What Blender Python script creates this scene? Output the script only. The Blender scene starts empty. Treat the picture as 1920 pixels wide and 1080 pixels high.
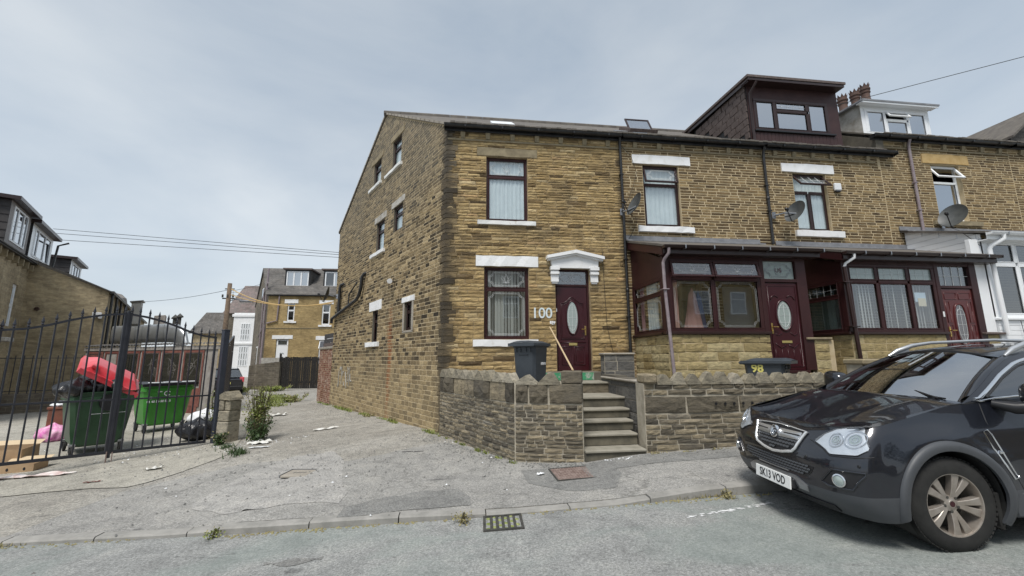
import bpy, bmesh, math, random
import numpy as np
from mathutils import Matrix, Vector, Euler
R=math.radians
scn=bpy.context.scene
COL=scn.collection
rng=np.random.default_rng(7); random.seed(7)
SL=.036                                   # the street climbs to the right

# ---------------------------------------------------------------- camera, sky, sun, exposure
cd=bpy.data.cameras.new('camera'); cam=bpy.data.objects.new('camera',cd); COL.objects.link(cam)
P_,RO_,YA_=R(9.56),R(.371),R(7.21)
fw=Vector((math.sin(YA_)*math.cos(P_),math.cos(YA_)*math.cos(P_),math.sin(P_)))
r0=Vector((math.cos(YA_),-math.sin(YA_),0)); u0=r0.cross(fw)
rr=r0*math.cos(RO_)-u0*math.sin(RO_); uu=r0*math.sin(RO_)+u0*math.cos(RO_)
CAMP=Vector((0,0,1.65))
cam.matrix_world=Matrix(((rr.x,uu.x,-fw.x,CAMP.x),(rr.y,uu.y,-fw.y,CAMP.y),(rr.z,uu.z,-fw.z,CAMP.z),(0,0,0,1)))
cd.sensor_width=36; cd.lens=776.5/1920*36; cd.clip_start=.05; cd.clip_end=2000
scn.camera=cam
SUN_EL,SUN_AZ=R(60),R(205)                # azimuth clockwise from +Y: behind the camera, to the left
w=bpy.data.worlds.new('World'); scn.world=w; w.use_nodes=True
nt=w.node_tree; nt.nodes.clear(); N=nt.nodes.new; L=nt.links.new
out=N('ShaderNodeOutputWorld'); bg=N('ShaderNodeBackground'); bg.inputs[1].default_value=.1
sky=N('ShaderNodeTexSky'); sky.sky_type='NISHITA'; sky.sun_disc=False; sky.sun_elevation=SUN_EL; sky.sun_rotation=SUN_AZ
sky.dust_density=2; sky.air_density=1.2
tc=N('ShaderNodeTexCoord'); mp=N('ShaderNodeMapping'); mp.inputs['Scale'].default_value=(1,1,2.4); mp.inputs['Location'].default_value=(.3,.1,.4)
nz=N('ShaderNodeTexNoise'); nz.inputs['Scale'].default_value=1.3; nz.inputs['Detail'].default_value=7; nz.inputs['Roughness'].default_value=.52; nz.inputs['Distortion'].default_value=.4
L(tc.outputs['Generated'],mp.inputs[0]); L(mp.outputs[0],nz.inputs[0])
cr=N('ShaderNodeValToRGB'); cr.color_ramp.elements[0].position=.33; cr.color_ramp.elements[1].position=.68
SKYK=2.6
cr.color_ramp.elements[0].color=(.76,.90,1.06,1); cr.color_ramp.elements[1].color=(1.22,1.30,1.36,1)
L(nz.outputs['Fac'],cr.inputs[0])
# bright towards the horizon, greyer overhead
sx=N('ShaderNodeSeparateXYZ'); L(tc.outputs['Generated'],sx.inputs[0])
mr=N('ShaderNodeMapRange'); mr.inputs['From Min'].default_value=0; mr.inputs['From Max'].default_value=.75; mr.inputs['To Min'].default_value=1.10; mr.inputs['To Max'].default_value=.86
L(sx.outputs['Z'],mr.inputs['Value'])
m1=N('ShaderNodeMix'); m1.data_type='RGBA'; m1.blend_type='MULTIPLY'; m1.inputs['Factor'].default_value=1
L(cr.outputs[0],m1.inputs['A']); L(mr.outputs[0],m1.inputs['B'])
m2=N('ShaderNodeMix'); m2.data_type='RGBA'; m2.blend_type='MULTIPLY'; m2.inputs['Factor'].default_value=1; m2.inputs['B'].default_value=(SKYK,SKYK,SKYK,1)
L(m1.outputs['Result'],m2.inputs['A'])
m3=N('ShaderNodeMix'); m3.data_type='RGBA'; m3.inputs['Factor'].default_value=.9
L(sky.outputs[0],m3.inputs['A']); L(m2.outputs['Result'],m3.inputs['B']); L(m3.outputs['Result'],bg.inputs[0]); L(bg.outputs[0],out.inputs[0])
sl=bpy.data.lights.new('sun','SUN'); sl.energy=1.5; sl.angle=R(20); sl.color=(1,.96,.9)
so=bpy.data.objects.new('sun',sl); COL.objects.link(so)
sd=Vector((math.sin(SUN_AZ)*math.cos(SUN_EL),math.cos(SUN_AZ)*math.cos(SUN_EL),math.sin(SUN_EL)))
so.rotation_euler=sd.to_track_quat('Z','Y').to_euler()
scn.view_settings.view_transform='Standard'; scn.view_settings.look='None'; scn.view_settings.gamma=1; scn.view_settings.exposure=1.2
scn.view_settings.use_curve_mapping=False

# ---------------------------------------------------------------- materials
M={}
def srgb(r,g,b):
    f=lambda c:(c/255/12.92) if c<=10 else ((c/255+.055)/1.055)**2.4
    return (f(r),f(g),f(b))
def newmat(name):
    m=bpy.data.materials.new(name); m.use_nodes=True; t=m.node_tree; t.nodes.clear()
    o=t.nodes.new('ShaderNodeOutputMaterial'); b=t.nodes.new('ShaderNodeBsdfPrincipled'); t.links.new(b.outputs[0],o.inputs[0])
    return m,t,b
def tex(t,scale,detail=6,rough=.6,dist=0,vec=None,kind='ShaderNodeTexNoise'):
    g=t.nodes.new('ShaderNodeNewGeometry') if vec is None else None
    n=t.nodes.new(kind); n.inputs['Scale'].default_value=1
    mp=t.nodes.new('ShaderNodeMapping'); s=scale if isinstance(scale,(tuple,list)) else (scale,)*3
    mp.inputs['Scale'].default_value=s
    t.links.new(g.outputs['Position'] if g else vec,mp.inputs[0]); t.links.new(mp.outputs[0],n.inputs['Vector'])
    if kind=='ShaderNodeTexNoise':
        n.inputs['Detail'].default_value=detail; n.inputs['Roughness'].default_value=rough; n.inputs['Distortion'].default_value=dist
    return n
def ramp(t,src,stops):
    r=t.nodes.new('ShaderNodeValToRGB'); e=r.color_ramp.elements
    while len(e)<len(stops): e.new(.5)
    for i,(p,c) in enumerate(stops): e[i].position=p; e[i].color=(*c,1) if len(c)==3 else c
    t.links.new(src,r.inputs[0]); return r
def mix(t,a,b,fac,mode='MIX'):
    m=t.nodes.new('ShaderNodeMix'); m.data_type='RGBA'; m.blend_type=mode
    for s,v in (('A',a),('B',b)):
        if isinstance(v,tuple): m.inputs[s].default_value=(*v,1) if len(v)==3 else v
        else: t.links.new(v,m.inputs[s])
    if isinstance(fac,(int,float)): m.inputs['Factor'].default_value=fac
    else: t.links.new(fac,m.inputs['Factor'])
    return m.outputs['Result']
def bump(t,b,h,strength,dist=.01):
    n=t.nodes.new('ShaderNodeBump'); n.inputs['Strength'].default_value=strength; n.inputs['Distance'].default_value=dist
    t.links.new(h,n.inputs['Height']); 
    if b.inputs['Normal'].is_linked: t.links.new(b.inputs['Normal'].links[0].from_socket,n.inputs['Normal'])
    t.links.new(n.outputs[0],b.inputs['Normal'])
def pm(name,c,rough=.6,c2=None,scale=6,bs=0,bscale=60,metal=0,spec=.5,coat=0,bdist=.005,contrast=(.35,.65)):
    m,t,b=newmat(name); b.inputs['Roughness'].default_value=rough; b.inputs['Metallic'].default_value=metal
    b.inputs['Specular IOR Level'].default_value=spec; b.inputs['Coat Weight'].default_value=coat; b.inputs['Coat Roughness'].default_value=.03
    if c2:
        n=tex(t,scale,7,.65); r=ramp(t,n.outputs['Fac'],[(contrast[0],c),(contrast[1],c2)]); t.links.new(r.outputs[0],b.inputs['Base Color'])
    else: b.inputs['Base Color'].default_value=(*c,1)
    if bs:
        n=tex(t,bscale,5,.6); bump(t,b,n.outputs['Fac'],bs,bdist)
    M[name]=m; return m
def stonemat(name,stops,stain=(.05,.042,.032),stain_amt=.55,stscale=(.5,.5,.35),grime_h=None,lichen=None,extra=None):
    """stone colour picked per stone by its own 'tone', then grain, soot and run-off"""
    m,t,b=newmat(name); b.inputs['Roughness'].default_value=.92; b.inputs['Specular IOR Level'].default_value=.25
    a1=t.nodes.new('ShaderNodeAttribute'); a1.attribute_type='GEOMETRY'; a1.attribute_name='tone'
    a2=t.nodes.new('ShaderNodeAttribute'); a2.attribute_type='OBJECT'; a2.attribute_name='tone'
    ad=t.nodes.new('ShaderNodeMath'); ad.operation='ADD'; t.links.new(a1.outputs['Fac'],ad.inputs[0]); t.links.new(a2.outputs['Fac'],ad.inputs[1])
    r=ramp(t,ad.outputs[0],stops); col=r.outputs[0]
    g=tex(t,(9,9,22),8,.7); gr=ramp(t,g.outputs['Fac'],[(.3,(.38,.36,.33)),(.47,(.95,.95,.95)),(.7,(1.38,1.34,1.25))]); col=mix(t,col,gr.outputs[0],.9,'MULTIPLY')
    g2=tex(t,60,4,.7); gr2=ramp(t,g2.outputs['Fac'],[(.3,(.7,.7,.7)),(.7,(1.25,1.25,1.25))]); col=mix(t,col,gr2.outputs[0],.6,'MULTIPLY')
    s=tex(t,stscale,5,.62,.6); sr=ramp(t,s.outputs['Fac'],[(.5,(0,0,0)),(.66,(1,1,1))])
    mm=t.nodes.new('ShaderNodeMath'); mm.operation='MULTIPLY'; mm.inputs[1].default_value=stain_amt; t.links.new(sr.outputs[0],mm.inputs[0])
    col=mix(t,col,stain,mm.outputs[0])
    if extra: col=extra(t,col)
    t.links.new(col,b.inputs['Base Color'])
    bump(t,b,g.outputs['Fac'],.9,.02); bump(t,b,g2.outputs['Fac'],.6,.006)
    M[name]=m; return m
def soot(t,col,edges,axis='X'):
    # soot that clings along the arris and beside the rainwater pipe, ragged at its edge
    g=t.nodes.new('ShaderNodeNewGeometry'); sp=t.nodes.new('ShaderNodeSeparateXYZ'); t.links.new(g.outputs['Position'],sp.inputs[0])
    n=tex(t,(3,3,5),6,.7)
    for (x,wd) in edges:
        a=t.nodes.new('ShaderNodeMath'); a.operation='SUBTRACT'; a.inputs[1].default_value=x; t.links.new(sp.outputs[axis],a.inputs[0])
        b=t.nodes.new('ShaderNodeMath'); b.operation='ABSOLUTE'; t.links.new(a.outputs[0],b.inputs[0])
        c=t.nodes.new('ShaderNodeMath'); c.operation='MULTIPLY_ADD'; c.inputs[1].default_value=-wd*1.6; c.inputs[2].default_value=0; t.links.new(n.outputs['Fac'],c.inputs[0])
        d=t.nodes.new('ShaderNodeMath'); d.operation='ADD'; t.links.new(b.outputs[0],d.inputs[0]); t.links.new(c.outputs[0],d.inputs[1])
        m=t.nodes.new('ShaderNodeMapRange'); m.inputs['From Min'].default_value=-wd*.9; m.inputs['From Max'].default_value=0; m.inputs['To Min'].default_value=.85; m.inputs['To Max'].default_value=0; t.links.new(d.outputs[0],m.inputs['Value'])
        col=mix(t,col,(.055,.048,.038),m.outputs[0])
    return col
OCH=[(0,(.075,.052,.028)),(.12,(.14,.096,.047)),(.3,(.29,.205,.098)),(.55,(.39,.285,.14)),(.8,(.47,.355,.185)),(.93,(.54,.435,.26)),(1,(.38,.22,.09))]
stonemat('stone_front',OCH,stain=(.12,.095,.062),stain_amt=.55,stscale=(.9,.9,1.6),extra=lambda t,col:soot(t,col,[(-.36,.42),(4.0,.16)]))
stonemat('stone_terrace',[(0,(.07,.048,.027)),(.35,(.15,.105,.055)),(.7,(.27,.195,.10)),(1,(.38,.285,.15))],stain_amt=.35)
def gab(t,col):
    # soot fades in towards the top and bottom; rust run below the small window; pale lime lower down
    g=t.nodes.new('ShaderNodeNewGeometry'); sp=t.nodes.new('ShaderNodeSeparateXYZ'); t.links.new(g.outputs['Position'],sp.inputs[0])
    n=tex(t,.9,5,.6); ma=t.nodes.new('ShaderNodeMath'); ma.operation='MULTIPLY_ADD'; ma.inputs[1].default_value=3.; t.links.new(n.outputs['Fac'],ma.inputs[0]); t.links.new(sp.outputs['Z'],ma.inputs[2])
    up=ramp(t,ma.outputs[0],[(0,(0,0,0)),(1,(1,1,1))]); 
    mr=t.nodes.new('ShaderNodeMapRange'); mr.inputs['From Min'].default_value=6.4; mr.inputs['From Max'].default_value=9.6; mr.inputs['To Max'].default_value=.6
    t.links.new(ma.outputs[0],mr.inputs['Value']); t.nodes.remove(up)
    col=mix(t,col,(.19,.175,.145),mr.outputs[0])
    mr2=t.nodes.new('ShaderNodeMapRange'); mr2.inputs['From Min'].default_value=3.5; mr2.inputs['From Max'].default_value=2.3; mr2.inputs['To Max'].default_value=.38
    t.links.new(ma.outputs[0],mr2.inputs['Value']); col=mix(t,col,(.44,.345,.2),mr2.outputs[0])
    # rust run
    v=t.nodes.new('ShaderNodeVectorMath'); v.operation='DISTANCE'; v.inputs[1].default_value=(-2.01,12.43,0)
    mm=t.nodes.new('ShaderNodeVectorMath'); mm.operation='MULTIPLY'; mm.inputs[1].default_value=(1,1,0); t.links.new(g.outputs['Position'],mm.inputs[0]); t.links.new(mm.outputs[0],v.inputs[0])
    n2=tex(t,(2,2,1.2),4,.6); a=t.nodes.new('ShaderNodeMath'); a.operation='MULTIPLY_ADD'; a.inputs[1].default_value=.8; t.links.new(n2.outputs['Fac'],a.inputs[0]); t.links.new(v.outputs['Value'],a.inputs[2])
    m3=t.nodes.new('ShaderNodeMapRange'); m3.inputs['From Min'].default_value=.62; m3.inputs['From Max'].default_value=.3; m3.inputs['To Max'].default_value=.7; t.links.new(a.outputs[0],m3.inputs['Value'])
    m4=t.nodes.new('ShaderNodeMapRange'); m4.inputs['From Min'].default_value=3.3; m4.inputs['From Max'].default_value=2.7; t.links.new(sp.outputs['Z'],m4.inputs['Value'])
    m5=t.nodes.new('ShaderNodeMath'); m5.operation='MULTIPLY'; t.links.new(m3.outputs[0],m5.inputs[0]); t.links.new(m4.outputs[0],m5.inputs[1])
    return soot(t,mix(t,col,(.32,.10,.03),m5.outputs[0]),[(-.36,.30)])
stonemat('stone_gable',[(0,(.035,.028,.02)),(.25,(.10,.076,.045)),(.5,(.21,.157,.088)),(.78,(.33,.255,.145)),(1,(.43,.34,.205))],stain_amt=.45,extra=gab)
stonemat('stone_garden',[(0,(.07,.062,.05)),(.25,(.12,.105,.08)),(.55,(.21,.18,.13)),(.8,(.29,.245,.17)),(1,(.2,.185,.16))],stain=(.10,.092,.08),stain_amt=.6,stscale=(1.6,1.6,1.6))
stonemat('stone_porch',[(0,(.30,.235,.115)),(.5,(.38,.31,.165)),(1,(.44,.375,.22))],stain=(.2,.17,.1),stain_amt=.35)
stonemat('stone_block',[(0,(.085,.085,.085)),(1,(.17,.165,.155))],stain_amt=.4,stscale=(2,2,2))
stonemat('brick_red',[(0,(.16,.075,.05)),(.5,(.24,.115,.08)),(1,(.36,.25,.2))],stain=(.4,.33,.3),stain_amt=.4,stscale=(2.5,2.5,2.5))
pm('mortar_pale',(.44,.345,.205),.95,(.54,.45,.3),8,.5,80)
pm('mortar_tan',(.22,.165,.095),.95,(.40,.31,.19),9,.5,80)
pm('mortar_grey',(.28,.25,.195),.95,(.45,.41,.33),5,.8,50)
stonemat('coping_mat',[(0,(.16,.145,.115)),(.5,(.26,.235,.18)),(1,(.36,.33,.27))],stain=(.12,.11,.09),stain_amt=.6,stscale=(3,3,3))
pm('white_paint',(.80,.81,.82),.6,(.66,.655,.62),7,.3,40,contrast=(.52,.75))
pm('lintel_stone',(.20,.165,.105),.9,(.30,.25,.16),7,.5,50)
pm('lintel_ochre',(.42,.28,.11),.9,(.5,.36,.17),6,.3,70)
pm('white_flaking',(.72,.73,.72),.7,(.42,.38,.3),9,.3,50,contrast=(.6,.68))
pm('maroon',(.032,.010,.011),.42,(.045,.015,.015),3,.05,90,spec=.35)
pm('maroon_dormer',(.040,.020,.020),.5,(.055,.028,.027),5,.05,90,spec=.3)
pm('maroon_door',(.036,.006,.010),.28,(.046,.009,.013),3)
pm('door_red',(.075,.012,.013),.3,(.10,.02,.018),3)
pm('brown_upvc',(.028,.012,.011),.35)
pm('upvc_white',(.82,.84,.86),.3)
pm('black_plastic',(.012,.012,.014),.4)
pm('gutter_black',(.01,.01,.012),.35,(.03,.03,.03),8)
pm('gutter_brown',(.03,.016,.015),.3)
pm('downpipe_lilac',(.22,.17,.19),.4,(.3,.26,.27),10)
pm('slate',(.085,.075,.068),.8,(.15,.135,.115),4,.4,40)
pm('slate_brown',(.075,.055,.05),.7,(.14,.108,.097),14,.25,60)
pm('lead',(.16,.165,.18),.55,(.24,.245,.26),7,.3,20)
pm('render_white',(.5,.49,.46),.9,(.3,.28,.24),5,.8,30)
pm('render_grey',(.16,.145,.115),.95,(.09,.08,.065),3,.6,25)
pm('terracotta',(.11,.06,.045),.8,(.07,.045,.038),9,.3,40)
pm('timber_pale',(.6,.47,.3),.6,(.5,.37,.22),20)
pm('timber_dark',(.010,.009,.009),.8,(.022,.02,.018),6,.4,40)
pm('pole_wood',(.2,.14,.09),.85,(.11,.08,.06),8,.5,30)
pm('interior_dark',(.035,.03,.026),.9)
pm('curtain',(.50,.58,.60),.9,(.58,.66,.68),3)
pm('curtain_green',(.18,.24,.2),.9,(.24,.3,.26),3)
pm('blind',(.55,.56,.53),.8)
pm('dress_pink',(.42,.2,.19),.8,(.5,.3,.28),3)
pm('blue_cloth',(.03,.05,.16),.8)
pm('brass',(.6,.42,.15),.3,metal=1)
pm('chrome',(.8,.81,.83),.12,metal=1)
pm('steel',(.42,.43,.45),.35,(.3,.31,.33),6,metal=.9)
pm('lead_strip',(.72,.74,.74),.4)
pm('green_paint',(.05,.27,.13),.6,(.35,.38,.33),6,.3,40,contrast=(.5,.6))
pm('step_stone',(.07,.066,.052),.9,(.15,.135,.10),4,.4,50)
pm('tread_stone',(.22,.205,.165),.9,(.32,.30,.25),4,.4,50)
pm('concrete',(.26,.235,.2),.95,(.38,.35,.3),3,.6,30)
pm('kerb_stone_mat',(.23,.225,.21),.9,(.33,.32,.30),5,.5,40)
pm('bin_grey',(.035,.044,.055),.45,(.05,.06,.072),5,.1,120)
pm('bin_green',(.018,.055,.024),.4,(.026,.075,.034),4,.1,120)
pm('bin_bright',(.035,.21,.02),.38,(.045,.25,.03),4,.1,120)
pm('lid_red',(.62,.03,.045),.38,(.72,.16,.18),1.1,contrast=(.4,.7))  # pink mottling puts sky glare on the faded bin lid into its colour
pm('rubber',(.012,.012,.012),.85,(.022,.022,.021),12)
pm('gate_paint',(.016,.018,.026),.45,(.03,.032,.042),6,.15,90)
pm('post_paint',(.022,.028,.045),.5,(.035,.042,.06),5,.15,90)
pm('bag_black',(.012,.012,.014),.22,(.022,.022,.025),4,.6,14,bdist=.02)
pm('cardboard',(.36,.24,.14),.85,(.43,.3,.18),5)
pm('cardboard_light',(.56,.44,.29),.85)
pm('paper',(.7,.7,.68),.8,(.55,.54,.5),8)
pm('plastic_white',(.72,.74,.76),.5)
pm('plastic_pink',(.6,.12,.4),.5,(.75,.5,.6),8)
pm('rag',(.5,.35,.33),.9,(.72,.7,.68),6)
pm('pot_brown',(.2,.07,.04),.7,(.13,.05,.03),6)
pm('leaf',(.14,.19,.035),.6,(.25,.27,.07),9)
pm('leaf_dark',(.025,.055,.015),.6,(.05,.09,.022),9)
pm('leaf_dry',(.2,.17,.08),.8,(.3,.27,.13),9)
pm('stem_mat',(.09,.08,.04),.8)
pm('iron_rust',(.15,.10,.085),.75,(.30,.235,.21),14,.6,60)
pm('iron_dark',(.03,.03,.028),.7,(.07,.068,.06),14,.4,60)
pm('moss',(.12,.16,.03),.95,(.3,.32,.14),18,.8,60)
pm('shed_red',(.12,.035,.028),.75,(.2,.08,.06),5,.4,30)
pm('shed_grey',(.3,.28,.26),.8,(.2,.18,.16),5)
pm('corrugated',(.09,.085,.08),.7,(.16,.14,.12),4,.4,20)
pm('duct_metal',(.42,.44,.46),.35,(.34,.35,.35),3,metal=.7)
pm('cladding_dark',(.035,.033,.035),.7,(.06,.055,.055),3)
pm('cladding_grey',(.22,.21,.21),.7,(.3,.28,.27),12,.3,40)
pm('dish_grey',(.05,.056,.06),.5,(.085,.092,.092),5)
pm('yellow',(.75,.68,.2),.5)
pm('white_flat',(.78,.79,.8),.6)
pm('paint_sprayed',(.55,.66,.7),.7,(.75,.78,.78),12)
pm('ink_black',(.01,.01,.012),.5)
pm('maroon_ink',(.13,.05,.07),.6)
pm('cable_black',(.02,.02,.022),.6)
pm('cable_yellow',(.55,.38,.16),.6)
pm('letterbox',(.55,.45,.18),.35,metal=.6)
pm('pad_blue',(.5,.62,.72),.6)
pm('pad_cream',(.62,.56,.42),.7)
def glassmat(name,tint=(.75,.8,.8),refl=.12,body=(.02,.02,.02),trans=.8,rough=.02):
    m,t,b=newmat(name); o=[n for n in t.nodes if n.type=='OUTPUT_MATERIAL'][0]
    gl=t.nodes.new('ShaderNodeBsdfGlossy'); gl.inputs['Roughness'].default_value=rough; gl.inputs['Color'].default_value=(.95,.97,1,1)
    tr=t.nodes.new('ShaderNodeBsdfTransparent'); tr.inputs[0].default_value=(*tint,1)
    df=t.nodes.new('ShaderNodeBsdfDiffuse'); df.inputs[0].default_value=(*body,1)
    a=t.nodes.new('ShaderNodeMixShader'); a.inputs[0].default_value=trans; t.links.new(df.outputs[0],a.inputs[1]); t.links.new(tr.outputs[0],a.inputs[2])
    lw0=t.nodes.new('ShaderNodeLayerWeight'); lw0.inputs['Blend'].default_value=.5; lw=t.nodes.new('ShaderNodeMath'); lw.operation='POWER'; lw.inputs[1].default_value=4; t.links.new(lw0.outputs['Facing'],lw.inputs[0])
    mr=t.nodes.new('ShaderNodeMapRange'); mr.inputs['From Min'].default_value=0; mr.inputs['To Min'].default_value=refl; t.links.new(lw.outputs[0],mr.inputs['Value'])
    x=t.nodes.new('ShaderNodeMixShader'); t.links.new(mr.outputs[0],x.inputs[0]); t.links.new(a.outputs[0],x.inputs[1]); t.links.new(gl.outputs[0],x.inputs[2])
    n=tex(t,(1.2,1.2,.8),2,.5); bp=t.nodes.new('ShaderNodeBump'); bp.inputs['Strength'].default_value=.08; bp.inputs['Distance'].default_value=.02
    t.links.new(n.outputs['Fac'],bp.inputs['Height']); t.links.new(bp.outputs[0],gl.inputs['Normal'])
    t.links.new(x.outputs[0],o.inputs[0]); t.nodes.remove(b); M[name]=m
glassmat('glass',(.90,.93,.93),.20,trans=.985)
pm('rail_silver',(.6,.61,.62),.3,metal=.8)
glassmat('glass_up',(.97,.98,.98),.16,trans=.995)
glassmat('glass_dark',(.6,.62,.62),.18,trans=.95)
glassmat('glass_frost',(.55,.62,.6),.10,(.42,.5,.48),.25,.15)
glassmat('glass_sky',(.5,.55,.6),.55,trans=.6)
glassmat('glass_car',(.60,.66,.65),.48,trans=.97,rough=.01)
glassmat('glass_tint',(.16,.18,.18),.2,trans=.95,rough=.01)
glassmat('lens',(.9,.93,.95),.14,(.5,.5,.5),.9)
# ground
def groundmat(name,c1,c2,c3,fine=180,stains=True,green=0,cracks=0,bs=.8):
    m,t,b=newmat(name); b.inputs['Roughness'].default_value=.9; b.inputs['Specular IOR Level'].default_value=.35
    n=tex(t,.45,6,.65,.3); col=ramp(t,n.outputs['Fac'],[(.3,c1),(.5,c2),(.7,c3)]).outputs[0]
    n2=tex(t,3.2,7,.7,.5); col=mix(t,col,ramp(t,n2.outputs['Fac'],[(.32,(.66,.66,.66)),(.5,(1,1,1)),(.68,(1.22,1.2,1.17))]).outputs[0],.75,'MULTIPLY')
    n3=tex(t,fine,3,.7); col=mix(t,col,ramp(t,n3.outputs['Fac'],[(.3,(.45,.45,.46)),(.5,(1,1,1)),(.7,(1.6,1.6,1.58))]).outputs[0],.75,'MULTIPLY')
    v=tex(t,fine*.35,kind='ShaderNodeTexVoronoi'); col=mix(t,col,ramp(t,v.outputs['Color'],[(.0,(.72,.72,.72)),(1,(1.28,1.28,1.28))]).outputs[0],.6,'MULTIPLY')
    f1=tex(t,(14,30,1),4,.7,.3); col=mix(t,col,ramp(t,f1.outputs['Fac'],[(.28,(.55,.55,.55)),(.4,(1,1,1)),(.66,(1,1,1)),(.74,(1.35,1.35,1.35))]).outputs[0],1,'MULTIPLY')
    f2=tex(t,48,3,.75); col=mix(t,col,ramp(t,f2.outputs['Fac'],[(.33,(.62,.62,.62)),(.5,(1,1,1)),(.68,(1.32,1.32,1.30))]).outputs[0],1,'MULTIPLY')
    if green:
        g=tex(t,(.5,.9,1),5,.6,.6); f=ramp(t,g.outputs['Fac'],[(.46,(0,0,0)),(.6,(1,1,1))]); mm=t.nodes.new('ShaderNodeMath'); mm.operation='MULTIPLY'; mm.inputs[1].default_value=green; t.links.new(f.outputs[0],mm.inputs[0])
        col=mix(t,col,(.205,.25,.23),mm.outputs[0])
    if stains:
        s=tex(t,(1.1,2.6,1),6,.75,.2); f=ramp(t,s.outputs['Fac'],[(.62,(0,0,0)),(.68,(.6,.6,.6))]); col=mix(t,col,(.05,.05,.052),f.outputs[0])
        s=tex(t,(6,9,1),4,.7,.2); f=ramp(t,s.outputs['Fac'],[(.69,(0,0,0)),(.72,(.5,.5,.5))]); col=mix(t,col,(.045,.045,.045),f.outputs[0])
        s=tex(t,(9,9,1),3,.7,.2); f=ramp(t,s.outputs['Fac'],[(.73,(0,0,0)),(.745,(.7,.7,.7))]); col=mix(t,col,(.4,.4,.38),f.outputs[0])
    if cracks:
        cv=t.nodes.new('ShaderNodeTexVoronoi'); cv.feature='DISTANCE_TO_EDGE'; cv.inputs['Scale'].default_value=cracks
        g=t.nodes.new('ShaderNodeNewGeometry'); ns=tex(t,2.5,5,.7); va=t.nodes.new('ShaderNodeVectorMath'); va.operation='MULTIPLY_ADD'; va.inputs[1].default_value=(.7,.7,0)
        t.links.new(ns.outputs['Color'],va.inputs[0]); t.links.new(g.outputs['Position'],va.inputs[2]); t.links.new(va.outputs[0],cv.inputs['Vector'])
        f=ramp(t,cv.outputs['Distance'],[(0,(.55,.55,.55)),(.007,(0,0,0))]); gt=tex(t,.6,3); gf=ramp(t,gt.outputs['Fac'],[(.47,(0,0,0)),(.55,(1,1,1))])
        mm=t.nodes.new('ShaderNodeMath'); mm.operation='MULTIPLY'; t.links.new(f.outputs[0],mm.inputs[0]); t.links.new(gf.outputs[0],mm.inputs[1]); col=mix(t,col,(.05,.05,.045),mm.outputs[0])
    t.links.new(col,b.inputs['Base Color']); bump(t,b,n2.outputs['Fac'],.4,.03); bump(t,b,n3.outputs['Fac'],bs,.004)
    M[name]=m
groundmat('asphalt_road',(.225,.230,.226),(.262,.267,.262),(.30,.303,.295),170,True,.4,0)
groundmat('asphalt_old',(.235,.231,.221),(.28,.275,.262),(.325,.318,.302),150,True,0,.5)
groundmat('asphalt_dark',(.175,.175,.17),(.21,.21,.203),(.24,.238,.228),190,False,0)
groundmat('asphalt_pale',(.28,.275,.263),(.325,.318,.305),(.365,.357,.34),150,False,0)
groundmat('alley_dirt',(.235,.222,.198),(.29,.277,.25),(.345,.332,.305),60,True,0,0,1)
groundmat('yard_concrete',(.28,.265,.23),(.345,.33,.29),(.40,.385,.345),120,False,0,.8,.6)
def bricktex(name,c1,c2,mo,bw,bh,mort=.008,sc=1,vertical='Z',stain=.4,bs=.5):
    m,t,b=newmat(name); b.inputs['Roughness'].default_value=.92
    g=t.nodes.new('ShaderNodeNewGeometry'); sp=t.nodes.new('ShaderNodeSeparateXYZ'); t.links.new(g.outputs['Position'],sp.inputs[0])
    a=t.nodes.new('ShaderNodeMath'); a.operation='ADD'; t.links.new(sp.outputs['X'],a.inputs[0]); t.links.new(sp.outputs['Y'],a.inputs[1])
    cb=t.nodes.new('ShaderNodeCombineXYZ'); t.links.new(a.outputs[0],cb.inputs[0]); t.links.new(sp.outputs['Z'],cb.inputs[1])
    br=t.nodes.new('ShaderNodeTexBrick'); br.inputs['Scale'].default_value=1; br.inputs['Brick Width'].default_value=bw; br.inputs['Row Height'].default_value=bh; br.inputs['Mortar Size'].default_value=mort
    br.inputs['Color1'].default_value=(*c1,1); br.inputs['Color2'].default_value=(*c2,1); br.inputs['Mortar'].default_value=(*mo,1)
    t.links.new(cb.outputs[0],br.inputs['Vector']); col=br.outputs['Color']
    n=tex(t,.6,6,.7,.5); col=mix(t,col,ramp(t,n.outputs['Fac'],[(.35,(.45,.43,.4)),(.55,(1,1,1)),(.75,(1.25,1.2,1.1))]).outputs[0],.75,'MULTIPLY')
    n=tex(t,(5,5,14),6,.7); col=mix(t,col,ramp(t,n.outputs['Fac'],[(.3,(.6,.6,.6)),(.7,(1.35,1.35,1.35))]).outputs[0],.8,'MULTIPLY')
    t.links.new(col,b.inputs['Base Color']); bump(t,b,br.outputs['Fac'],-bs if False else bs,.01); M[name]=m
bricktex('wall_far',(.42,.31,.145),(.32,.235,.11),(.36,.27,.14),.35,.12)
bricktex('wall_left',(.46,.375,.24),(.34,.275,.175),(.42,.35,.235),.5,.14)
bricktex('wall_sooty',(.19,.165,.125),(.13,.112,.088),(.24,.21,.165),.35,.14)
bricktex('slate_far',(.15,.14,.13),(.11,.105,.1),(.06,.055,.05),.3,.22)
bricktex('slate_pink',(.22,.17,.16),(.17,.15,.14),(.09,.08,.08),.3,.22)
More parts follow.
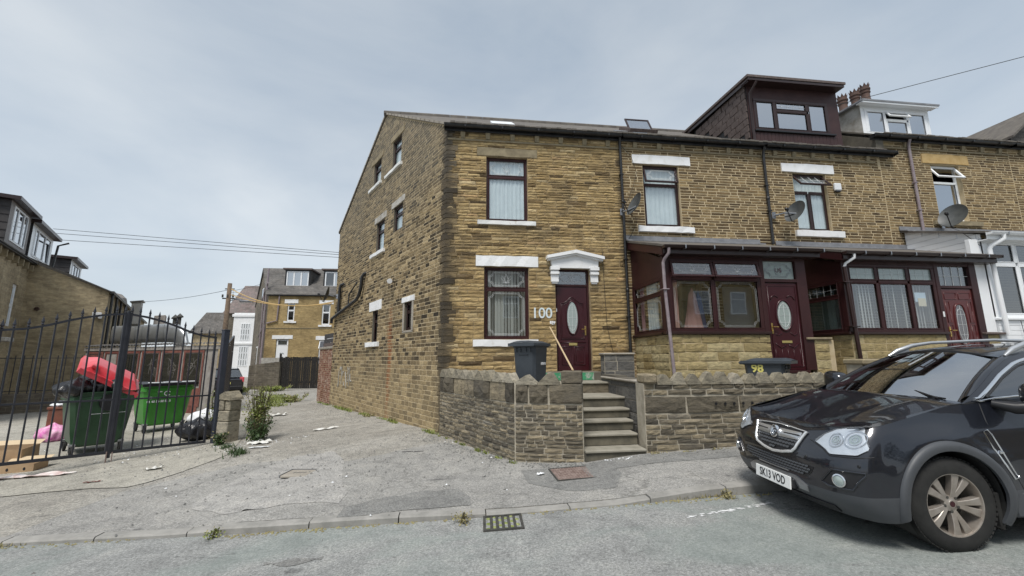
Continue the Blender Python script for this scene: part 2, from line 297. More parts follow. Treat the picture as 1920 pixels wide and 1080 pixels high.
# car paint
m,t,b=newmat('car_paint'); b.inputs['Base Color'].default_value=(.010,.012,.019,1); b.inputs['Roughness'].default_value=.3; b.inputs['Metallic'].default_value=.35; b.inputs['Coat Weight'].default_value=1; b.inputs['Coat Roughness'].default_value=.02; b.inputs['Coat IOR'].default_value=1.55
M['car_paint']=m
pm('car_clad',(.055,.06,.068),.5,(.065,.07,.078),5,.15,200)
pm('rim_metal',(.44,.40,.36),.36,(.33,.29,.25),9,metal=.6)
pm('lamp_silver',(.78,.8,.84),.35,(.66,.69,.74),20,metal=.35)
pm('grille_chrome',(.85,.86,.88),.22,metal=.7)
pm('plate_white',(.82,.83,.82),.4)
pm('car_interior',(.03,.03,.032),.8)

# ---------------------------------------------------------------- mesh helpers
I4=Matrix.Identity(4)
class MB:
    """collects geometry for ONE mesh object; M is the local frame the pieces are given in"""
    def __init__(s,M_=None): s.v=[]; s.f=[]; s.M=M_ or I4; s.sm=False
    def pts(s,ps,M_=None):
        T=s.M@M_ if M_ is not None else s.M; b=len(s.v)
        s.v+= [tuple(T@Vector(p)) for p in ps]; return b
    def box(s,x0,x1,y0,y1,z0,z1,M_=None):
        b=s.pts([(x0,y0,z0),(x1,y0,z0),(x1,y1,z0),(x0,y1,z0),(x0,y0,z1),(x1,y0,z1),(x1,y1,z1),(x0,y1,z1)],M_)
        s.f+=[tuple(b+i for i in q) for q in ((0,3,2,1),(4,5,6,7),(0,1,5,4),(1,2,6,5),(2,3,7,6),(3,0,4,7))]; return s
    def bbox(s,x0,x1,y0,y1,z0,z1,c=.01,M_=None):
        """box with chamfered edges (8x3 verts)"""
        P=[];X=(x0,x1);Y=(y0,y1);Z=(z0,z1)
        idx={}
        for i in (0,1):
            for j in (0,1):
                for k in (0,1):
                    sx=1-2*i;sy=1-2*j;sz=1-2*k
                    for a in range(3):
                        p=[X[i]+sx*c,Y[j]+sy*c,Z[k]+sz*c]; p[a]=(X[i],Y[j],Z[k])[a]; idx[(i,j,k,a)]=len(P); P.append(p)
        b=s.pts(P,M_); g=lambda *k:b+idx[k]
        F=[]
        for a in range(3):
            o=[x for x in range(3) if x!=a]
            for e in (0,1):
                q=[]
                for (p,r_) in ((0,0),(1,0),(1,1),(0,1)):
                    k=[0,0,0]; k[a]=e; k[o[0]]=p; k[o[1]]=r_; q.append(g(*k,a))
                F.append(tuple(q if (e==1)==(a!=1) else q[::-1]))
        for a in range(3):
            o=[x for x in range(3) if x!=a]
            for p in (0,1):
                for r_ in (0,1):
                    k0=[0,0,0];k1=[0,0,0];k1[a]=1
                    for k in (k0,k1): k[o[0]]=p;k[o[1]]=r_
                    F.append((g(*k0,o[0]),g(*k1,o[0]),g(*k1,o[1]),g(*k0,o[1])))
        for i in (0,1):
            for j in (0,1):
                for k in (0,1): F.append((g(i,j,k,0),g(i,j,k,1),g(i,j,k,2)))
        s.f+=F; return s
    def quad(s,*ps,M_=None):
        b=s.pts(ps,M_); s.f.append(tuple(range(b,b+len(ps)))); return s
    def prism(s,poly,y0,y1,M_=None):
        """poly in (x,z), extruded along y"""
        n=len(poly); b=s.pts([(x,y0,z) for x,z in poly]+[(x,y1,z) for x,z in poly],M_)
        s.f.append(tuple(b+i for i in range(n))); s.f.append(tuple(b+n+i for i in reversed(range(n))))
        for i in range(n): j=(i+1)%n; s.f.append((b+i,b+n+i,b+n+j,b+j))
        return s
    def slab(s,poly,z0,z1,M_=None):
        """poly in (x,y), extruded along z; z may be functions"""
        fz=lambda z,p:z(p[0],p[1]) if callable(z) else z
        n=len(poly); b=s.pts([(*p,fz(z0,p)) for p in poly]+[(*p,fz(z1,p)) for p in poly],M_)
        s.f.append(tuple(b+i for i in reversed(range(n)))); s.f.append(tuple(b+n+i for i in range(n)))
        for i in range(n): j=(i+1)%n; s.f.append((b+i,b+j,b+n+j,b+n+i))
        return s
    def tube(s,path,r,n=8,closed=False,cap=True,M_=None,rs=None):
        P=[Vector(p) for p in path]; m=len(P); ring=[]
        up=Vector((0,0,1))
        prev=None
        for i,p in enumerate(P):
            a=P[(i-1)%m] if (closed or i>0) else p; c=P[(i+1)%m] if (closed or i<m-1) else p
            d=(c-a).normalized() if (c-a).length>1e-9 else Vector((0,0,1))
            if prev is None:
                x=d.cross(up); 
                if x.length<1e-3: x=d.cross(Vector((0,1,0)))
                x.normalize()
            else: x=(prev-d*prev.dot(d)).normalized()
            prev=x; y=d.cross(x); rad=rs[i] if rs else r
            ring.append([p+x*math.cos(2*math.pi*k/n+math.pi/n)*rad+y*math.sin(2*math.pi*k/n+math.pi/n)*rad for k in range(n)])
        b=s.pts([q for rg in ring for q in rg],M_)
        for i in range(m if closed else m-1):
            j=(i+1)%m
            for k in range(n): l=(k+1)%n; s.f.append((b+i*n+k,b+i*n+l,b+j*n+l,b+j*n+k))
        if cap and not closed: s.f.append(tuple(b+k for k in reversed(range(n)))); s.f.append(tuple(b+(m-1)*n+k for k in range(n)))
        return s
    def lathe(s,prof,n=24,M_=None,a0=0,a1=2*math.pi):
        """profile (r,z) about local z"""
        full=abs(a1-a0-2*math.pi)<1e-6; k=n if full else n+1
        b=s.pts([(r*math.cos(a0+(a1-a0)*i/n),r*math.sin(a0+(a1-a0)*i/n),z) for r,z in prof for i in range(k)],M_)
        for j in range(len(prof)-1):
            for i in range(n):
                l=(i+1)%k; s.f.append((b+j*k+i,b+j*k+l,b+(j+1)*k+l,b+(j+1)*k+i))
        return s
    def grid(s,fn,nu,nv,flip=False,keep=None,M_=None):
        b=s.pts([fn(i/nu,j/nv) for j in range(nv+1) for i in range(nu+1)],M_)
        for j in range(nv):
            for i in range(nu):
                if keep and not keep((i+.5)/nu,(j+.5)/nv): continue
                q=(b+j*(nu+1)+i,b+j*(nu+1)+i+1,b+(j+1)*(nu+1)+i+1,b+(j+1)*(nu+1)+i); s.f.append(q[::-1] if flip else q)
        return s
    def mesh(s,name,mat,smooth=None,attr=None):
        me=bpy.data.meshes.new(name); me.from_pydata(s.v,[],s.f); me.materials.append(M[mat] if isinstance(mat,str) else mat)
        if smooth or (smooth is None and s.sm):
            me.polygons.foreach_set('use_smooth',[True]*len(me.polygons))
            if smooth is not True and isinstance(smooth,(int,float)) and smooth>1: me.set_sharp_from_angle(angle=R(smooth))
        if attr is not None:
            a=me.attributes.new('tone','FLOAT','POINT'); a.data.foreach_set('value',np.asarray(attr,dtype=np.float32))
        return me
    def build(s,name,mat,parent=None,smooth=None,**kw):
        return link(name,s.mesh(name,mat,smooth),parent,**kw)
def link(name,me,parent=None,matrix=None,label=None,cat=None,group=None,kind=None,**props):
    o=bpy.data.objects.new(name,me); COL.objects.link(o)
    if parent is not None:
        o.parent=parent
        if matrix is None: o.matrix_parent_inverse=WM(parent).inverted()
    if matrix is not None: o.matrix_basis=matrix
    if label: o['label']=label
    if cat: o['category']=cat
    if group: o['group']=group
    if kind: o['kind']=kind
    for k,v in props.items(): o[k]=v
    return o
def WM(o):
    m=o.matrix_basis.copy()
    if o.parent: m=WM(o.parent)@o.matrix_parent_inverse@m
    return m
def thing(name,label,cat,loc=(0,0,0),rz=0,group=None,matrix=None):
    o=bpy.data.objects.new(name,None); COL.objects.link(o); o.empty_display_size=.2
    o.matrix_basis=matrix if matrix is not None else Matrix.Translation(loc)@Matrix.Rotation(rz,4,'Z')
    o['label']=label; o['category']=cat
    if group: o['group']=group
    return o
def kids(o): return [c for c in bpy.data.objects if c.parent==o]
def dup(o,matrix,label=None,group=None):
    def cp(x,par):
        c=x.copy(); COL.objects.link(c); 
        if par is not None: c.parent=par; c.matrix_parent_inverse=x.matrix_parent_inverse.copy()
        for k in kids(x): cp(k,c)
        return c
    c=cp(o,None); c.matrix_basis=matrix
    if label: c['label']=label
    if group: c['group']=group
    return c
def text_mesh(s,size,extrude=.002,bold=0,spacing=1,shear=0,align='CENTER'):
    cu=bpy.data.curves.new('lettering','FONT'); cu.body=s; cu.size=size; cu.extrude=extrude; cu.offset=bold; cu.align_x=align; cu.align_y='CENTER'; cu.space_character=spacing; cu.shear=shear; cu.resolution_u=3
    o=bpy.data.objects.new('lettering',cu); COL.objects.link(o)
    dg=bpy.context.evaluated_depsgraph_get(); me=bpy.data.meshes.new_from_object(o.evaluated_get(dg))
    bpy.data.objects.remove(o); bpy.data.curves.remove(cu); return me
def lettering(s,size,F,mat,parent,name='lettering',**k):
    me=text_mesh(s,size,**k); me.transform(F@Matrix.Rotation(R(90),4,'X')); me.materials.clear(); me.materials.append(M[mat]); me.name=name
    return link(name,me,parent)
def gz(x,y=0): return SL*max(x,-7.5)
# ---------------------------------------------------------------- stone laying
def unit_stone(seed,rock=.5,nx=3,nz=2):
    """irregular pitch-faced stone, unit size: x,z in -.5...5, back at y=0, face near y=-1"""
    r=np.random.default_rng(seed); v=[];f=[]
    ring=[(-.5,-.5),(.5,-.5),(.5,.5),(-.5,.5)]
    for x,z in ring: v.append((x+r.uniform(-.012,.012),0,z+r.uniform(-.05,.05)*.6))
    # front grid
    xs=np.linspace(-.5,.5,nx+1); zs=np.linspace(-.5,.5,nz+1)
    for j,z in enumerate(zs):
        for i,x in enumerate(xs):
            e=(i in (0,nx))+(j in (0,nz))
            d=.62+r.uniform(-.28,.1)*rock if e==1 else (.45+r.uniform(-.2,.1)*rock if e==2 else .8+r.uniform(-.3,.45)*rock)
            xx=x*(.975 if i in (0,nx) else 1)+ (r.uniform(-.06,.06) if 0<i<nx else r.uniform(-.012,.008)*np.sign(-x)); zz=z*(.93 if j in (0,nz) else 1)+r.uniform(-.07,.05)*.7*np.sign(z if z else 1)
            v.append((xx,-d,zz))
    g=lambda i,j:4+j*(nx+1)+i
    for j in range(nz):
        for i in range(nx): f.append((g(i,j),g(i+1,j),g(i+1,j+1),g(i,j+1)))
    bot=[g(i,0) for i in range(nx+1)]; top=[g(i,nz) for i in range(nx+1)]; lf=[g(0,j) for j in range(nz+1)]; rt=[g(nx,j) for j in range(nz+1)]
    f.append((0,1,*reversed(bot))); f.append((2,3,*top)); f.append((3,0,*lf)); f.append((1,2,*reversed(rt)))
    return np.array(v),f
STV=[unit_stone(100+i,.6,2,1) for i in range(8)]           # thin walling
STB=[unit_stone(200+i,1.0,4,3) for i in range(8)]          # big rock-faced blocks
STM=[unit_stone(300+i,.8,3,2) for i in range(8)]
_mc={}
def stmesh(kind,i,mat):
    k=(id(kind),i,mat)
    if k not in _mc:
        me=bpy.data.meshes.new('stone'); v,f=kind[i]; me.from_pydata([tuple(p) for p in v],[],f); me.materials.append(M[mat]); _mc[k]=me
    return _mc[k]
def lay(urange,z0,z1,openings,ch,cw,gap=.008,seed=0,tone=lambda r,u,z:r.random()):
    """returns stones (u0,u1,z0,z1,tone); ch=(min,max) course height, cw=(min,max) stone length; both may depend on z"""
    r=np.random.default_rng(seed); st=[]; z=z0
    while z<z1-.02:
        a,b=ch(z) if callable(ch) else ch; h=r.uniform(a,b); zt=min(z+h,z1)
        if z1-zt<.03: zt=z1
        ua,ub=urange(z,zt)
        if ub-ua>.05:
            segs=[(ua,ub,z,zt)]
            for (o0,o1,oz0,oz1) in openings:
                ns=[]
                for (a0,a1,b0,b1) in segs:
                    if o1<=a0 or o0>=a1 or oz1<=b0 or oz0>=b1: ns.append((a0,a1,b0,b1)); continue
                    if o0-a0>.02: ns.append((a0,o0,b0,b1))
                    if a1-o1>.02: ns.append((o1,a1,b0,b1))
                    c0,c1=max(a0,o0),min(a1,o1)
                    if oz0-b0>.022: ns.append((c0,c1,b0,oz0))
                    if b1-oz1>.022: ns.append((c0,c1,oz1,b1))
                segs=ns
            w0,w1=cw(z) if callable(cw) else cw
            for (a0,a1,b0,b1) in segs:
                u=a0; first=True
                while u<a1-1e-4:
                    w=r.uniform(w0,w1)*(r.uniform(.45,1) if first else 1); first=False
                    if a1-(u+w)<w0*.5: w=a1-u
                    v=min(u+w,a1); st.append((u+gap/2,v-gap/2,b0+gap/2,b1-gap/2,float(tone(r,u,z)))); u=v
        z=zt
    return [s for s in st if s[1]-s[0]>.015 and s[3]-s[2]>.012]
def put_stones(parent,F,stones,kind,mat,proud=.014,maxn=300,name='stone',yback=0,jit=.006,seed=1,order=None):
    """the ones that show largest from the street as objects, the rest joined"""
    r=np.random.default_rng(seed); cam_=np.array(CAMP)
    Fm=np.array(F)
    def area(s):
        c=Fm@np.array([(s[0]+s[1])/2,0,(s[2]+s[3])/2,1]); d=c[:3]-cam_
        return (s[1]-s[0])*(s[3]-s[2])*abs(d@Fm[:3,1])/np.linalg.norm(d)**3
    idx=sorted(range(len(stones)),key=lambda i:-(order(stones[i]) if order else area(stones[i])))
    big=idx[:maxn]; rest=idx[maxn:]
    for i in big:
        u0,u1,z0,z1,t=stones[i]; k=int(r.integers(len(kind))); p=proud*r.uniform(.6,1.4)
        fl=r.choice([-1,1])
        Mx=F@Matrix.Translation(((u0+u1)/2,yback,(z0+z1)/2))@Matrix.Rotation(r.uniform(-1,1)*jit,4,'Y')@Matrix.Diagonal((u1-u0,p,z1-z0,1))
        link(name,stmesh(kind,k,mat),parent,Mx,tone=t)
    if rest:
        V=[];Fc=[];T=[];b=0
        for i in rest:
            u0,u1,z0,z1,t=stones[i]; v,f=kind[int(r.integers(len(kind)))]; p=proud*r.uniform(.6,1.4)
            a=r.uniform(-1,1)*jit; q=v*np.array([u1-u0,p,z1-z0]); q=np.stack([q[:,0]-q[:,2]*a,q[:,1],q[:,2]+q[:,0]*a],1)+np.array([(u0+u1)/2,yback,(z0+z1)/2])
            V.append(q); Fc+=[tuple(b+j for j in ff) for ff in f]; T+=[t]*len(v); b+=len(v)
        V=np.concatenate(V); V=(np.c_[V,np.ones(len(V))]@Fm.T)[:,:3]
        me=bpy.data.meshes.new(name+'_work'); me.from_pydata(V.tolist(),[],Fc); me.materials.append(M[mat])
        at=me.attributes.new('tone','FLOAT','POINT'); at.data.foreach_set('value',np.array(T,dtype=np.float32))
        link(name+'_work',me,parent,Matrix.Identity(4),kind='stuff')
def wall_face(mb,zs,urange,openings,depth=.18,y=0,reveal=True,breaks=()):
    """mortar face with openings cut out, plus the reveals of each opening"""
    zb=sorted(set([zs[0],zs[1],*breaks]+[z for o in openings for z in (o[2],o[3]) if zs[0]<z<zs[1]]))
    for a,b in zip(zb[:-1],zb[1:]):
        m=(a+b)/2
        (la,ra),(lb,rb)=urange(a,a),urange(b,b)
        cuts=sorted([(o[0],o[1]) for o in openings if o[2]<m<o[3]])
        edges=[(la,lb)]+[(c,c) for q in cuts for c in q]+[(ra,rb)]
        for i in range(0,len(edges),2):
            (x0a,x0b),(x1a,x1b)=edges[i],edges[i+1]
            if x1a-x0a<1e-4 and x1b-x0b<1e-4: continue
            mb.quad((x0a,y,a),(x1a,y,a),(x1b,y,b),(x0b,y,b))
    if reveal:
        for (u0,u1,z0,z1) in openings:
            mb.quad((u0,y,z0),(u0,y,z1),(u0,y+depth,z1),(u0,y+depth,z0)); mb.quad((u1,y,z0),(u1,y+depth,z0),(u1,y+depth,z1),(u1,y,z1))
            mb.quad((u0,y,z1),(u1,y,z1),(u1,y+depth,z1),(u0,y+depth,z1)); mb.quad((u0,y,z0),(u0,y+depth,z0),(u1,y+depth,z0),(u1,y,z0))
    return mb

# ---------------------------------------------------------------- joinery
def frame_ring(mb,x0,x1,z0,z1,w,y0,y1,M_=None,ww=None):
    ww=ww or w
    mb.bbox(x0,x1,y0,y1,z0,z0+w,.006,M_); mb.bbox(x0,x1,y0,y1,z1-w,z1,.006,M_)
    mb.bbox(x0,x0+ww,y0+.002,y1-.002,z0+w,z1-w,.006,M_); mb.bbox(x1-ww,x1,y0+.002,y1-.002,z0+w,z1-w,.006,M_)
def lead_lines(mb,x0,x1,z0,z1,y,r=.003,style='octagon',M_=None):
    def poly(pts,closed=True): mb.tube([(a,y,b) for a,b in pts],r,4,closed,M_=M_)
    w,h=x1-x0,z1-z0
    if style=='octagon':
        for m in (.05,.075):
            c=min(.09,w*.12,h*.25)+.03-m*.3
            a,b,p,q=x0+m,x1-m,z0+m,z1-m
            poly([(a+c,p),(b-c,p),(b-c*.9,p+c*.5),(b-c*.45,p+c*.9),(b,p+c),(b,q-c),(b-c*.45,q-c*.9),(b-c*.9,q-c*.5),(b-c,q),(a+c,q),(a+c*.9,q-c*.5),(a+c*.45,q-c*.9),(a,q-c),(a,p+c),(a+c*.45,p+c*.9),(a+c*.9,p+c*.5)])
    if style in ('octagon_lotus','lotus'):
        lead_lines(mb,x0,x1,z0,z1,y,r,'octagon',M_); cx,cz=(x0+x1)/2,(z0+z1)/2; k=min(h*.3,w*.15)
        for s in (-1,1):
            poly([(cx,cz-k*.7),(cx+s*k*.35,cz),(cx,cz+k)],False); poly([(cx,cz-k*.7),(cx+s*k*.9,cz+k*.1),(cx+s*k*.8,cz+k*.6),(cx+s*k*.3,cz)],False); poly([(cx,cz-k*.75),(cx+s*k*.7,cz-k*.5)],False)
    if style=='grid':
        n=max(2,round(w/.2))
        for i in range(1,n): mb.tube([(x0+w*i/n,y,z0),(x0+w*i/n,y,z1)],r*1.4,4,M_=M_)
        mb.tube([(x0,y,(z0+z1)/2),(x1,y,(z0+z1)/2)],r*1.4,4,M_=M_)
        for i in range(1,n):
            cx,cz=x0+w*i/n,(z0+z1)/2; k=.03; poly([(cx-k,cz),(cx,cz+k),(cx+k,cz),(cx,cz-k)])
def pane(parent,F,x0,x1,z0,z1,y,mat='glass',M_=None,name='pane',lead=None,curtain=None):
    T=M_ or I4
    p=MB(F); p.quad((x0,y,z0),(x1,y,z0),(x1,y,z1),(x0,y,z1),M_=T); o=p.build(name,mat,parent)
    if lead:
        l=MB(F); lead_lines(l,x0,x1,z0,z1,y-.009,.0034 if F is F0 else .0014,style=lead,M_=T); l.build('lead_pattern','lead_strip',parent)
    return o
def curtain(parent,F,x0,x1,z0,z1,y,mat='curtain',folds=9,amp=.03,name='curtain',slats=False,gather=0):
    c=MB(F); rs=np.random.default_rng(int(abs(x0*100)+z0*10))
    if slats:
        n=int((x1-x0)/.075)
        for i in range(n):
            xc=x0+(i+.5)*(x1-x0)/n; a=R(rs.uniform(22,60)); d=.042
            c.quad((xc-d*math.cos(a),y-d*math.sin(a),z0),(xc+d*math.cos(a),y+d*math.sin(a),z0),(xc+d*math.cos(a),y+d*math.sin(a),z1),(xc-d*math.cos(a),y-d*math.sin(a),z1))
        return c.build('blind',mat,parent)
    ph=rs.uniform(0,6); k=[rs.uniform(.6,1.6) for _ in range(4)]
    def f(u,v):
        q=u*folds*2*math.pi
        yy=y+amp*(math.sin(q+ph)+.5*math.sin(q*1.7*k[0]+k[1])+.25*math.sin(q*3.1*k[2]+v*1.5))*(1-gather*v*.5)
        return (x0+(x1-x0)*u,yy,z0+(z1-z0)*v)
    c.grid(f,int(folds*10),4); return c.build(name,mat,parent,smooth=True)
def hinge_top(x,y,z,ang): return Matrix.Translation((x,y,z))@Matrix.Rotation(-ang,4,'X')@Matrix.Translation((-x,-y,-z))
def window(house,F,x0,x1,z0,z1,mat='maroon',fw=.055,y=.10,lights=None,glass='glass',cur=None,cur_mat='curtain',label=None,depth=.06,curz=None,cury=.12):
    """lights: list of (fx0,fx1,fz0,fz1,lead,open_deg,glass) as fractions of the opening"""
    f=MB(F); frame_ring(f,x0,x1,z0,z1,fw,y,y+depth)
    W,H=x1-x0,z1-z0; o=f
    lights=lights or [(0,1,0,1,None,0,None)]
    # glazing bars between lights
    xs=sorted({l[0] for l in lights}|{l[1] for l in lights}); zs=sorted({l[2] for l in lights}|{l[3] for l in lights})
    for l in lights:
        a,b,c,d=x0+W*l[0],x0+W*l[1],z0+H*l[2],z0+H*l[3]
        if l[1]<1: f.bbox(b-fw/2,b+fw/2,y+.004,y+depth-.004,c+(fw if l[2]==0 else fw/2),d-(fw if l[3]==1 else fw/2),.005)
        if l[3]<1: f.bbox(a+(fw if l[0]==0 else fw/2),b-(fw if l[1]==1 else fw/2),y+.002,y+depth-.002,d-fw/2,d+fw/2,.005)
    wo=f.build('window',mat,house,label=label)
    for l in lights:
        a,b,c,d=x0+W*l[0],x0+W*l[1],z0+H*l[2],z0+H*l[3]
        a+=fw*(1 if l[0]==0 else .5); b-=fw*(1 if l[1]==1 else .5); c+=fw*(1 if l[2]==0 else .5); d-=fw*(1 if l[3]==1 else .5)
        T=None
        if l[5]:
            T=hinge_top(0,y,d,R(l[5])); s=MB(F); frame_ring(s,a-.02,b+.02,c-.02,d+.01,.045,y-.03,y+.015,T); s.build('sash',mat,wo)
            a+=.02;b-=.02;c+=.02;d-=.02
        else:
            s=MB(F); frame_ring(s,a+.002,b-.002,c+.002,d-.002,.022,y-.006,y+.02); s.build('sash',mat,wo)
        pane(wo,F,a,b,c,d,y+(.0 if l[5] else .03),l[6] or glass,T,lead=l[4])
    if cur:
        cz0=z0 if curz is None else z0+H*curz[0]; cz1=z1 if curz is None else z0+H*curz[1]
        if cur=='slats': curtain(wo,F,x0+.03,x1-.03,cz0+.03,cz1-.03,y+depth+.05,'blind',slats=True)
        else: curtain(wo,F,x0+fw*.8,x1-fw*.8,cz0+fw*.8,cz1-fw*.8,y+.052,cur_mat,folds=cur if not isinstance(cur,str) else 8,amp=.009)
    return wo
def lintel(house,F,x0,x1,z0,z1,mat='white_paint',proud=.03,name='lintel',label=None,rough=.008,seed=0):
    r=np.random.default_rng(int(abs(x0*37+z0*11))+seed); n=8; m=MB(F)
    # long block, slightly uneven arrises
    xs=np.linspace(x0,x1,n+1); P=[]
    for i,x in enumerate(xs):
        j=lambda:r.uniform(-rough,rough)
        P.append([(x,-proud+j(),z0+j()),(x,-proud+j(),z1+j()),(x,.1,z1+.0),(x,.1,z0)])
    b=m.pts([p for q in P for p in q])
    for i in range(n):
        for k in range(4): l=(k+1)%4; m.f.append((b+i*4+k,b+(i+1)*4+k,b+(i+1)*4+l,b+i*4+l))
    m.f.append((b,b+1,b+2,b+3)); m.f.append((b+n*4+3,b+n*4+2,b+n*4+1,b+n*4))
    return m.build(name,mat,house,label=label)
def ellipse(cx,cz,a,b,y,n=28,p=2): 
    o=[]
    for i in range(n):
        t=2*math.pi*i/n; c,s=math.cos(t),math.sin(t); o.append((cx+a*math.copysign(abs(c)**(2/p),c),y,cz+b*math.copysign(abs(s)**(2/p),s)))
    return o
def door(house,F,x0,x1,z0,z1,y,mat='maroon_door',style='arch_oval',handle='L',label=None,glassm='glass_frost'):
    d=MB(F); d.bbox(x0,x1,y,y+.05,z0,z1,.006); W,H=x1-x0,z1-z0; cx=(x0+x1)/2
    D=d.build('door',mat,house,label=label)
    mo=MB(F); t=.011
    def line(p,closed=False,r=t): mo.tube([(x0+a*W,y-.002,z0+b*H) for a,b in p],r,6,closed)
    if style=='arch_oval':
        arch=[(.12+.76*u,.80+.075*math.exp(-((u-.5)/.22)**2)) for u in np.linspace(0,1,17)]
        line([(.12,.37),(.88,.37)]+arch[::-1],True); line([(.16,.385),(.84,.385)]+[(.5+(a-.5)*.9,b-.02) for a,b in arch[::-1]],True,.006)
        mo.tube(ellipse(cx,z0+.625*H,.2*W,.2*H,y-.004),.02,6,True)
        for a,b in ((.13,.46),(.54,.87)): line([(a,.07),(b,.07),(b,.28),(a,.28)],True); line([(a+.06,.10),(b-.06,.10),(b-.06,.25),(a+.06,.25)],True,.006)
        line([(.08,.33),(.92,.33)]); ez=.625;eb=.2;ea=.19;p=2
    elif style=='oval_swirl':
        mo.tube(ellipse(cx,z0+.62*H,.24*W,.175*H,y-.004),.022,6,True)
        for s in (-1,1):
            line([(.5+s*.14,.83),(.5+s*.25,.855),(.5+s*.34,.835),(.5+s*.38,.80)],False,.014)
            line([(.5+s*.14,.42),(.5+s*.25,.39),(.5+s*.34,.41)],False,.012)
            line([(.5+s*.05,.28),(.5+s*.2,.25),(.5+s*.36,.30)],False,.013)
        for a in (.12,.32,.5,.68,.88): line([(a,.07),(a,.24)],False,.005)
        line([(.06,.04),(.94,.04),(.94,.96),(.06,.96)],True,.009); ez=.62;eb=.17;ea=.235;p=2
    else:
        mo.tube(ellipse(cx,z0+.56*H,.19*W,.25*H,y-.004,28,2.8),.022,6,True)
        for s in (-1,1):
            for b0,b1 in ((.06,.2),(.26,.55),(.58,.84),(.87,.95)):
                a0=.5+s*.30; a1=.5+s*.42
                if b0>.8: a0=.5+s*.04
                if b1<.25: a0=.5+s*.04
                line([(a0,b0),(a1,b0),(a1,b1),(a0,b1)],True,.008)
        ez=.56;eb=.245;ea=.185;p=2.8
    mo.build('moulding',mat,D,smooth=True)
    e=MB(F); pts=ellipse(cx,z0+ez*H,ea*W,eb*H,y-.006,28,p); b=e.pts(pts); e.f.append(tuple(reversed(range(b,b+len(pts))))); e.build('door_glass',glassm,D)
    le=MB(F); le.tube(ellipse(cx,z0+ez*H,ea*W*.72,eb*H*.78,y-.010,20,p),.0035,4,True); le.tube([(cx,y-.010,z0+(ez-eb)*H),(cx,y-.010,z0+(ez+eb)*H)],.003,4)
    for q in (-.5,0,.5): le.tube([(cx-ea*W*.8,y-.010,z0+(ez+q*eb)*H),(cx+ea*W*.8,y-.010,z0+(ez+q*eb)*H)],.0025,4)
    le.build('lead_pattern','lead_strip',D)
    hx=x1-.06 if handle=='R' else x0+.06; s=-1 if handle=='R' else 1; hz=z0+H*.47
    h=MB(F); h.bbox(hx-.02,hx+.02,y-.014,y-.002,hz-.11,hz+.11,.005); h.tube([(hx,y-.012,hz+.03),(hx,y-.05,hz+.03),(hx+s*.11,y-.055,hz+.028)],.011,8); h.lathe([(0,0),(.012,0),(.012,.01),(0,.012)],10,Matrix.Translation((hx,y-.012,hz-.05))@Matrix.Rotation(R(90),4,'X')); h.build('handle','brass',D,smooth=40)
    return D
def dish(loc,r,yaw,tilt,label,arm=(0,.3,-.1),group=None,mat='dish_grey'):
    t=thing('satellite_dish',label,'satellite dish',loc,0,group)
    T=Matrix.Translation(loc)@Matrix.Rotation(yaw,4,'Z')@Matrix.Rotation(tilt,4,'X')
    d=MB(T@Matrix.Diagonal((1,1,1.12,1))@Matrix.Rotation(R(90),4,'X')); d.lathe([(0,-.0+.0),(r*.35,.012),(r*.7,.045),(r*.95,.085),(r,.098),(r,.106),(r*.94,.094),(r*.7,.056),(r*.35,.022),(0,.01)],28); d.build('reflector',mat,t,smooth=60)
    a=MB(T); a.tube([(0,-.02,-r*1.08),(0,-.12,-r*1.12),(0,-.34,-r*.35)],.012,6); a.bbox(-.03,.03,-.40,-.30,-r*.42,-r*.2,.01); a.build('feed_arm','black_plastic',t)
    b=MB(Matrix.Translation(loc)); b.tube([(0,.03,0),(arm[0]*.6,arm[1]*.5,arm[2]),(arm[0],arm[1],arm[2])],.02,8); b.bbox(arm[0]-.05,arm[0]+.05,arm[1]-.02,arm[1],arm[2]-.09,arm[2]+.09,.005); b.build('bracket','steel',t); return t
def pipe_run(name,parent,F,path,r,mat,brackets=(),label=None,sockets=()):
    p=MB(F); p.tube(path,r,12)
    for z in sockets:
        x,y=path[-1][0],path[-1][1]; p.lathe([(r*1.0,0),(r*1.28,.01),(r*1.28,.07),(r,.08)],12,Matrix.Translation((x,y,z)))
    o=p.build(name,mat,parent,smooth=50,label=label)
    for z,x in brackets:
        b=MB(F); y=path[-1][1]; b.bbox(x-r*1.5,x+r*1.5,y-r*1.15,y+r*1.4,z-.015,z+.015,.004); b.build('bracket',mat,o)
    return o
# ================================================================ THE TERRACE (houses face the street in the plane y = 9.5)
FY=9.5
F0=Matrix.Translation((0,FY,0))
GA=R(29.4); sg,cg=math.sin(GA),math.cos(GA)
GF=Matrix(((sg,cg,0,-.36),(-cg,sg,0,FY),(0,0,1,0),(0,0,0,1)))     # gable: local x runs towards the street corner, y into the house
def tone_mix(dark=.12):
    def f(r,u,z): return float(np.clip(r.normal(.55,.17),.2,.97)) if r.random()>dark else float(r.uniform(0,.22))
    return f
def house_front(h,u0,u1,z0,z1,openings,mat,mortar,ch,cw,gap,seed,maxn,proud=.014,kind=None,tone=None,breaks=()):
    ur=lambda a,b:(u0,u1)
    w=wall_face(MB(F0),(z0,z1),ur,openings); W=w.build('wall',mortar,h)
    st=lay(ur,z0,z1,openings,ch,cw,gap,seed,tone or tone_mix())
    put_stones(W,F0,st,kind or STV,mat,proud,maxn,seed=seed); return W,st
def corbels(h,u0,u1,z,n,mat='lintel_stone'):
    for i in range(n):
        u=u0+(u1-u0)*(i+.5)/n; m=MB(F0)
        m.prism([(u-.05,z),(u+.05,z),(u+.06,z+.22),(u-.06,z+.22)],-.09,.01); 
        m.v=[(x,y+(.05 if zz<z+.01 and y<FY-.05 else 0),zz) for x,y,zz in m.v]
        m.build('corbel',mat,h)
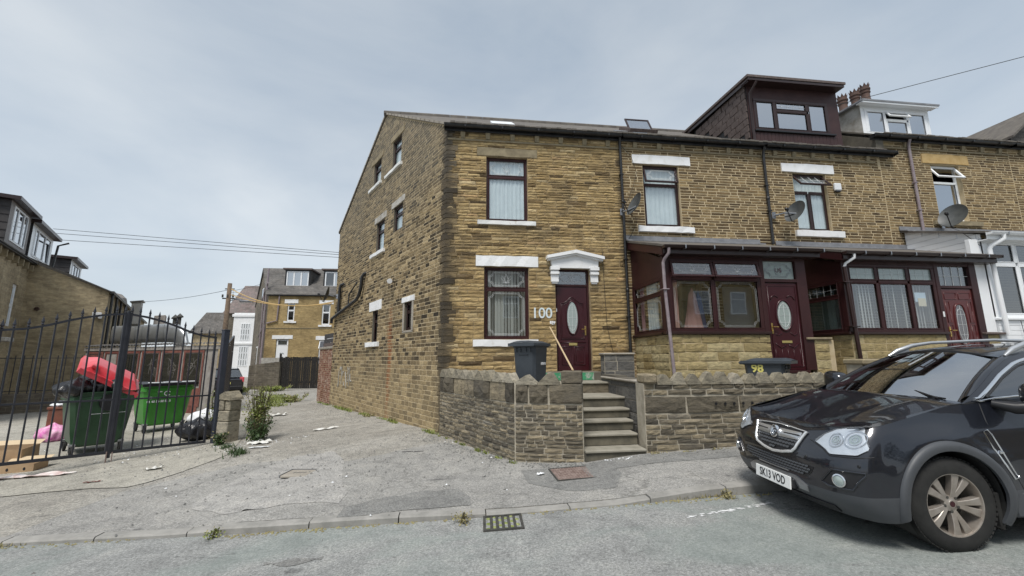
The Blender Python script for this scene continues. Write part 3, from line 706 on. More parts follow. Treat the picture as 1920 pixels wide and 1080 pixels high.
def roof_sheet(mb,poly,th=.05):
    n=len(poly); b=mb.pts(poly+[(x,y,z-th) for x,y,z in poly]); mb.f.append(tuple(b+i for i in range(n))); mb.f.append(tuple(b+n+i for i in reversed(range(n))))
    for i in range(n): j=(i+1)%n; mb.f.append((b+i,b+n+i,b+n+j,b+j))
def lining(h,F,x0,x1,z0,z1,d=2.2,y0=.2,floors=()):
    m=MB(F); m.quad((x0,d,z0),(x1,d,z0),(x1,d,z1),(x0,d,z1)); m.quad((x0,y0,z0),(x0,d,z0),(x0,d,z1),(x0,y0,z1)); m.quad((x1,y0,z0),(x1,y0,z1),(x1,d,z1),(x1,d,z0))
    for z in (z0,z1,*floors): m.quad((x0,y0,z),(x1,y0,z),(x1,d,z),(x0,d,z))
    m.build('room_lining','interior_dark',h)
def gutter(h,x0,x1,z,y,mat,r=.065,label=None):
    m=MB(F0)
    m.prism([(x0,z-.12),(x1,z-.12),(x1,z+.0),(x0,z+.0)],y+.075,y+.11)      # fascia board
    prof=[(math.cos(a)*r,math.sin(a)*r) for a in np.linspace(math.pi,2*math.pi,9)]
    n=len(prof)
    for k in range(n-1):
        (a,b),(c,d)=prof[k],prof[k+1]
        m.quad((x0,y+a,z+b),(x1,y+a,z+b),(x1,y+c,z+d),(x0,y+c,z+d)); 
    m.tube([(x0,y-r,z),(x1,y-r,z)],.008,6); m.tube([(x0,y+r,z),(x1,y+r,z)],.008,6)
    for x in (x0,x1): m.prism([(x-.004,z-.1),(x+.004,z-.1),(x+.004,z-.001),(x-.004,z-.001)],y-r,y+.07)
    o=m.build('gutter',mat,h,label=label)
    b=MB(F0); x=x0+.5
    while x<x1: b.bbox(x-.02,x+.02,y-r-.006,y+.07,z-r-.01,z-r+.008,.003); b.bbox(x-.02,x+.02,y-r-.01,y-r-.002,z-r,z+.012,.003); x+=.9
    b.build('gutter_bracket',mat,o)
    return o

# ---------------------------------------------------------------- house 100
H1=thing('terraced_house','end terrace stone house with white pedimented door and number 100 painted beside it','house',(-.36,FY,0),group='stone houses of the terrace')
o1=[(.59,1.60,4.89,6.54),(.36,1.85,6.545,6.77),(.38,1.79,4.78,4.885),(.55,1.60,2.07,3.765),(.35,1.83,3.77,4.03),(.30,1.80,1.90,2.065),(2.24,3.08,1.30,3.745),(2.12,3.30,3.746,3.95)]
ch1=lambda z:(.085,.125) if z<2.2 else ((.07,.11) if z<4.2 else (.052,.09))
cw1=lambda z:(.25,.6) if z<4.2 else (.2,.52)
open1=[o for o in o1]
def front_open(l): return l
# mortar skin has holes only for the true openings
Wf=wall_face(MB(F0),(0,7.24),lambda a,b:(-.36,4.03),[o1[0],o1[3],o1[6]])
W1=Wf.build('wall','mortar_tan',H1)
st=lay(lambda a,b:(-.36,4.02),.55,7.12,o1,ch1,cw1,.013,11,tone_mix(.07)); put_stones(W1,F0,st,STM,'stone_front',.022,175,seed=3,jit=.012)
lintel(H1,F0,.36,1.85,6.55,6.765,'lintel_stone',label='bare brown stone lintel',proud=.018); lintel(H1,F0,.38,1.79,4.785,4.885,'white_flaking',.06,'sill',label='white painted sill flaking along its edge')
lintel(H1,F0,.35,1.83,3.775,4.025,'white_paint',.03); lintel(H1,F0,.30,1.80,1.905,2.06,'white_paint',.06,'sill')
window(H1,F0,.59,1.60,4.89,6.54,'maroon',.055,.075,[(0,1,0,.70,None,0,None),(0,1,.70,1,'lotus',0,None)],cur=9,cury=.03,glass='glass_up')
window(H1,F0,.55,1.60,2.07,3.765,'maroon',.055,.075,[(0,1,0,.69,'octagon',0,None),(0,1,.69,1,'lotus',0,None)],cur='slats',glass='glass')
# door, fanlight, pediment
fr=MB(F0); fr.bbox(2.24,2.285,.08,.16,1.33,3.745,.005); fr.bbox(3.035,3.08,.08,.16,1.33,3.745,.005); fr.bbox(2.285,3.035,.082,.158,3.70,3.745,.005); fr.bbox(2.285,3.035,.082,.158,3.33,3.385,.005)
DF=fr.build('door_frame','maroon',H1)
fl=MB(F0); fl.box(2.285,3.035,.115,.123,3.385,3.70); fl.build('fanlight','glass_dark',H1); ll=MB(F0); lead_lines(ll,2.29,3.03,3.39,3.695,.108,style='lotus'); ll.build('lead_pattern','lead_strip',H1)
door(H1,F0,2.29,3.03,1.345,3.325,.10,'maroon_door','arch_oval','R')
th=MB(F0); th.bbox(2.2,3.12,-.02,.16,1.27,1.335,.01); th.build('door_step','lintel_stone',H1)
pdm=MB(F0)
pdm.prism([(2.16,3.75),(3.28,3.75),(3.30,3.99),(2.72,4.10),(2.12,3.99)],-.10,.0)
pdm.prism([(2.02,3.96),(2.72,4.10),(3.42,3.96),(3.42,4.03),(2.72,4.18),(2.02,4.03)],-.20,.0)
pdm.prism([(2.05,3.92),(2.72,4.06),(3.39,3.92),(3.39,3.965),(2.72,4.105),(2.05,3.965)],-.16,.001)
for x in (2.13,3.10):
    pdm.prism([(x,3.42),(x+.18,3.42),(x+.18,3.76),(x,3.76)],-.07,.0); pdm.prism([(x-.012,3.60),(x+.192,3.60),(x+.192,3.66),(x-.012,3.66)],-.11,.002); pdm.prism([(x+.02,3.38),(x+.16,3.38),(x+.16,3.42),(x+.02,3.42)],-.05,.001); pdm.prism([(x-.02,3.70),(x+.20,3.70),(x+.20,3.78),(x-.02,3.78)],-.13,.003)
pdm.build('pediment','white_paint',H1)
# number painted on the wall
me=text_mesh('100',.35,.001,.003,.95); me.materials.clear(); me.materials.append(M['paint_sprayed']); me.transform(F0@Matrix.Translation((1.90,-.026,2.665))@Matrix.Rotation(R(90),4,'X')); link('house_number',me,H1)
dr=MB(F0); rs=np.random.default_rng(5)
for i in range(7): 
    x=2.10+rs.uniform(0,.12); z=2.44+rs.uniform(-.02,.03); dr.bbox(x-.02,x+.02,-.028,-.018,z-.018,z+.02,.004)
dr.build('paint_drip','white_flat',H1)
# eaves
sc_=MB(F0); sc_.bbox(-.36,4.0,-.035,.0,6.91,6.96,.006); sc_.build('string_course','lintel_stone',H1); corbels(H1,-.30,4.0,6.97,7)
gutter(H1,-.44,4.03,7.235,-.17,'gutter_black')
# gable
S0,S1=9.9,9.9; zE,zP,sP=7.10,9.86,4.46
def gur(a,b):
    def rng_(z):
        return (-9.87 if z<7.03 else -9.87+(z-7.03)/(9.87-7.03)*5.37, 0 if z<7.30 else -(z-7.30)/(9.87-7.30)*4.5)
    A,B=rng_(a),rng_(b); return (max(A[0],B[0]),min(A[1],B[1])) if a!=b else A
oG=[(-3.78,-3.04,7.56,8.52),(-3.95,-2.82,8.525,8.72),(-4.3,-2.93,7.45,7.555),
    (-5.6,-4.84,7.6,8.46),(-5.85,-4.68,8.465,8.66),(-5.95,-4.72,7.49,7.595),
    (-3.46,-2.74,5.41,6.2),(-3.62,-2.60,6.205,6.40),(-5.0,-4.25,5.1,6.12),(-5.2,-4.08,6.125,6.33),(-5.42,-4.12,4.98,5.095),
    (-4.98,-4.48,2.17,3.16),(-5.28,-4.16,3.165,3.47),(-5.42,-4.25,2.02,2.165),
    (-2.33,-1.82,2.39,3.15),(-2.50,-1.66,3.155,3.30),(-2.42,-2.335,2.35,3.15),(-1.815,-1.72,2.35,3.15),(-2.42,-1.72,2.33,2.385)]
GH=[oG[i] for i in (0,3,6,8,11,14)]
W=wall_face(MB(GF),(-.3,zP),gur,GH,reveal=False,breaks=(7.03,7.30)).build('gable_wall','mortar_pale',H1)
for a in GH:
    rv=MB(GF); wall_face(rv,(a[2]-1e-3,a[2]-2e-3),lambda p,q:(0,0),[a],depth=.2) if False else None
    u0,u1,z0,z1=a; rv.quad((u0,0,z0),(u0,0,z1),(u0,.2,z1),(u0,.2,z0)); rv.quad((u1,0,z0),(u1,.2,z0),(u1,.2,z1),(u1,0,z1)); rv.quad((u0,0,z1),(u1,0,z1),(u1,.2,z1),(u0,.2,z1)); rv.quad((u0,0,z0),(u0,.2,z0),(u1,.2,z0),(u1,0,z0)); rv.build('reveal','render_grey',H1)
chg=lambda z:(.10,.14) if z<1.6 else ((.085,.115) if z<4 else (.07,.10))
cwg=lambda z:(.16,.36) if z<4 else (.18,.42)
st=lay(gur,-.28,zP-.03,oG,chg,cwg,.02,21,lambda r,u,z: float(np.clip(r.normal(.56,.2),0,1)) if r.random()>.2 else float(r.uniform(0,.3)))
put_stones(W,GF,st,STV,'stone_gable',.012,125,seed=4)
r_=np.random.default_rng(77); z=.0; d_=.02
while z<7.18:
    hq=float(r_.uniform(.08,.17)); a_,b_=(float(r_.uniform(.10,.30)),float(r_.uniform(.10,.28))); d_=.016+float(r_.uniform(0,.012)); cx_=-.36-d_*(1-sg)/cg; cy_=FY-d_
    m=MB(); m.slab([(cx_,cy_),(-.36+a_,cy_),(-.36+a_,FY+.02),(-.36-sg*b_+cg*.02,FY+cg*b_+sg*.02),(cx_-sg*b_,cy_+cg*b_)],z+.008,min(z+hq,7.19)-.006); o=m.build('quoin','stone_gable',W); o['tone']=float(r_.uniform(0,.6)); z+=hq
for i,(mt,nm,pr) in {1:('lintel_stone','lintel',.025),2:('white_flaking','sill',.07),4:('lintel_stone','lintel',.025),5:('white_flaking','sill',.07),7:('render_white','lintel',.02),9:('render_white','lintel',.025),10:('white_paint','sill',.07),12:('white_paint','lintel',.03),13:('white_paint','sill',.07),15:('white_paint','lintel',.03)}.items():
    a=oG[i]; lintel(H1,GF,a[0],a[1],a[2]+.004,a[3]-.003,mt,pr,nm)
for i in (16,17,18): a=oG[i]; m=MB(GF); m.bbox(a[0],a[1],-.02,.08,a[2],a[3],.005); m.build('render_surround','lintel_ochre' if False else 'concrete',H1)
for i in (0,3,6,8,11,14):
    a=oG[i]; window(H1,GF,*a,'brown_upvc',.05,.06,[(0,1,0,.66,None,0,None),(0,1,.66,1,None,0,None)],cur=4 if i in (0,3,6,8) else None,glass='glass' if i<11 else 'glass_dark')
# roof over no.100, following the skewed gable
kx=-sg/cg
def gx(y): return -.36+kx*(y-FY)
ZR=9.94;YR=13.42
rf=MB(); roof_sheet(rf,[(gx(9.3)-.04,9.30,7.23),(4.03,9.30,7.23),(4.03,YR,ZR),(gx(YR)-.04,YR,ZR)]); roof_sheet(rf,[(gx(YR)-.04,YR,ZR),(4.03,YR,ZR),(4.03,18.15,7.05),(gx(18.15)-.04,18.15,7.05)])
RF=rf.build('roof','slate',H1)
rg=MB(); 
for i in range(12):
    a=gx(YR)-.1+i*(4.03-gx(YR)+.1)/12; b=a+(4.03-gx(YR)+.1)/12-.012; rg.tube([(a,YR,ZR-.02),(b,YR,ZR-.02)],.10,8)
rg.build('ridge_tile','slate',RF)
ed=MB(); 
r_=np.random.default_rng(3)
for i in range(34):      # lowest slates show their thick uneven edges over the gutter
    x=gx(9.3)-.05+i*(4.03+.4)/34; ed.bbox(x,x+.122,9.24+r_.uniform(-.015,.01),9.6,7.225+r_.uniform(0,.012),7.262+r_.uniform(0,.02),.004)
ed.build('eaves_slates','slate',RF)
vg=MB(); 
for a,b in (((gx(9.3)-.06,9.3,7.19),(gx(YR)-.06,YR,ZR-.045)),((gx(YR)-.06,YR,ZR-.045),(gx(18.15)-.06,18.15,7.02))):
    A,B=Vector(a),Vector(b); n=16
    for i in range(n):
        p=A.lerp(B,i/n+.004); q=A.lerp(B,(i+1)/n-.004); o_=Vector((.0,0,.06+r_.uniform(-.004,.012))); s_=Vector((cg,sg,0))*.18
        vg.quad(p,q,q+o_,p+o_); vg.quad(p+o_,q+o_,q+o_+s_,p+o_+s_); vg.quad(p,p+s_,q+s_,q)
vg.build('verge','concrete',RF)
sk=MB(Matrix.Translation((1.05,10.2,7.83))@Matrix.Rotation(R(34.6),4,'X')); frame_ring(sk,-.30,.30,-.001,.05,.02,-.4,.4); sk.bbox(-.3,.3,-.4,.4,.0,.06,.01); sk.build('skylight','upvc_white',RF)
lining(H1,F0,-.2,4.0,.9,7.0,2.2,.2,(4.4,))
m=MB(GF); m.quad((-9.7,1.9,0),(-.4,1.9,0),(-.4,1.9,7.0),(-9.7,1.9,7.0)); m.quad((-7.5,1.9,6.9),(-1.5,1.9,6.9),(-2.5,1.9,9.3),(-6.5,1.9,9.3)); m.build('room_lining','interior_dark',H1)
# rear wall
rw=MB(); rw.quad((gx(18.06),18.06,-.4),(16,18.06,-.4),(16,18.06,7.05),(gx(18.06),18.06,7.05)); rw.build('rear_wall','wall_sooty',H1)
# pipes on the gable
pipe_run('waste_pipe',H1,GF,[(-9.95,-.10,3.12),(-9.93,-.10,3.30),(-6.55,-.10,3.72),(-6.25,-.10,3.86),(-6.08,-.10,4.10),(-6.02,-.10,4.45),(-5.95,-.06,4.56),(-5.9,.05,4.60)],.058,'gutter_black')
pipe_run('soil_pipe',H1,GF,[(-8.9,-.10,3.5),(-8.9,-.10,4.45),(-8.85,-.08,4.58),(-8.7,.05,4.64)],.06,'gutter_black')
pipe_run('overflow_pipe',H1,GF,[(-7.6,-.08,3.65),(-7.6,-.08,4.05),(-6.9,-.07,4.3),(-6.9,.05,4.5)],.025,'gutter_black')
la=thing('wall_lamp','small black and white flood lamp on the gable above the little windows','lamp',GF@Vector((-3.15,0,3.86)))
m=MB(GF); m.tube([(-3.15,0,3.86),(-3.15,-.13,3.86)],.02,8); m.tube([(-3.34,-.13,3.90),(-3.2,-.15,3.88)],.045,10); m.build('bracket','black_plastic',la); m=MB(GF); m.tube([(-3.2,-.15,3.88),(-3.05,-.19,3.85)],.06,12,rs=[.04,.075]); m.build('lamp_head','white_flat',la)
dish(tuple(GF@Vector((-9.3,-.42,4.22))),.30,R(-75),R(-15),'dark satellite dish fixed to the rear end of the gable wall',(.3,.14,-.05))
# white scrawl sprayed low down on the gable
r_=np.random.default_rng(15); m=MB(GF)
for k in range(9):
    x=-8.6+k*.20; p=[(x+r_.uniform(-.1,.1),-.022,.95+r_.uniform(-.42,.42)) for _ in range(4)]; m.tube(p,.016,4)
m.build('spray_scrawl','render_white',H1)
# boundary wall behind the gable
BW=thing('boundary_wall','low red brick boundary wall continuing back from the end of the gable','wall',GF@Vector((-11,0,0)))
mb=MB(GF); mb.box(-12.25,-9.9,.02,.3,-.4,2.08); WB=mb.build('wall','mortar_pale',BW)
put_stones(WB,GF@Matrix.Translation((0,.02,0)),lay(lambda a,b:(-12.25,-9.9),-.35,2.06,[],(.075,.085),(.2,.24),.012,5),STV,'brick_red',.01,160,name='brick',seed=9)
mb=MB(GF); mb.bbox(-12.3,-9.9,-.02,.34,2.08,2.17,.01); mb.build('coping','concrete',BW)
tb=thing('board_screen','weathered dark boards standing on the low brick wall beside the gable','fence',GF@Vector((-10.9,.1,2.17)))
for i,(z0,z1) in enumerate(((2.18,2.34),(2.35,2.52),(2.54,2.74))):
    mb=MB(GF); mb.bbox(-11.9+i*.05,-9.95,.08,.11,z0,z1,.004); mb.build('board','cladding_dark' if i else 'slate_brown',tb)
mb=MB(GF); mb.bbox(-11.85,-11.78,.115,.17,2.17,2.76,.004); mb.bbox(-10.2,-10.13,.115,.17,2.17,2.76,.004); mb.build('stud','timber_dark',tb)

# ---------------------------------------------------------------- houses 98 and 96
def roof_pair(h,x0,x1,z0=7.23,zr=ZR):
    r=MB(); roof_sheet(r,[(x0,9.30,z0),(x1,9.30,z0),(x1,YR,zr),(x0,YR,zr)]); roof_sheet(r,[(x0,YR,zr),(x1,YR,zr),(x1,18.15,7.05),(x0,18.15,7.05)]); o=r.build('roof','slate',h)
    e=MB(); n=int((x1-x0)/.125)
    for i in range(n): x=x0+i*(x1-x0)/n; e.bbox(x+.001,x+(x1-x0)/n-.004,9.24+random.uniform(-.015,.01),9.6,z0-.005+random.uniform(0,.012),z0+.032+random.uniform(0,.02),.004)
    e.build('eaves_slates','slate',o)
    g=MB(); n=int((x1-x0)/.45)
    for i in range(n): g.tube([(x0+i*(x1-x0)/n,YR,zr-.02),(x0+(i+1)*(x1-x0)/n-.012,YR,zr-.02)],.10,8)
    g.build('ridge_tile','slate',o); return o
TT=lambda r,u,z: float(np.clip(r.normal(.42,.2),0,1))
def terrace(x0,x1,label,win,lint,sill,seed,ztop=7.24,zbot=.6,lmat='white_paint',smat='white_paint',n=300,doors=(),extra=()):
    h=thing('terraced_house',label,'house',(x0,FY,0),group='stone houses of the terrace')
    ops=[win,lint,sill,*doors,*extra]; W=wall_face(MB(F0),(0,ztop),lambda a,b:(x0,x1),[win,*doors]).build('wall','mortar_pale',h)
    st=lay(lambda a,b:(x0+.002,x1-.002),zbot,ztop-.12,ops,(.062,.085),(.17,.46),.021,seed,TT); put_stones(W,F0,st,STV,'stone_terrace',.010,n,seed=seed,order=lambda s:(s[1]-s[0])*(s[3]-s[2])*(1 if s[2]>4.4 else .01)/(FY**2+((s[0]+s[1])/2)**2)**1.5)
    lintel(h,F0,lint[0],lint[1],lint[2]+.004,lint[3]-.003,lmat,.03); lintel(h,F0,sill[0],sill[1],sill[2]+.003,sill[3]-.004,smat,.07,'sill')
    lining(h,F0,x0+.03,x1-.03,.9,ztop-.2,2.2,.2,(4.4,))
    return h
H2=terrace(4.03,8.02,'stone terraced house with number 98 maroon porch, closed-curtained upper window and an open roof window','',(0,0,0,0),(0,0,0,0),0) if False else None
H2=terrace(4.03,8.02,'mid terrace stone house behind the first maroon porch, with a lace-curtained upper window',(4.60,5.58,4.89,6.55),(4.33,5.91,6.555,6.80),(4.39,5.87,4.73,4.885),31,doors=[(4.75,5.95,2.0,3.5),(6.5,7.4,1.35,3.4)])
window(H2,F0,4.60,5.58,4.89,6.55,'brown_upvc',.06,.075,[(0,1,0,.69,None,0,None),(0,1,.69,1,'octagon',14,None)],cur=7,cury=.03,glass='glass_up')
window(H2,F0,4.75,5.95,2.0,3.5,'brown_upvc',.06,.11,[(0,.5,0,1,None,0,None),(.5,1,0,1,None,0,None)],cur=6,cur_mat='curtain_green')
mm=MB(F0); mm.bbox(6.5,7.4,.12,.17,1.35,3.4,.01); mm.build('inner_door','upvc_white',H2)
mm=MB(F0); mm.bbox(4.03,8.02,-.035,.0,6.93,6.98,.006); mm.build('string_course','lintel_stone',H2); corbels(H2,4.1,8.0,6.985,6)
gutter(H2,4.03,8.02,7.235,-.17,'gutter_black'); R2=roof_pair(H2,4.03,8.02)
# open roof window
VT=Matrix.Translation((4.95,10.36,8.0))@Matrix.Rotation(R(33.4),4,'X')
m=MB(VT); frame_ring(m,-.40,.40,-.45,.45,.06,-.05,.0) if False else None
v=MB(VT@Matrix.Rotation(R(-90),4,'X')); frame_ring(v,-.40,.40,-.45,.45,.05,-.08,.02); RW=v.build('skylight','slate_brown',R2)
sT=VT@Matrix.Translation((0,-.1,.1))@Matrix.Rotation(R(28),4,'X')@Matrix.Rotation(R(-90),4,'X')
v=MB(sT); frame_ring(v,-.36,.36,-.36,.40,.05,-.02,.02); v.build('sash','gutter_brown',RW); v=MB(sT); v.box(-.31,.31,-.004,.004,-.31,.35); v.build('pane','glass_sky',RW)
fl=MB(Matrix.Translation((4.55,10.25,7.87))@Matrix.Rotation(R(33.4),4,'X')); fl.bbox(-.35,.25,-.12,.08,0,.04,.01); fl.build('flashing','lead',R2)

H3=terrace(8.02,11.62,'mid terrace stone house under the tall maroon roof dormer, with a propped-open upper window',(8.85,9.85,4.92,6.54),(8.54,10.11,6.545,6.80),(8.73,10.13,4.74,4.915),32,doors=[(8.9,10.3,2.0,3.5)],extra=[(11.55,11.7,6.8,7.3)])
window(H3,F0,8.85,9.85,4.92,6.54,'brown_upvc',.06,.08,[(0,.5,0,.68,None,0,None),(.5,1,0,.68,None,0,None),(0,1,.68,1,'grid',38,None)],cur=9,cury=.03,glass='glass_up')
window(H3,F0,8.9,10.3,2.0,3.5,'brown_upvc',.06,.11,[(0,.5,0,1,None,0,None),(.5,1,0,1,None,0,None)],cur=8,cur_mat='curtain_green')
mm=MB(F0); mm.bbox(8.02,11.45,-.035,.0,6.93,6.98,.006); mm.build('string_course','lintel_stone',H3); corbels(H3,8.1,11.5,6.985,6)
gutter(H3,8.02,11.98,7.235,-.17,'gutter_black'); R3=roof_pair(H3,8.02,11.62)
# downpipes
pipe_run('downpipe',H1,F0,[(3.98,-.16,7.17),(3.99,-.09,7.05),(4.0,-.07,6.9),(4.0,-.07,1.0)],.034,'gutter_black',[(6.2,4.0),(5.22,4.0),(4.0,4.0),(2.6,4.0)],sockets=(5.2,3.2))
m=MB(F0); m.tube([(3.98,-.06,6.9),(3.98,-.06,5.0)],.02,6); 
pipe_run('downpipe',H2,F0,[(8.0,-.16,7.17),(8.0,-.09,7.05),(8.0,-.07,6.9),(8.0,-.07,4.5)],.036,'gutter_black',[(6.1,8.0),(5.4,8.0)],sockets=(5.7,))

# maroon dormer on 96
DM=MB(Matrix.Translation((0,0,0)))
DX0,DX1,DYF=7.86,10.78,9.62
fz0,fz1=7.38,9.17
wn=(8.0,10.3,7.80,8.74)
F9=Matrix.Translation((0,DYF,0))
d=wall_face(MB(F9),(fz0,fz1),lambda a,b:(DX0,DX1-.1),[(8.03,10.33,7.80,8.76)],depth=.1); d.build('dormer_front','maroon_dormer',H3)
def zroof(y,zr=ZR,z0=7.23): return z0+(y-9.3)*(zr-z0)/(YR-9.3)
ck=MB()
for x in (DX1-.1,DX0):
    ck=MB(); ck.quad((x,DYF,fz0),(x,DYF,9.2),(x,12.2,9.35),(x,12.2,zroof(12.2))); CK=ck.build('dormer_cheek','ink_black',H3)
# individual slates on the visible cheek, laid in slanting courses
cm=Matrix(((0,1,0,DX0),(-1,0,0,0),(0,0,1,0),(0,0,0,1)))        # local x = -Y, y = +X
sv,sf=[],[]
sm_=MB(); sm_.bbox(-.5,.5,-1,0,-.5,.5,.03); sm_=sm_.mesh('slate','slate_brown')
cnt=0
ang=R(0)
for row in range(1,10,2): link('slate',sm_,CK,cm@Matrix.Translation((-(DYF+.105),0,7.47+row*.2))@Matrix.Rotation(R(4),4,'X')@Matrix.Diagonal((.15,.036,.178,1))) if 7.47+row*.2<9.15 else None
for row in range(10):
    z=7.47+row*.2
    for c in range(9):
        y=DYF+.19+c*.345+(row%2)*.17
        zc=z+ (y-DYF)*.0
        if zc<zroof(y)+.05 or zc>9.2-.03-(0 if True else 0): continue
        if y>12.0: continue
        link('slate',sm_,CK,cm@Matrix.Translation((-y,-.0,zc))@Matrix.Rotation(random.uniform(-.012,.012),4,'Y')@Matrix.Rotation(R(4),4,'X')@Matrix.Diagonal((.318,.03+random.uniform(0,.012),.178,1)))
rfm=MB(); rfm.slab([(DX0-.16,DYF-.30),(DX1-.06,DYF-.30),(DX1-.06,12.9),(DX0-.16,12.9)],lambda x,y:9.22+(y-DYF)*.055,lambda x,y:9.29+(y-DYF)*.055); rfm.build('dormer_roof','slate_brown',H3)
m=MB(F9); m.bbox(DX0-.13,DX1-.10,-.28,-.255,9.12,9.20,.004); m.prism([(DX0-.14,9.12),(DX1-.08,9.14),(DX1-.08,9.16),(DX0-.14,9.15)],-.27,.02); m.build('fascia','gutter_brown',H3)
m=MB(); m.quad((DX0-.12,DYF-.26,9.08),(DX0-.12,DYF-.26,9.24),(DX0-.12,12.4,9.42),(DX0-.12,12.4,9.26)); m.box(DX0-.115,DX0-.07,DYF-.26,12.4,9.1,9.2) if False else None; m.build('bargeboard','gutter_brown',H3)
for i in range(26):
    pass
pl=MB(F9)
for i in range(24):
    x=DX0+.04+i*.115
    pl.bbox(x,x+.107,-.022,-.002,fz0+.02,7.74,.005)
PLK=None
one=MB(); one.bbox(-.0535,.0535,-.022,-.002,-.17,.17,.005); one=one.mesh('plank','maroon_dormer')
for i in range(24): link('plank',one,H3,None) if False else None
for i in range(24):
    o=link('plank',one,H3,Matrix.Translation((DX0+.10+i*.113,DYF,7.56))); o.matrix_parent_inverse=WM(H3).inverted()
m=MB(F9); m.bbox(7.98,10.45,-.07,.0,7.755,7.80,.006); m.build('sill','black_plastic',H3)
window(H3,F9,8.03,10.33,7.80,8.76,'brown_upvc',.07,-.02,[(0,.28,0,1,None,0,'glass_sky'),(.28,.72,0,.66,None,0,'glass_sky'),(.28,.72,.66,1,'grid',0,'glass_sky'),(.72,1,0,1,None,0,'glass_sky')],depth=.08)
pipe_run('downpipe',H3,F9,[(7.98,-.27,9.10),(7.93,-.2,8.98),(7.90,-.07,8.85),(7.90,-.07,7.42)],.034,'gutter_brown')
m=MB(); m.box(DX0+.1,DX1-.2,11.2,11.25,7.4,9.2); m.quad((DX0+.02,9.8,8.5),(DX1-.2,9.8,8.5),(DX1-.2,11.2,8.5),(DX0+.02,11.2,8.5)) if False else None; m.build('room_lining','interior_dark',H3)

# ---------------------------------------------------------------- house 94 (steps up the hill) and its neighbour
H4=terrace(11.62,16.0,'stone terraced house one step up the hill, with white dormer and white porch',(13.26,14.21,5.34,7.04),(12.99,14.52,7.045,7.33),(13.0,14.55,5.2,5.335),33,ztop=7.74,lmat='lintel_ochre',smat='lintel_stone',n=300)
window(H4,F0,13.26,14.21,5.34,7.04,'upvc_white',.05,.11,[(0,1,0,.70,None,0,'glass_sky'),(0,1,.70,1,None,30,None)])
mm=MB(F0); mm.bbox(11.8,16.0,-.035,.0,7.42,7.47,.006); mm.build('string_course','lintel_stone',H4); corbels(H4,12.2,16.0,7.475,6)
gutter(H4,11.35,16.0,7.735,-.17,'gutter_black'); R4=roof_pair(H4,11.62,16.0,7.73,10.42)
pipe_run('downpipe',H4,F0,[(12.53,-.16,7.67),(12.55,-.09,7.55),(12.56,-.07,7.4),(12.56,-.07,5.0)],.036,'downpipe_lilac',[(6.4,12.56),(5.6,12.56)])
pw=MB(); pw.slab([(11.50,9.42),(11.74,9.42),(11.74,YR),(11.50,YR)],lambda x,y:7.1+(y-9.42)*.645,lambda x,y:7.66+(y-9.42)*.66); pw.build('party_wall','render_grey',H4)
# white dormer
F10=Matrix.Translation((0,10.02,0))
wx0,wx1,wz0,wz1=11.96,14.18,8.16,9.10
d=wall_face(MB(F10),(7.9,9.15),lambda a,b:(wx0-.08,wx1+.06),[(wx0+.04,wx1-.04,wz0,9.0)],depth=.08); d.build('dormer_front','upvc_white',H4)
window(H4,F10,wx0+.04,wx1-.04,wz0,9.0,'upvc_white',.07,-.02,[(0,.32,0,1,None,0,'glass_sky'),(.32,.68,0,.62,None,0,'glass_sky'),(.32,.68,.62,1,None,30,'glass_dark'),(.68,1,0,1,None,0,'glass_sky')],depth=.08)
m=MB(); m.quad((wx0-.08,10.02,7.9),(wx0-.08,10.02,9.15),(wx0-.08,12.3,9.25),(wx0-.08,12.3,zroof(12.3,10.42,7.73))); m.build('dormer_cheek','render_white',H4); m=MB(); m.quad((wx1+.06,10.02,7.9),(wx1+.06,10.02,9.15),(wx1+.06,12.3,9.25),(wx1+.06,12.3,zroof(12.3,10.42,7.73))); m.build('dormer_cheek','render_white',H4)
m=MB(); m.slab([(wx0-.22,9.78),(wx1+.2,9.78),(wx1+.2,12.9),(wx0-.22,12.9)],lambda x,y:9.13+(y-10)*.07,lambda x,y:9.18+(y-10)*.07); m.build('dormer_roof','lead',H4)
m=MB(); m.bbox(wx0-.2,wx1+.18,9.80,9.83,9.06,9.13,.004); m.bbox(wx0-.2,wx1+.18,9.83,10.02,9.09,9.115,.003); m.build('fascia','upvc_white',H4)
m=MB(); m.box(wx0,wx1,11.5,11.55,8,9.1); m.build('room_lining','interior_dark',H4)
# chimney with three crown pots
m=MB(); m.bbox(14.9,16.7,13.0,13.75,9.6,11.0,.02); CH=m.build('chimney','wall_sooty',H4)
m=MB(); m.bbox(14.8,16.8,12.9,13.85,11.0,11.15,.02); m.build('chimney_cap','lintel_stone',CH)
pot=MB(); pot.lathe([(0,0),(.17,0),(.19,.06),(.17,.1),(.15,.14),(.145,.40),(.17,.42),(.175,.46),(.15,.48),(.15,.53),(.18,.55),(.185,.60),(.16,.62),(.16,.70),(.13,.70),(.13,.2)],18)
for k in range(8):
    a=2*math.pi*k/8; T=Matrix.Rotation(a,4,'Z')@Matrix.Translation((.145,0,.70)); b=pot.pts([(-.015,-.055,0),(-.015,.055,0),(.045,0,.13),(.015,-.055,0),(.015,.055,0)],T); pot.f+=[(b,b+1,b+2),(b+4,b+3,b+2),(b,b+2,b+3),(b+1,b+4,b+2)]
pot=pot.mesh('chimney_pot','terracotta',35)
for x,y,z in ((15.12,13.38,11.15),(15.72,13.38,11.42),(16.22,13.38,11.72)):
    o=link('chimney_pot',pot,CH,Matrix.Translation((x,y,z))@Matrix.Diagonal((1.0,1.0,1.0,1)))
m=MB(); m.bbox(15.5,15.95,13.15,13.6,11.15,11.42,.01); m.bbox(15.96,16.5,13.15,13.6,11.15,11.72,.01); m.build('pot_plinth','lintel_stone',CH)
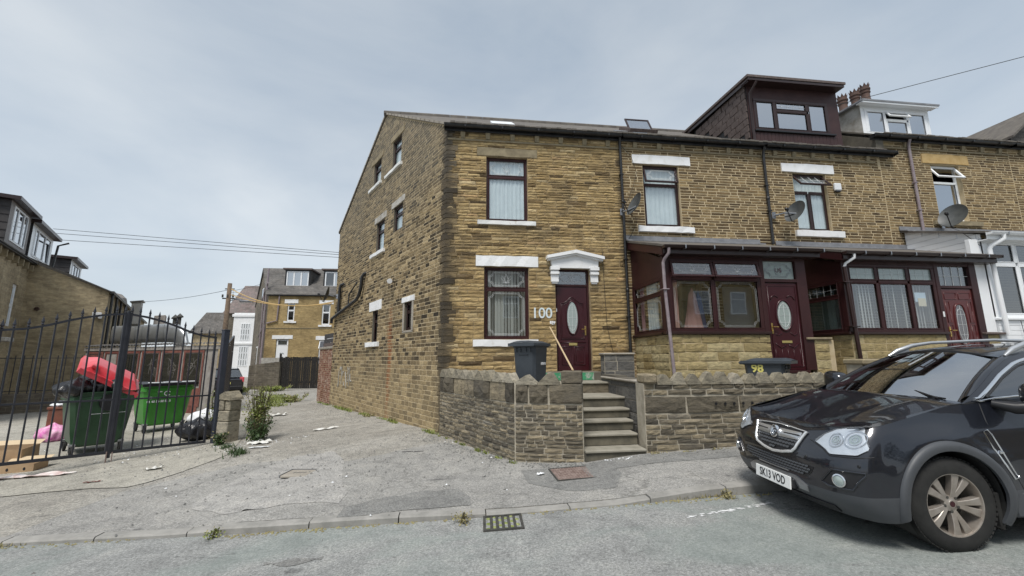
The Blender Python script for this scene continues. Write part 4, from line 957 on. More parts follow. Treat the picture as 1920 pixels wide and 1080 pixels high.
H5=terrace(16.0,20.4,'stone terraced house at the far right of the row with a pitched slate dormer','',(0,0,0,0),(0,0,0,0),0) if False else thing('terraced_house','stone terraced house at the right edge of the row with a pitched slate dormer','house',(16,FY,0),group='stone houses of the terrace')
WW=wall_face(MB(F0),(0,7.74),lambda a,b:(16.0,20.4),[(17.6,18.5,5.34,7.04)]).build('wall','mortar_pale',H5)
put_stones(WW,F0,lay(lambda a,b:(16.0,20.4),.9,7.6,[(17.6,18.5,5.34,7.04)],(.062,.085),(.17,.46),.021,35,TT),STV,'stone_terrace',.01,60,seed=35)
window(H5,F0,17.6,18.5,5.34,7.04,'upvc_white',.05,.11,[(0,1,0,.70,None,0,None),(0,1,.70,1,None,0,None)]); corbels(H5,16.1,20.2,7.475,6); gutter(H5,16.0,20.4,7.735,-.17,'gutter_black'); roof_pair(H5,16.0,20.4,7.73,10.42); lining(H5,F0,16.03,20.3,.9,7.5,2.2,.2,(4.4,))
m=MB(); zz=lambda y:zroof(y,10.42,7.73)
m.quad((18.1,10.6,8.5),(20.6,10.6,8.5),(20.6,10.6,9.0),(19.4,10.6,9.95),(18.1,10.6,8.9)); m.build('dormer_front','slate_far',H5)
m=MB(); roof_sheet(m,[(17.9,10.4,8.75),(19.4,10.4,9.98),(19.4,13.4,9.98),(17.9,13.4,8.75)],.08); roof_sheet(m,[(19.4,10.4,9.98),(20.9,10.4,8.75),(20.9,13.4,8.75),(19.4,13.4,9.98)],.08); m.build('dormer_roof','slate',H5)
m=MB(); m.quad((16,18.06,-.4),(20.4,18.06,-.4),(20.4,18.06,7.05),(16,18.06,7.05)); m.quad((20.4,9.5,0),(20.4,18.06,0),(20.4,18.06,7.05),(20.4,YR,10.4),(20.4,9.5,7.7)); m.build('rear_wall','wall_sooty',H5)

# satellite dishes, alarm box, cables
dish((4.22,9.10,5.26),.27,R(-84),R(-24),'dark round satellite dish beside the black downpipe above the first porch',(-.25,.34,-.05))
dish((8.45,9.05,5.22),.27,R(-80),R(-24),'weathered grey satellite dish left of the propped-open upper window',(-.33,.4,.06))
dish((13.10,9.05,5.28),.31,R(-78),R(-24),'large oval grey satellite dish over the sill of the white framed window',(.1,.38,-.1))
ab=thing('alarm_box','white burglar alarm box on the stone wall between two upper windows','alarm',(10.12,9.5,6.16))
m=MB(F0); m.bbox(10.02,10.22,-.09,-.015,6.06,6.27,.02); m.build('cover','plastic_white',ab); m=MB(F0); m.bbox(10.05,10.19,-.075,-.02,6.02,6.058,.008); m.build('strobe','black_plastic',ab)
def cable(name,label,pts,r=.006,mat='cable_black',parent=None):
    m=MB(); m.tube(pts,r,5); o=m.build(name,mat,parent)
    if parent is None: o['label']=label; o['category']='cable'
    return o
cable('wall_cable','thin dark cable running down the stonework right of the white pediment door',[(3.42,9.465,4.3),(3.44,9.465,3.2),(3.46,9.465,2.4),(3.55,9.46,1.9),(3.6,9.46,1.7)],.005)
cable('wall_cable','thin dark cable looping from the satellite dish down beside the curtained upper window',[(4.05,9.45,5.3),(4.3,9.44,5.9),(4.42,9.455,6.3),(4.3,9.45,6.7),(4.05,9.45,7.0)],.005)
cable('wall_cable','thin dark cable hanging from the first satellite dish to the porch roof',[(4.3,9.40,5.1),(4.33,9.44,4.95),(4.22,9.45,4.7),(4.10,9.45,4.5)],.005)
# ================================================================ PORCHES (parts of the houses behind them)
def side_frame(x): return Matrix(((0,1,0,x),(-1,0,0,0),(0,0,1,0),(0,0,0,1)))    # local x = -Y, y = +X
PY=7.9; FP=Matrix.Translation((0,PY,0))
def porch_wall(h,segs,mat='stone_porch',ch=(.155,.185),cw=(.3,.6),seed=1,n=80,mortar='mortar_pale',gap=.012,proud=.022,kind=None):
    m=MB(); 
    for F,x0,x1,z0,z1 in segs:
        T=m.M; m.M=F; m.box(x0,x1,.0,.12,z0,z1); m.M=T
    W=m.build('porch_wall',mortar,h)
    for i,(F,x0,x1,z0,z1) in enumerate(segs):
        put_stones(W,F,lay(lambda a,b:(x0,x1),z0,z1,[],ch,cw,gap,seed+i,lambda r,u,z:r.random()),kind or STM,mat,proud,n//len(segs)+20,seed=seed+i)
    return W
def porch_roof(h,x0,x1,zb,zf,yf,mat='slate',flash=True,over=.0,gm='gutter_brown',fx0=None,fx1=None,fz=.0):
    m=MB(); m.slab([(x0,yf),(x1,yf),(x1,FY),(x0,FY)],lambda x,y:zf-.05+(y-yf)*(zb-zf)/(FY-yf),lambda x,y:zf+.0+(y-yf)*(zb-zf)/(FY-yf)); o=m.build('porch_roof',mat,h)
    if flash:
        f=MB(); f.slab([(x0-.03,FY-.22),(x1+.05,FY-.22),(x1+.05,FY),(x0-.03,FY)],lambda x,y:zb+(y-FY)*(zb-zf)/(FY-yf)+.006,lambda x,y:zb+(y-FY)*(zb-zf)/(FY-yf)+.03+.01*math.sin(x*5)); f.bbox(x0-.03,x1+.05,FY-.035,FY-.016,zb+.0,zb+.12,.004); f.build('flashing','lead',o)
    g=MB(Matrix.Translation((0,yf,0))); r=.055; z=zf-.05; y=-.07
    prof=[(math.cos(a)*r,math.sin(a)*r) for a in np.linspace(math.pi,2*math.pi,9)]
    for (a,b),(c,d) in zip(prof[:-1],prof[1:]): g.quad((x0,y+a,z+b),(x1,y+a,z+b),(x1,y+c,z+d),(x0,y+c,z+d))
    g.tube([(x0,y-r,z),(x1,y-r,z)],.008,6); g.tube([(x0,y+r,z),(x1,y+r,z)],.008,6)
    for x in (x0,x1): g.prism([(x-.004,z-r),(x+.004,z-r),(x+.004,z),(x-.004,z)],y-r,y+r)
    G=g.build('porch_gutter',gm,h)
    b=MB(Matrix.Translation((0,yf,0))); x=x0+.45
    while x<x1: b.bbox(x-.012,x+.012,y-r-.008,y+r,z-r-.012,z-r,.003); b.bbox(x-.012,x+.012,y-r-.012,y-r-.003,z-r,z+.012,.003); x+=.62
    b.build('gutter_bracket','steel',G)
    f=MB(Matrix.Translation((0,yf,0))); f.bbox(x0+.02,x1-.02,-.012,.008,zf-.20,zf-.055,.004); f.bbox(x0+.02,x1-.02,.008,PY-yf+.04,zf-.205,zf-.185,.003); f.build('fascia','gutter_brown' if gm!='upvc_white' else 'upvc_white',h); return o
# --- first porch (98)
pw=porch_wall(H2,[(FP,4.15,6.38,.55,2.09),(FP,7.39,7.72,.55,1.98),(side_frame(4.15),-9.49,-7.905,.9,2.09),(side_frame(7.72)@Matrix.Diagonal((1,1,1,1)),-9.49,-7.905,.55,1.98)],seed=51,n=120)
m=MB(FP); m.bbox(4.09,6.40,-.06,.14,2.095,2.15,.008); m.build('sill','brown_upvc',H2); m=MB(side_frame(4.15)); m.bbox(-9.49,-7.97,-.06,.12,2.095,2.15,.008); m.build('sill','brown_upvc',H2)
m=MB(FP); m.bbox(7.2,7.78,-.05,1.55,1.985,2.03,.008); m.build('coping','lintel_stone',H2)
m=MB(FP); m.bbox(4.13,4.25,-.01,.11,2.15,3.72,.006); m.bbox(7.15,7.38,-.01,.11,1.36,3.72,.006); m.bbox(6.30,6.40,-.008,.108,1.36,3.72,.006); m.bbox(4.25,7.15,-.005,.1,3.66,3.74,.006); m.bbox(6.40,7.15,-.007,.1,3.20,3.27,.006); m.bbox(6.38,7.2,-.03,.12,1.30,1.355,.006); m.build('door_frame','maroon',H2)
window(H2,FP,4.25,6.30,2.15,3.66,'maroon',.055,.0,[(0,.475,0,.73,'octagon',0,None),(.475,1,0,.73,'octagon',0,None),(0,.475,.73,1,'lotus',13,None),(.475,1,.73,1,'lotus',13,None)],depth=.07,glass='glass')
m=MB(FP); m.box(6.42,7.13,.05,.058,3.27,3.66); FLG=m.build('fanlight','glass_frost',H2); l=MB(FP); lead_lines(l,6.42,7.13,3.27,3.66,.043,.004,'octagon'); l.tube([(6.47,.043,3.465),(6.70,.043,3.465)],.004,4); l.tube([(6.85,.043,3.465),(7.08,.043,3.465)],.004,4); l.tube(ellipse(6.775,3.465,.085,.095,.043,20),.004,4,True); l.build('lead_pattern','steel',FLG)
lettering('US',.13,FP@Matrix.Translation((6.775,.043,3.462)),'maroon_ink',FLG,'monogram')
fsh=MB(FP); fsh.box(6.42,7.13,.10,.105,3.27,3.66); fsh.build('fanlight_blind','curtain',FLG)
door(H2,FP,6.41,7.14,1.36,3.19,.02,'maroon_door','oval_swirl','L')
m=MB(FP); m.bbox(6.66,6.89,.008,.018,1.915,1.965,.003); m.build('letterbox','letterbox',H2)
m=MB(F0); m.bbox(2.56,2.76,.088,.098,1.925,1.985,.004); m.build('letterbox','letterbox',H1)
m=MB(F0); m.bbox(2.262,2.285,.07,.082,2.72,2.80,.003); m.build('door_bell','white_flat',H1)
SF=side_frame(4.15)
window(H2,SF,-9.45,-8.02,2.15,3.30,'maroon',.055,.0,[(0,1,0,.70,'octagon',0,None),(0,1,.70,1,'octagon',0,None)],depth=.07)
m=MB(SF); m.prism([(-9.49,3.30),(-8.02,3.30),(-8.02,3.70),(-9.49,4.35)],-.0,.03); m.prism([(-9.49,2.1),(-9.45,2.1),(-9.45,3.32),(-9.49,3.32)],-.01,.07); m.build('side_panel','maroon',H2)
m=MB(side_frame(7.38)); m.prism([(-9.49,3.1),(-8.02,3.1),(-8.02,3.70),(-9.49,4.35)],-.0,.03); m.build('side_panel','maroon',H2)
window(H2,side_frame(7.36),-9.45,-8.02,2.03,3.10,'maroon',.055,.0,[(0,1,0,1,None,0,None)],depth=.07)
porch_roof(H2,4.05,7.62,4.50,3.92,7.72)
m=MB(); m.slab([(4.06,7.75),(4.13,7.75),(4.13,9.49),(4.06,9.49)],lambda x,y:3.86+(y-7.72)*.326-.17,lambda x,y:3.86+(y-7.72)*.326+.0); m.build('bargeboard','maroon',H2)
m=MB(FP); m.tube([(4.16,-.25,3.82),(4.16,-.25,3.72),(4.12,-.13,3.62),(4.10,-.10,3.55),(4.10,-.10,3.0)],.033,10); m.bbox(4.03,4.17,-.16,-.0,2.985,3.005,.003); m.build('downpipe','downpipe_lilac',H2,smooth=50,label='pale lilac upper length of plastic downpipe'); m=MB(FP); m.tube([(4.10,-.10,2.998),(4.18,-.10,1.2)],.033,10); m.build('downpipe','downpipe_lilac',H2,smooth=50)
# things inside the porch
m=MB(FP)
def gown(h,x,y,z0,z1,w,mat,label=None,cat=None,group=None):
    m=MB(FP@Matrix.Translation((x,y,0)))
    def f(u,v):
        a=u*2*math.pi; r=w*(.28+.72*(1-v)**1.3)*(1+.12*math.sin(a*7+v*3)); 
        if v>.86: r=w*.22*(1-(v-.86)/.2)
        return (r*math.cos(a),.45*r*math.sin(a),z0+(z1-z0)*v)
    m.grid(f,42,14); o=m.build('hanging_gown',mat,None,smooth=True); o['label']=label; o['category']=cat
    return o
gown(H2,4.98,.42,2.18,3.12,.22,'dress_pink','pink gown hanging inside the porch behind the middle of its first pane','dress')
gown(H2,5.19,.52,2.18,3.05,.16,'blue_cloth','dark blue garment hanging beside the pink gown inside the porch','dress')
cu=MB(FP); 
curtain(H2,FP,4.30,4.52,2.16,3.4,.18,'dress_pink',2); curtain(H2,side_frame(4.15),-9.3,-9.1,2.16,3.28,.12,'dress_pink',2); curtain(H2,side_frame(4.15),-8.95,-8.5,2.16,3.28,.10,'curtain',4)

# --- second porch (96)
porch_wall(H3,[(FP,8.28,10.66,.9,2.09),(side_frame(8.28),-9.49,-7.905,.55,2.09),(FP,11.62,12.0,.9,2.09)],seed=61,n=120,proud=.01)
m=MB(FP); m.bbox(8.2,10.68,-.06,.12,2.095,2.15,.008); m.build('sill','brown_upvc',H3); m=MB(side_frame(8.28)); m.bbox(-9.49,-7.97,-.06,.12,2.095,2.15,.008); m.build('sill','brown_upvc',H3); m=MB(FP); m.bbox(11.55,12.15,-.08,.14,2.095,2.14,.008); m.build('sill','slate_brown',H3)
m=MB(FP); m.bbox(8.26,8.38,-.01,.11,2.15,3.70,.006); m.bbox(10.60,10.70,-.008,.108,1.3,3.70,.006); m.bbox(11.52,11.70,-.01,.11,1.3,3.70,.006); m.bbox(8.38,11.52,-.005,.1,3.64,3.72,.006); m.bbox(10.70,11.52,-.007,.1,3.13,3.19,.006); m.build('door_frame','maroon',H3)
W=2.22
window(H3,FP,8.38,10.60,2.15,3.64,'maroon',.06,.0,[(0,.335,0,.74,None,0,None),(.335,.69,0,.74,None,0,None),(.69,1,0,.74,None,0,None),(0,.335,.74,1,'grid',0,'glass_frost'),(.335,.69,.74,1,'grid',0,'glass_frost'),(.69,1,.74,1,'grid',0,'glass_frost')],depth=.07,cur='slats',curz=(.0,.72))
m=MB(FP); m.box(10.70,11.52,.05,.058,3.19,3.64); FL=m.build('fanlight','glass_dark',H3); l=MB(FP); lead_lines(l,10.70,11.52,3.19,3.64,.043,.004,'grid'); l.build('lead_pattern','lead_strip',FL)
door(H3,FP,10.71,11.51,1.3,3.12,.02,'door_red','panel_oval','L',glassm='glass_dark')
m=MB(FP); m.bbox(10.98,11.22,.006,.02,1.74,1.80,.004); m.build('letterbox','black_plastic',H3); m=MB(FP); m.bbox(10.63,10.67,-.02,-.006,2.48,2.60,.006); m.build('door_bell','white_flat',H3); 
m=MB(FP); m.bbox(10.06,10.34,.05,.056,2.82,3.03,.001); m.build('note','pad_blue',H3,label='pale blue note taped inside the glass'); m=MB(FP); m.bbox(10.12,10.32,.042,.047,2.72,2.90,.001); m.build('note','pad_cream',H3,label='cream note taped below the blue one')
S8=side_frame(8.28)
window(H3,S8,-9.45,-8.02,2.15,3.30,'maroon',.055,.0,[(0,1,0,.68,None,0,None),(0,1,.68,1,'grid',0,'glass_dark')],depth=.07)
curtain(H3,S8,-9.4,-8.5,2.16,3.1,.3,'curtain_green',10,.02)
m=MB(S8); m.prism([(-9.49,3.30),(-8.02,3.30),(-8.02,3.70),(-9.49,4.33)],-.0,.03); m.build('side_panel','maroon',H3)
porch_roof(H3,8.14,12.08,4.48,3.90,7.72)
m=MB(); m.slab([(8.15,7.75),(8.22,7.75),(8.22,9.49),(8.15,9.49)],lambda x,y:3.84+(y-7.72)*.326-.17,lambda x,y:3.84+(y-7.72)*.326); m.build('bargeboard','maroon',H3)
m=MB(FP); m.tube([(8.36,-.25,3.80),(8.36,-.25,3.72),(8.26,-.12,3.62),(8.24,-.1,3.54)],.03,8); m.build('gutter_elbow','upvc_white',H3,smooth=50); m=MB(FP); m.tube([(8.24,-.10,3.55),(8.33,-.10,1.3)],.04,10); m.bbox(8.14,8.34,-.15,.0,3.20,3.215,.002); m.bbox(8.18,8.38,-.15,.0,2.25,2.265,.002); m.build('downpipe','brown_upvc',H3,smooth=50)
# --- white porch (94)
S12=side_frame(12.02)
cl=MB(S12); cl.box(-9.49,-7.9,.0,.02,.9,2.5); CKP=MB(S12); CKP.prism([(-9.49,2.5),(-7.9,2.5),(-7.9,4.42),(-9.49,5.02)],.0,.02); PC=CKP.build('porch_side','upvc_white',H4)
one=MB(); one.bbox(0,1,-.02,-.001,-.066,.066,.006); one=one.mesh('cladding_board','upvc_white')
for i in range(11):
    z=3.55+i*.138; x1=-7.92; x0=-9.48
    # boards cut to the roof slope
    if z+.07>4.42: 
        x1=-7.9-(z+.07-4.42)/(.60)*1.59
    if x1-x0>.1: link('cladding_board',one,PC,S12@Matrix.Translation((x0,0,z))@Matrix.Diagonal((x1-x0,1,1,1)))
porch_roof(H4,11.9,16.0,5.0,4.45,7.72,gm='upvc_white')
m=MB(FP); m.bbox(12.02,12.12,-.01,.12,2.4,4.28,.006); m.build('corner_post','upvc_white',H4); m=MB(FP); m.bbox(11.71,12.0,.01,.10,2.145,4.3,.006); m.build('infill_panel','upvc_white',H4)
window(H4,FP,12.12,15.4,2.48,4.28,'upvc_white',.075,.0,[(0,.235,0,.69,None,0,'glass_tint'),(.235,.47,0,.69,None,0,'glass_tint'),(.47,.735,0,.69,None,0,'glass_tint'),(.735,1,0,.69,None,0,'glass_tint'),(0,.235,.69,1,None,0,'glass_tint'),(.235,.47,.69,1,None,0,'glass_tint'),(.47,.735,.69,1,None,0,'glass_tint'),(.735,1,.69,1,None,0,'glass_tint')],depth=.08)
m=MB(FP); m.bbox(12.0,15.6,-.07,.12,2.42,2.475,.008); m.build('sill','upvc_white',H4)
m=MB(FP); m.box(12.02,15.6,.0,.1,.8,2.42); PWB=m.build('porch_wall','upvc_white',H4)
for i in range(14): link('cladding_board',one,PWB,FP@Matrix.Translation((12.03,0,.92+i*.11))@Matrix.Diagonal((3.5,1,.78,1)))
m=MB(FP); m.tube([(12.28,-.25,4.36),(12.28,-.25,4.26),(12.10,-.12,4.12),(12.06,-.10,4.05),(12.10,-.10,2.1)],.045,8); m.build('downpipe','upvc_white',H4,smooth=50)
cable('wall_cable','thin black cable dropping across the white cladding of the last porch',[(11.94,8.6,4.9),(11.93,8.2,4.6),(11.95,7.85,4.1)],.006)
cable('wall_cable','thin black cable hanging below the white porch window',[(12.55,7.83,2.4),(12.58,7.83,2.0),(12.50,7.83,1.7)],.006)
# ================================================================ GROUND, ROAD, KERB
def interp(x,pts):
    if x<=pts[0][0]: return pts[0][1]
    for (a,b),(c,d) in zip(pts[:-1],pts[1:]):
        if x<=c: return b+(d-b)*(x-a)/(c-a)
    return pts[-1][1]
YK=lambda x:interp(x,[(-60,10.6),(-4.5,5.08),(-2.4,4.86),(.24,4.67),(1.86,4.63),(60,4.6)])
KH=lambda x:interp(x,[(-3,.03),(-2.42,.035),(-2.38,.06),(-.6,.055),(.6,.025),(1.7,.025),(2.7,.085),(4,.10)])
def und(x,y): return .006*math.sin(x*1.3+y*.7)+.005*math.sin(x*2.9-y*2.1+1)+(.012*math.sin(x*1.7+.5*y)*math.sin(y*1.1) if x<-1 and y>8 else 0)
def G0(x,y):
    fade=min(1,max(0,(y-YK(x)-.13)/1.)); 
    return gz(x)+KH(x)+und(x,y)*fade
def road_z(x,y): return gz(x)-.004+.004*math.sin(x*.8+y*1.3)-.0
def sheet(name,xs,yfn,zfn,mat,kind='structure',ny=12,label=None,parent=None):
    m=MB(); nx=len(xs)-1
    b=m.pts([(x,yfn(x,j/ny),zfn(x,yfn(x,j/ny))) for j in range(ny+1) for x in xs])
    for j in range(ny):
        for i in range(nx): m.f.append((b+j*(nx+1)+i,b+j*(nx+1)+i+1,b+(j+1)*(nx+1)+i+1,b+(j+1)*(nx+1)+i))
    return m.build(name,mat,parent,smooth=True,kind=kind)
XS=list(np.arange(-60,-11,2.5))+list(np.arange(-11,9,.25))+list(np.arange(9,61,2.5))
sheet('road',XS,lambda x,t:YK(x)+.0-t*(11 if t<.999 else 40)*(1 if t>0 else 0)-(0),road_z,'asphalt_road',ny=22)
sheet('alley',XS,lambda x,t:YK(x)+.12+(75*t**1.8),G0,'alley_dirt',ny=60)
ter=MB(); ter.quad((-700,-400,-1.2),(700,-400,-1.2),(700,900,-1.2),(-700,900,-1.2)); ter.build('terrain','alley_dirt',kind='structure')
# footway across the front, yard apron and repair patches, each a few millimetres above what it covers
nz_=lambda x,s=1,a=.05: a*(math.sin(x*3.1*s+1)+.6*math.sin(x*7.3*s+2)+.4*math.sin(x*15.1*s))
def patch(name,x0,x1,lo,hi,mat,dz=.004,n=60,zf=None):
    xs=list(np.linspace(x0,x1,n)); zf=zf or G0
    return sheet(name,xs,lambda x,t:lo(x)+(hi(x)-lo(x))*t,lambda x,y:zf(x,y)+dz,mat,ny=10)
patch('pavement',-4.6,40,lambda x:YK(x)+.125,lambda x:interp(x,[(-4.6,6.75),(-3.6,7.9),(-2.7,8.05),(-1.9,7.3),(-1.2,7.9),(-.4,8.6),(.3,7.9),(.9,6.7),(1.9,6.35),(40,6.3)])+nz_(x,1,.04),'asphalt_old',.004,190)
patch('yard',-16,-4.3,lambda x:interp(x,[(-16,7.4),(-6.2,6.88),(-5.5,6.98),(-4.64,6.95),(-4.45,7.45),(-4.3,8.4)])+nz_(x,.7,.03),lambda x:interp(x,[(-16,22),(-8.5,19),(-6.4,14.2),(-5.0,10.9),(-4.3,8.8)]),'yard_concrete',.010,90)
patch('pavement_patch',-3.2,-1.35,lambda x:5.35+nz_(x,1,.05)+max(0,(-2.6-x))*.8,lambda x:interp(x,[(-3.2,7.2),(-2.9,8.2),(-2.3,8.35),(-1.9,7.6),(-1.6,6.4),(-1.35,5.7)])+nz_(x,2,.04),'asphalt_pale',.008)
patch('pavement_patch',-1.25,.15,lambda x:4.88+nz_(x,.5,.03),lambda x:interp(x,[(-1.25,5.15),(-.4,5.55),(.0,5.5),(.15,5.2)])+nz_(x,2,.03),'asphalt_dark',.009)
patch('pavement_patch',.9,2.15,lambda x:interp(x,[(.9,5.6),(1.3,5.15),(1.9,5.1),(2.15,5.55)])+nz_(x,2,.015),lambda x:interp(x,[(.9,6.2),(2.15,6.25)]),'asphalt_dark',.008)
patch('pavement_patch',2.15,6.5,lambda x:5.78+nz_(x,.3,.02)+.0*x,lambda x:6.25,'asphalt_dark',.008)
patch('road_patch',-1.62,-1.15,lambda x:4.0+.13*(1-math.sin((x+1.62)/.47*math.pi)),lambda x:4.14-.08*(1-math.sin((x+1.62)/.47*math.pi))+nz_(x,2,.01),'asphalt_dark',.004,30,road_z)
# kerb stones
KB=thing('kerb','weathered kerb stones edging the pavement','kerb'); 
del KB['category']; del KB['label']; KB['kind']='structure'
x=-9.0; i=0
while x<14:
    L_=.9; xe=x+L_
    if x<-2.4<xe: xe=-2.4
    h0=KH(x+.02);h1=KH(xe-.02); m=MB(); g=.006; yy0,yy1=YK(x),YK(xe); r_=np.random.default_rng(i); dz=r_.uniform(-.006,.006)
    n=5; pr=[]
    for k in range(n+1):
        xx=x+g+(xe-x-2*g)*k/n; y0=YK(xx)+r_.uniform(-.004,.004); h=KH(min(max(xx,x+.021),xe-.021)); z=gz(xx)
        pr.append([(xx,y0,z-.08),(xx,y0+.003,z+h-.014+dz),(xx,y0+.018,z+h+.001+dz+r_.uniform(-.003,.003)),(xx,y0+.135,z+h+.003+dz),(xx,y0+.135,z-.08)])
    b=m.pts([p for q in pr for p in q])
    for k in range(n):
        for j in range(4): m.f.append((b+k*5+j,b+(k+1)*5+j,b+(k+1)*5+j+1,b+k*5+j+1))
    m.f.append((b,b+1,b+2,b+3,b+4)); e=b+n*5; m.f.append((e+4,e+3,e+2,e+1,e))
    m.build('kerb_stone','kerb_stone_mat',KB); x=xe; i+=1
# road gully grate, covers
gr=thing('drain_grate','small iron road gully grate choked with moss beside the kerb','drain',(.46,4.49,gz(.46)))
T=Matrix.Translation((.46,4.48,gz(.46)+.004))@Matrix.Rotation(-SL,4,'Y')@Matrix.Rotation(R(-3),4,'Z')
m=MB(T); 
for a in ((-.2,.2,-.19,-.16),(-.2,.2,.16,.19),(-.2,-.175,-.16,.16),(.175,.2,-.16,.16)): m.box(*a,-.02,.006)
m.build('frame','iron_dark',gr)
bar=MB(); bar.bbox(-.014,.014,-.158,.158,-.02,.004,.004); bar=bar.mesh('bar','iron_dark')
for k in range(5): link('bar',bar,gr,Matrix.Translation((-.117+k*.0585,-.01,.004))@Matrix.Rotation(-SL,4,'Y')@Matrix.Rotation(R(-3),4,'Z')) 
m=MB(T); m.grid(lambda u,v:(-.17+.34*u,-.155+.31*v,-.010+.012*math.sin(u*19)*math.sin(v*15+u*7)),26,18); m.build('moss','moss',gr,kind='stuff')
mh=thing('manhole_cover','rusty patterned iron cover set in the dark footway below the steps','manhole cover',(1.6,5.85,G0(1.6,5.85)))
T=Matrix.Translation((1.6,5.85,G0(1.6,5.85)+.012))@Matrix.Rotation(-SL,4,'Y'); m=MB(T); m.box(-.30,.30,-.27,.27,-.02,.0); m.build('plate','iron_rust',mh)
m=MB(T)
for i in range(15):
    for j in range(12): 
        x=-.275+i*.0393; y=-.245+j*.0445; m.box(x-.013+(.006 if j%2 else 0),x+.013+(.006 if j%2 else 0),y-.017,y+.017,-.001,.006)
m.build('tread_pattern','iron_rust',mh,kind='stuff'); m=MB(T)
for a in ((-.32,.32,-.29,-.272),(-.32,.32,.272,.29),(-.32,-.302,-.272,.272),(.302,.32,-.272,.272)): m.box(*a,-.02,.008)
m.build('frame','iron_dark',mh)
mh=thing('manhole_cover','small weathered service cover in the crossover beside the alley mouth','manhole cover',(-2.32,6.8,G0(-2.32,6.8)))
T=Matrix.Translation((-2.32,6.82,G0(-2.32,6.82)+.014))@Matrix.Rotation(R(-8),4,'Z'); m=MB(T); m.bbox(-.19,.17,-.17,.17,-.02,.004,.004); m.build('plate','concrete',mh)
m=MB(T)
for a in ((-.2,-.19,-.18,.18),(-.19,.17,.17,.18),): m.box(*a,-.02,.016)
for k in range(4): m.tube([(-.08+k*.05,-.02,.006),(-.06+k*.05,.04,.006)],.005,5)
m.build('frame','steel',mh)
# ================================================================ GARDEN WALLS AND STEPS
def edge_frame(p,q):
    d=Vector((q[0]-p[0],q[1]-p[1],0)); L_=d.length; d.normalize(); return Matrix(((d.x,-d.y,0,p[0]),(d.y,d.x,0,p[1]),(0,0,1,0),(0,0,0,1))),L_
TG=lambda r,u,z: float(np.clip(r.normal(.45,.24),0,1))
def coping_triangles(h,F,x0,x1,z,n,mat='coping_mat',hgt=.17,dep=.12,seed=0,flat=.2):
    r=np.random.default_rng(seed); w=(x1-x0)/n
    for i in range(n):
        a=x0+i*w+.006; b=x0+(i+1)*w-.006; c=(a+b)/2+r.uniform(-.02,.02); hh=hgt*r.uniform(.85,1.12); f=w*flat*r.uniform(.6,1.3)
        lo=z-.02; m=MB(F); P=[(a,lo),(b,lo),(b,lo+.03+r.uniform(0,.02)),(c+f/2,lo+hh+r.uniform(-.012,.012)),(c-f/2,lo+hh+r.uniform(-.012,.012)),(a,lo+.03+r.uniform(0,.02))]
        # three slices for a rough, weathered ridge
        ys=[-.03,dep*.33,dep*.66,dep]; pts=[]
        for y in ys: pts.append([(px+r.uniform(-.012,.012)*(k>1),y,pz+r.uniform(-.012,.012)*(k>1)) for k,(px,pz) in enumerate(P)])
        b0=m.pts([p for s in pts for p in s]); k6=len(P)
        m.f.append(tuple(b0+k for k in range(k6))); e=b0+3*k6; m.f.append(tuple(e+k for k in reversed(range(k6))))
        for s in range(3):
            for k in range(k6): l=(k+1)%k6; m.f.append((b0+s*k6+k,b0+(s+1)*k6+k,b0+(s+1)*k6+l,b0+s*k6+l))
        o=m.build('coping_stone',mat,h); o['tone']=float(r.uniform(.25,.95))
def garden_wall(name,label,segs,seed,thick=.3,maxn=300):
    """segs: list of (p,q,z0,[(za,zb,kind,ch,cw,gap,proud)],coping spec)"""
    h=thing(name,label,'wall',(*segs[0][0],0),0,group='stone garden walls along the pavement')
    core=MB(); allb=[]
    for (p,q,z0,bands,cop) in segs:
        F,L_=edge_frame(p,q); zt=bands[-1][1]; T=core.M; core.M=F; core.box(0,L_,0,thick,z0-.3,zt); core.M=T
        allb.append((F,L_,z0,bands,cop))
    W=core.build('core','mortar_grey',h)
    for i,(F,L_,z0,bands,cop) in enumerate(allb):
        for j,(za,zb,kind,ch,cw,gap,pr) in enumerate(bands):
            st=lay(lambda a,b:(0.004,L_-.004),za,zb,[],ch,cw,gap,seed+i*10+j,TG); put_stones(W,F,st,kind,'stone_garden',pr,maxn//(len(allb)*len(bands))+12,seed=seed+j+i*5,jit=.02)
        if cop: coping_triangles(h,F,*cop,seed=seed+i)
    return h
A_,B_,C_=(-.40,9.42),(.88,6.70),(1.88,6.36)
GW=garden_wall('garden_wall','low garden wall of thin dark stone courses with sawtooth coping at the corner left of the steps',[
 (A_,B_,-.05,[(-.05,.93,STM,(.05,.085),(.12,.36),.017,.022),(.93,1.27,STB,(.33,.34),(.32,.62),.02,.045)],(0,2.98,1.27,9)),
 (B_,C_,.1,[(.08,.93,STM,(.045,.085),(.12,.34),.015,.024),(.935,1.25,STB,(.31,.32),(.26,.4),.03,.05)],(0.02,.72,1.25,2))],71)
# gate pillar at the steps
Fp,Lp=edge_frame(B_,C_)
gp=MB(Fp); gp.bbox(.74,1.06,-.03,.31,1.25,1.44,.015); o=gp.build('pillar_stone','stone_garden',GW); o['tone']=.35
gp=MB(Fp); gp.bbox(.745,1.06,-.03,.30,.95,1.245,.02); o=gp.build('pillar_stone','stone_garden',GW); o['tone']=.3
pt=MB(); pt.quad((-.4,9.4,1.02),(.88,6.8,1.02),(1.88,6.5,1.02),(1.88,9.45,1.02)); pt.build('backfill','concrete',GW)
rb=MB(F0); rb.bbox(.88,1.09,-.03,-.0,1.20,1.32,.01); rb.build('air_brick','brick_red',H1)
gd=MB(); gd.slab([(-.3,9.5),(.95,6.95),(1.9,6.62),(1.9,9.5)],.5,.88); gd.build('garden_ground','concrete',kind='structure')
ST=thing('stone_steps','flight of dark stone steps with pale treads climbing to the front door','steps',(1.9,6.3,.1))
Z=[.275,.455,.615,.77,.945]; Yf=[6.28,6.58,6.86,7.14,7.42]
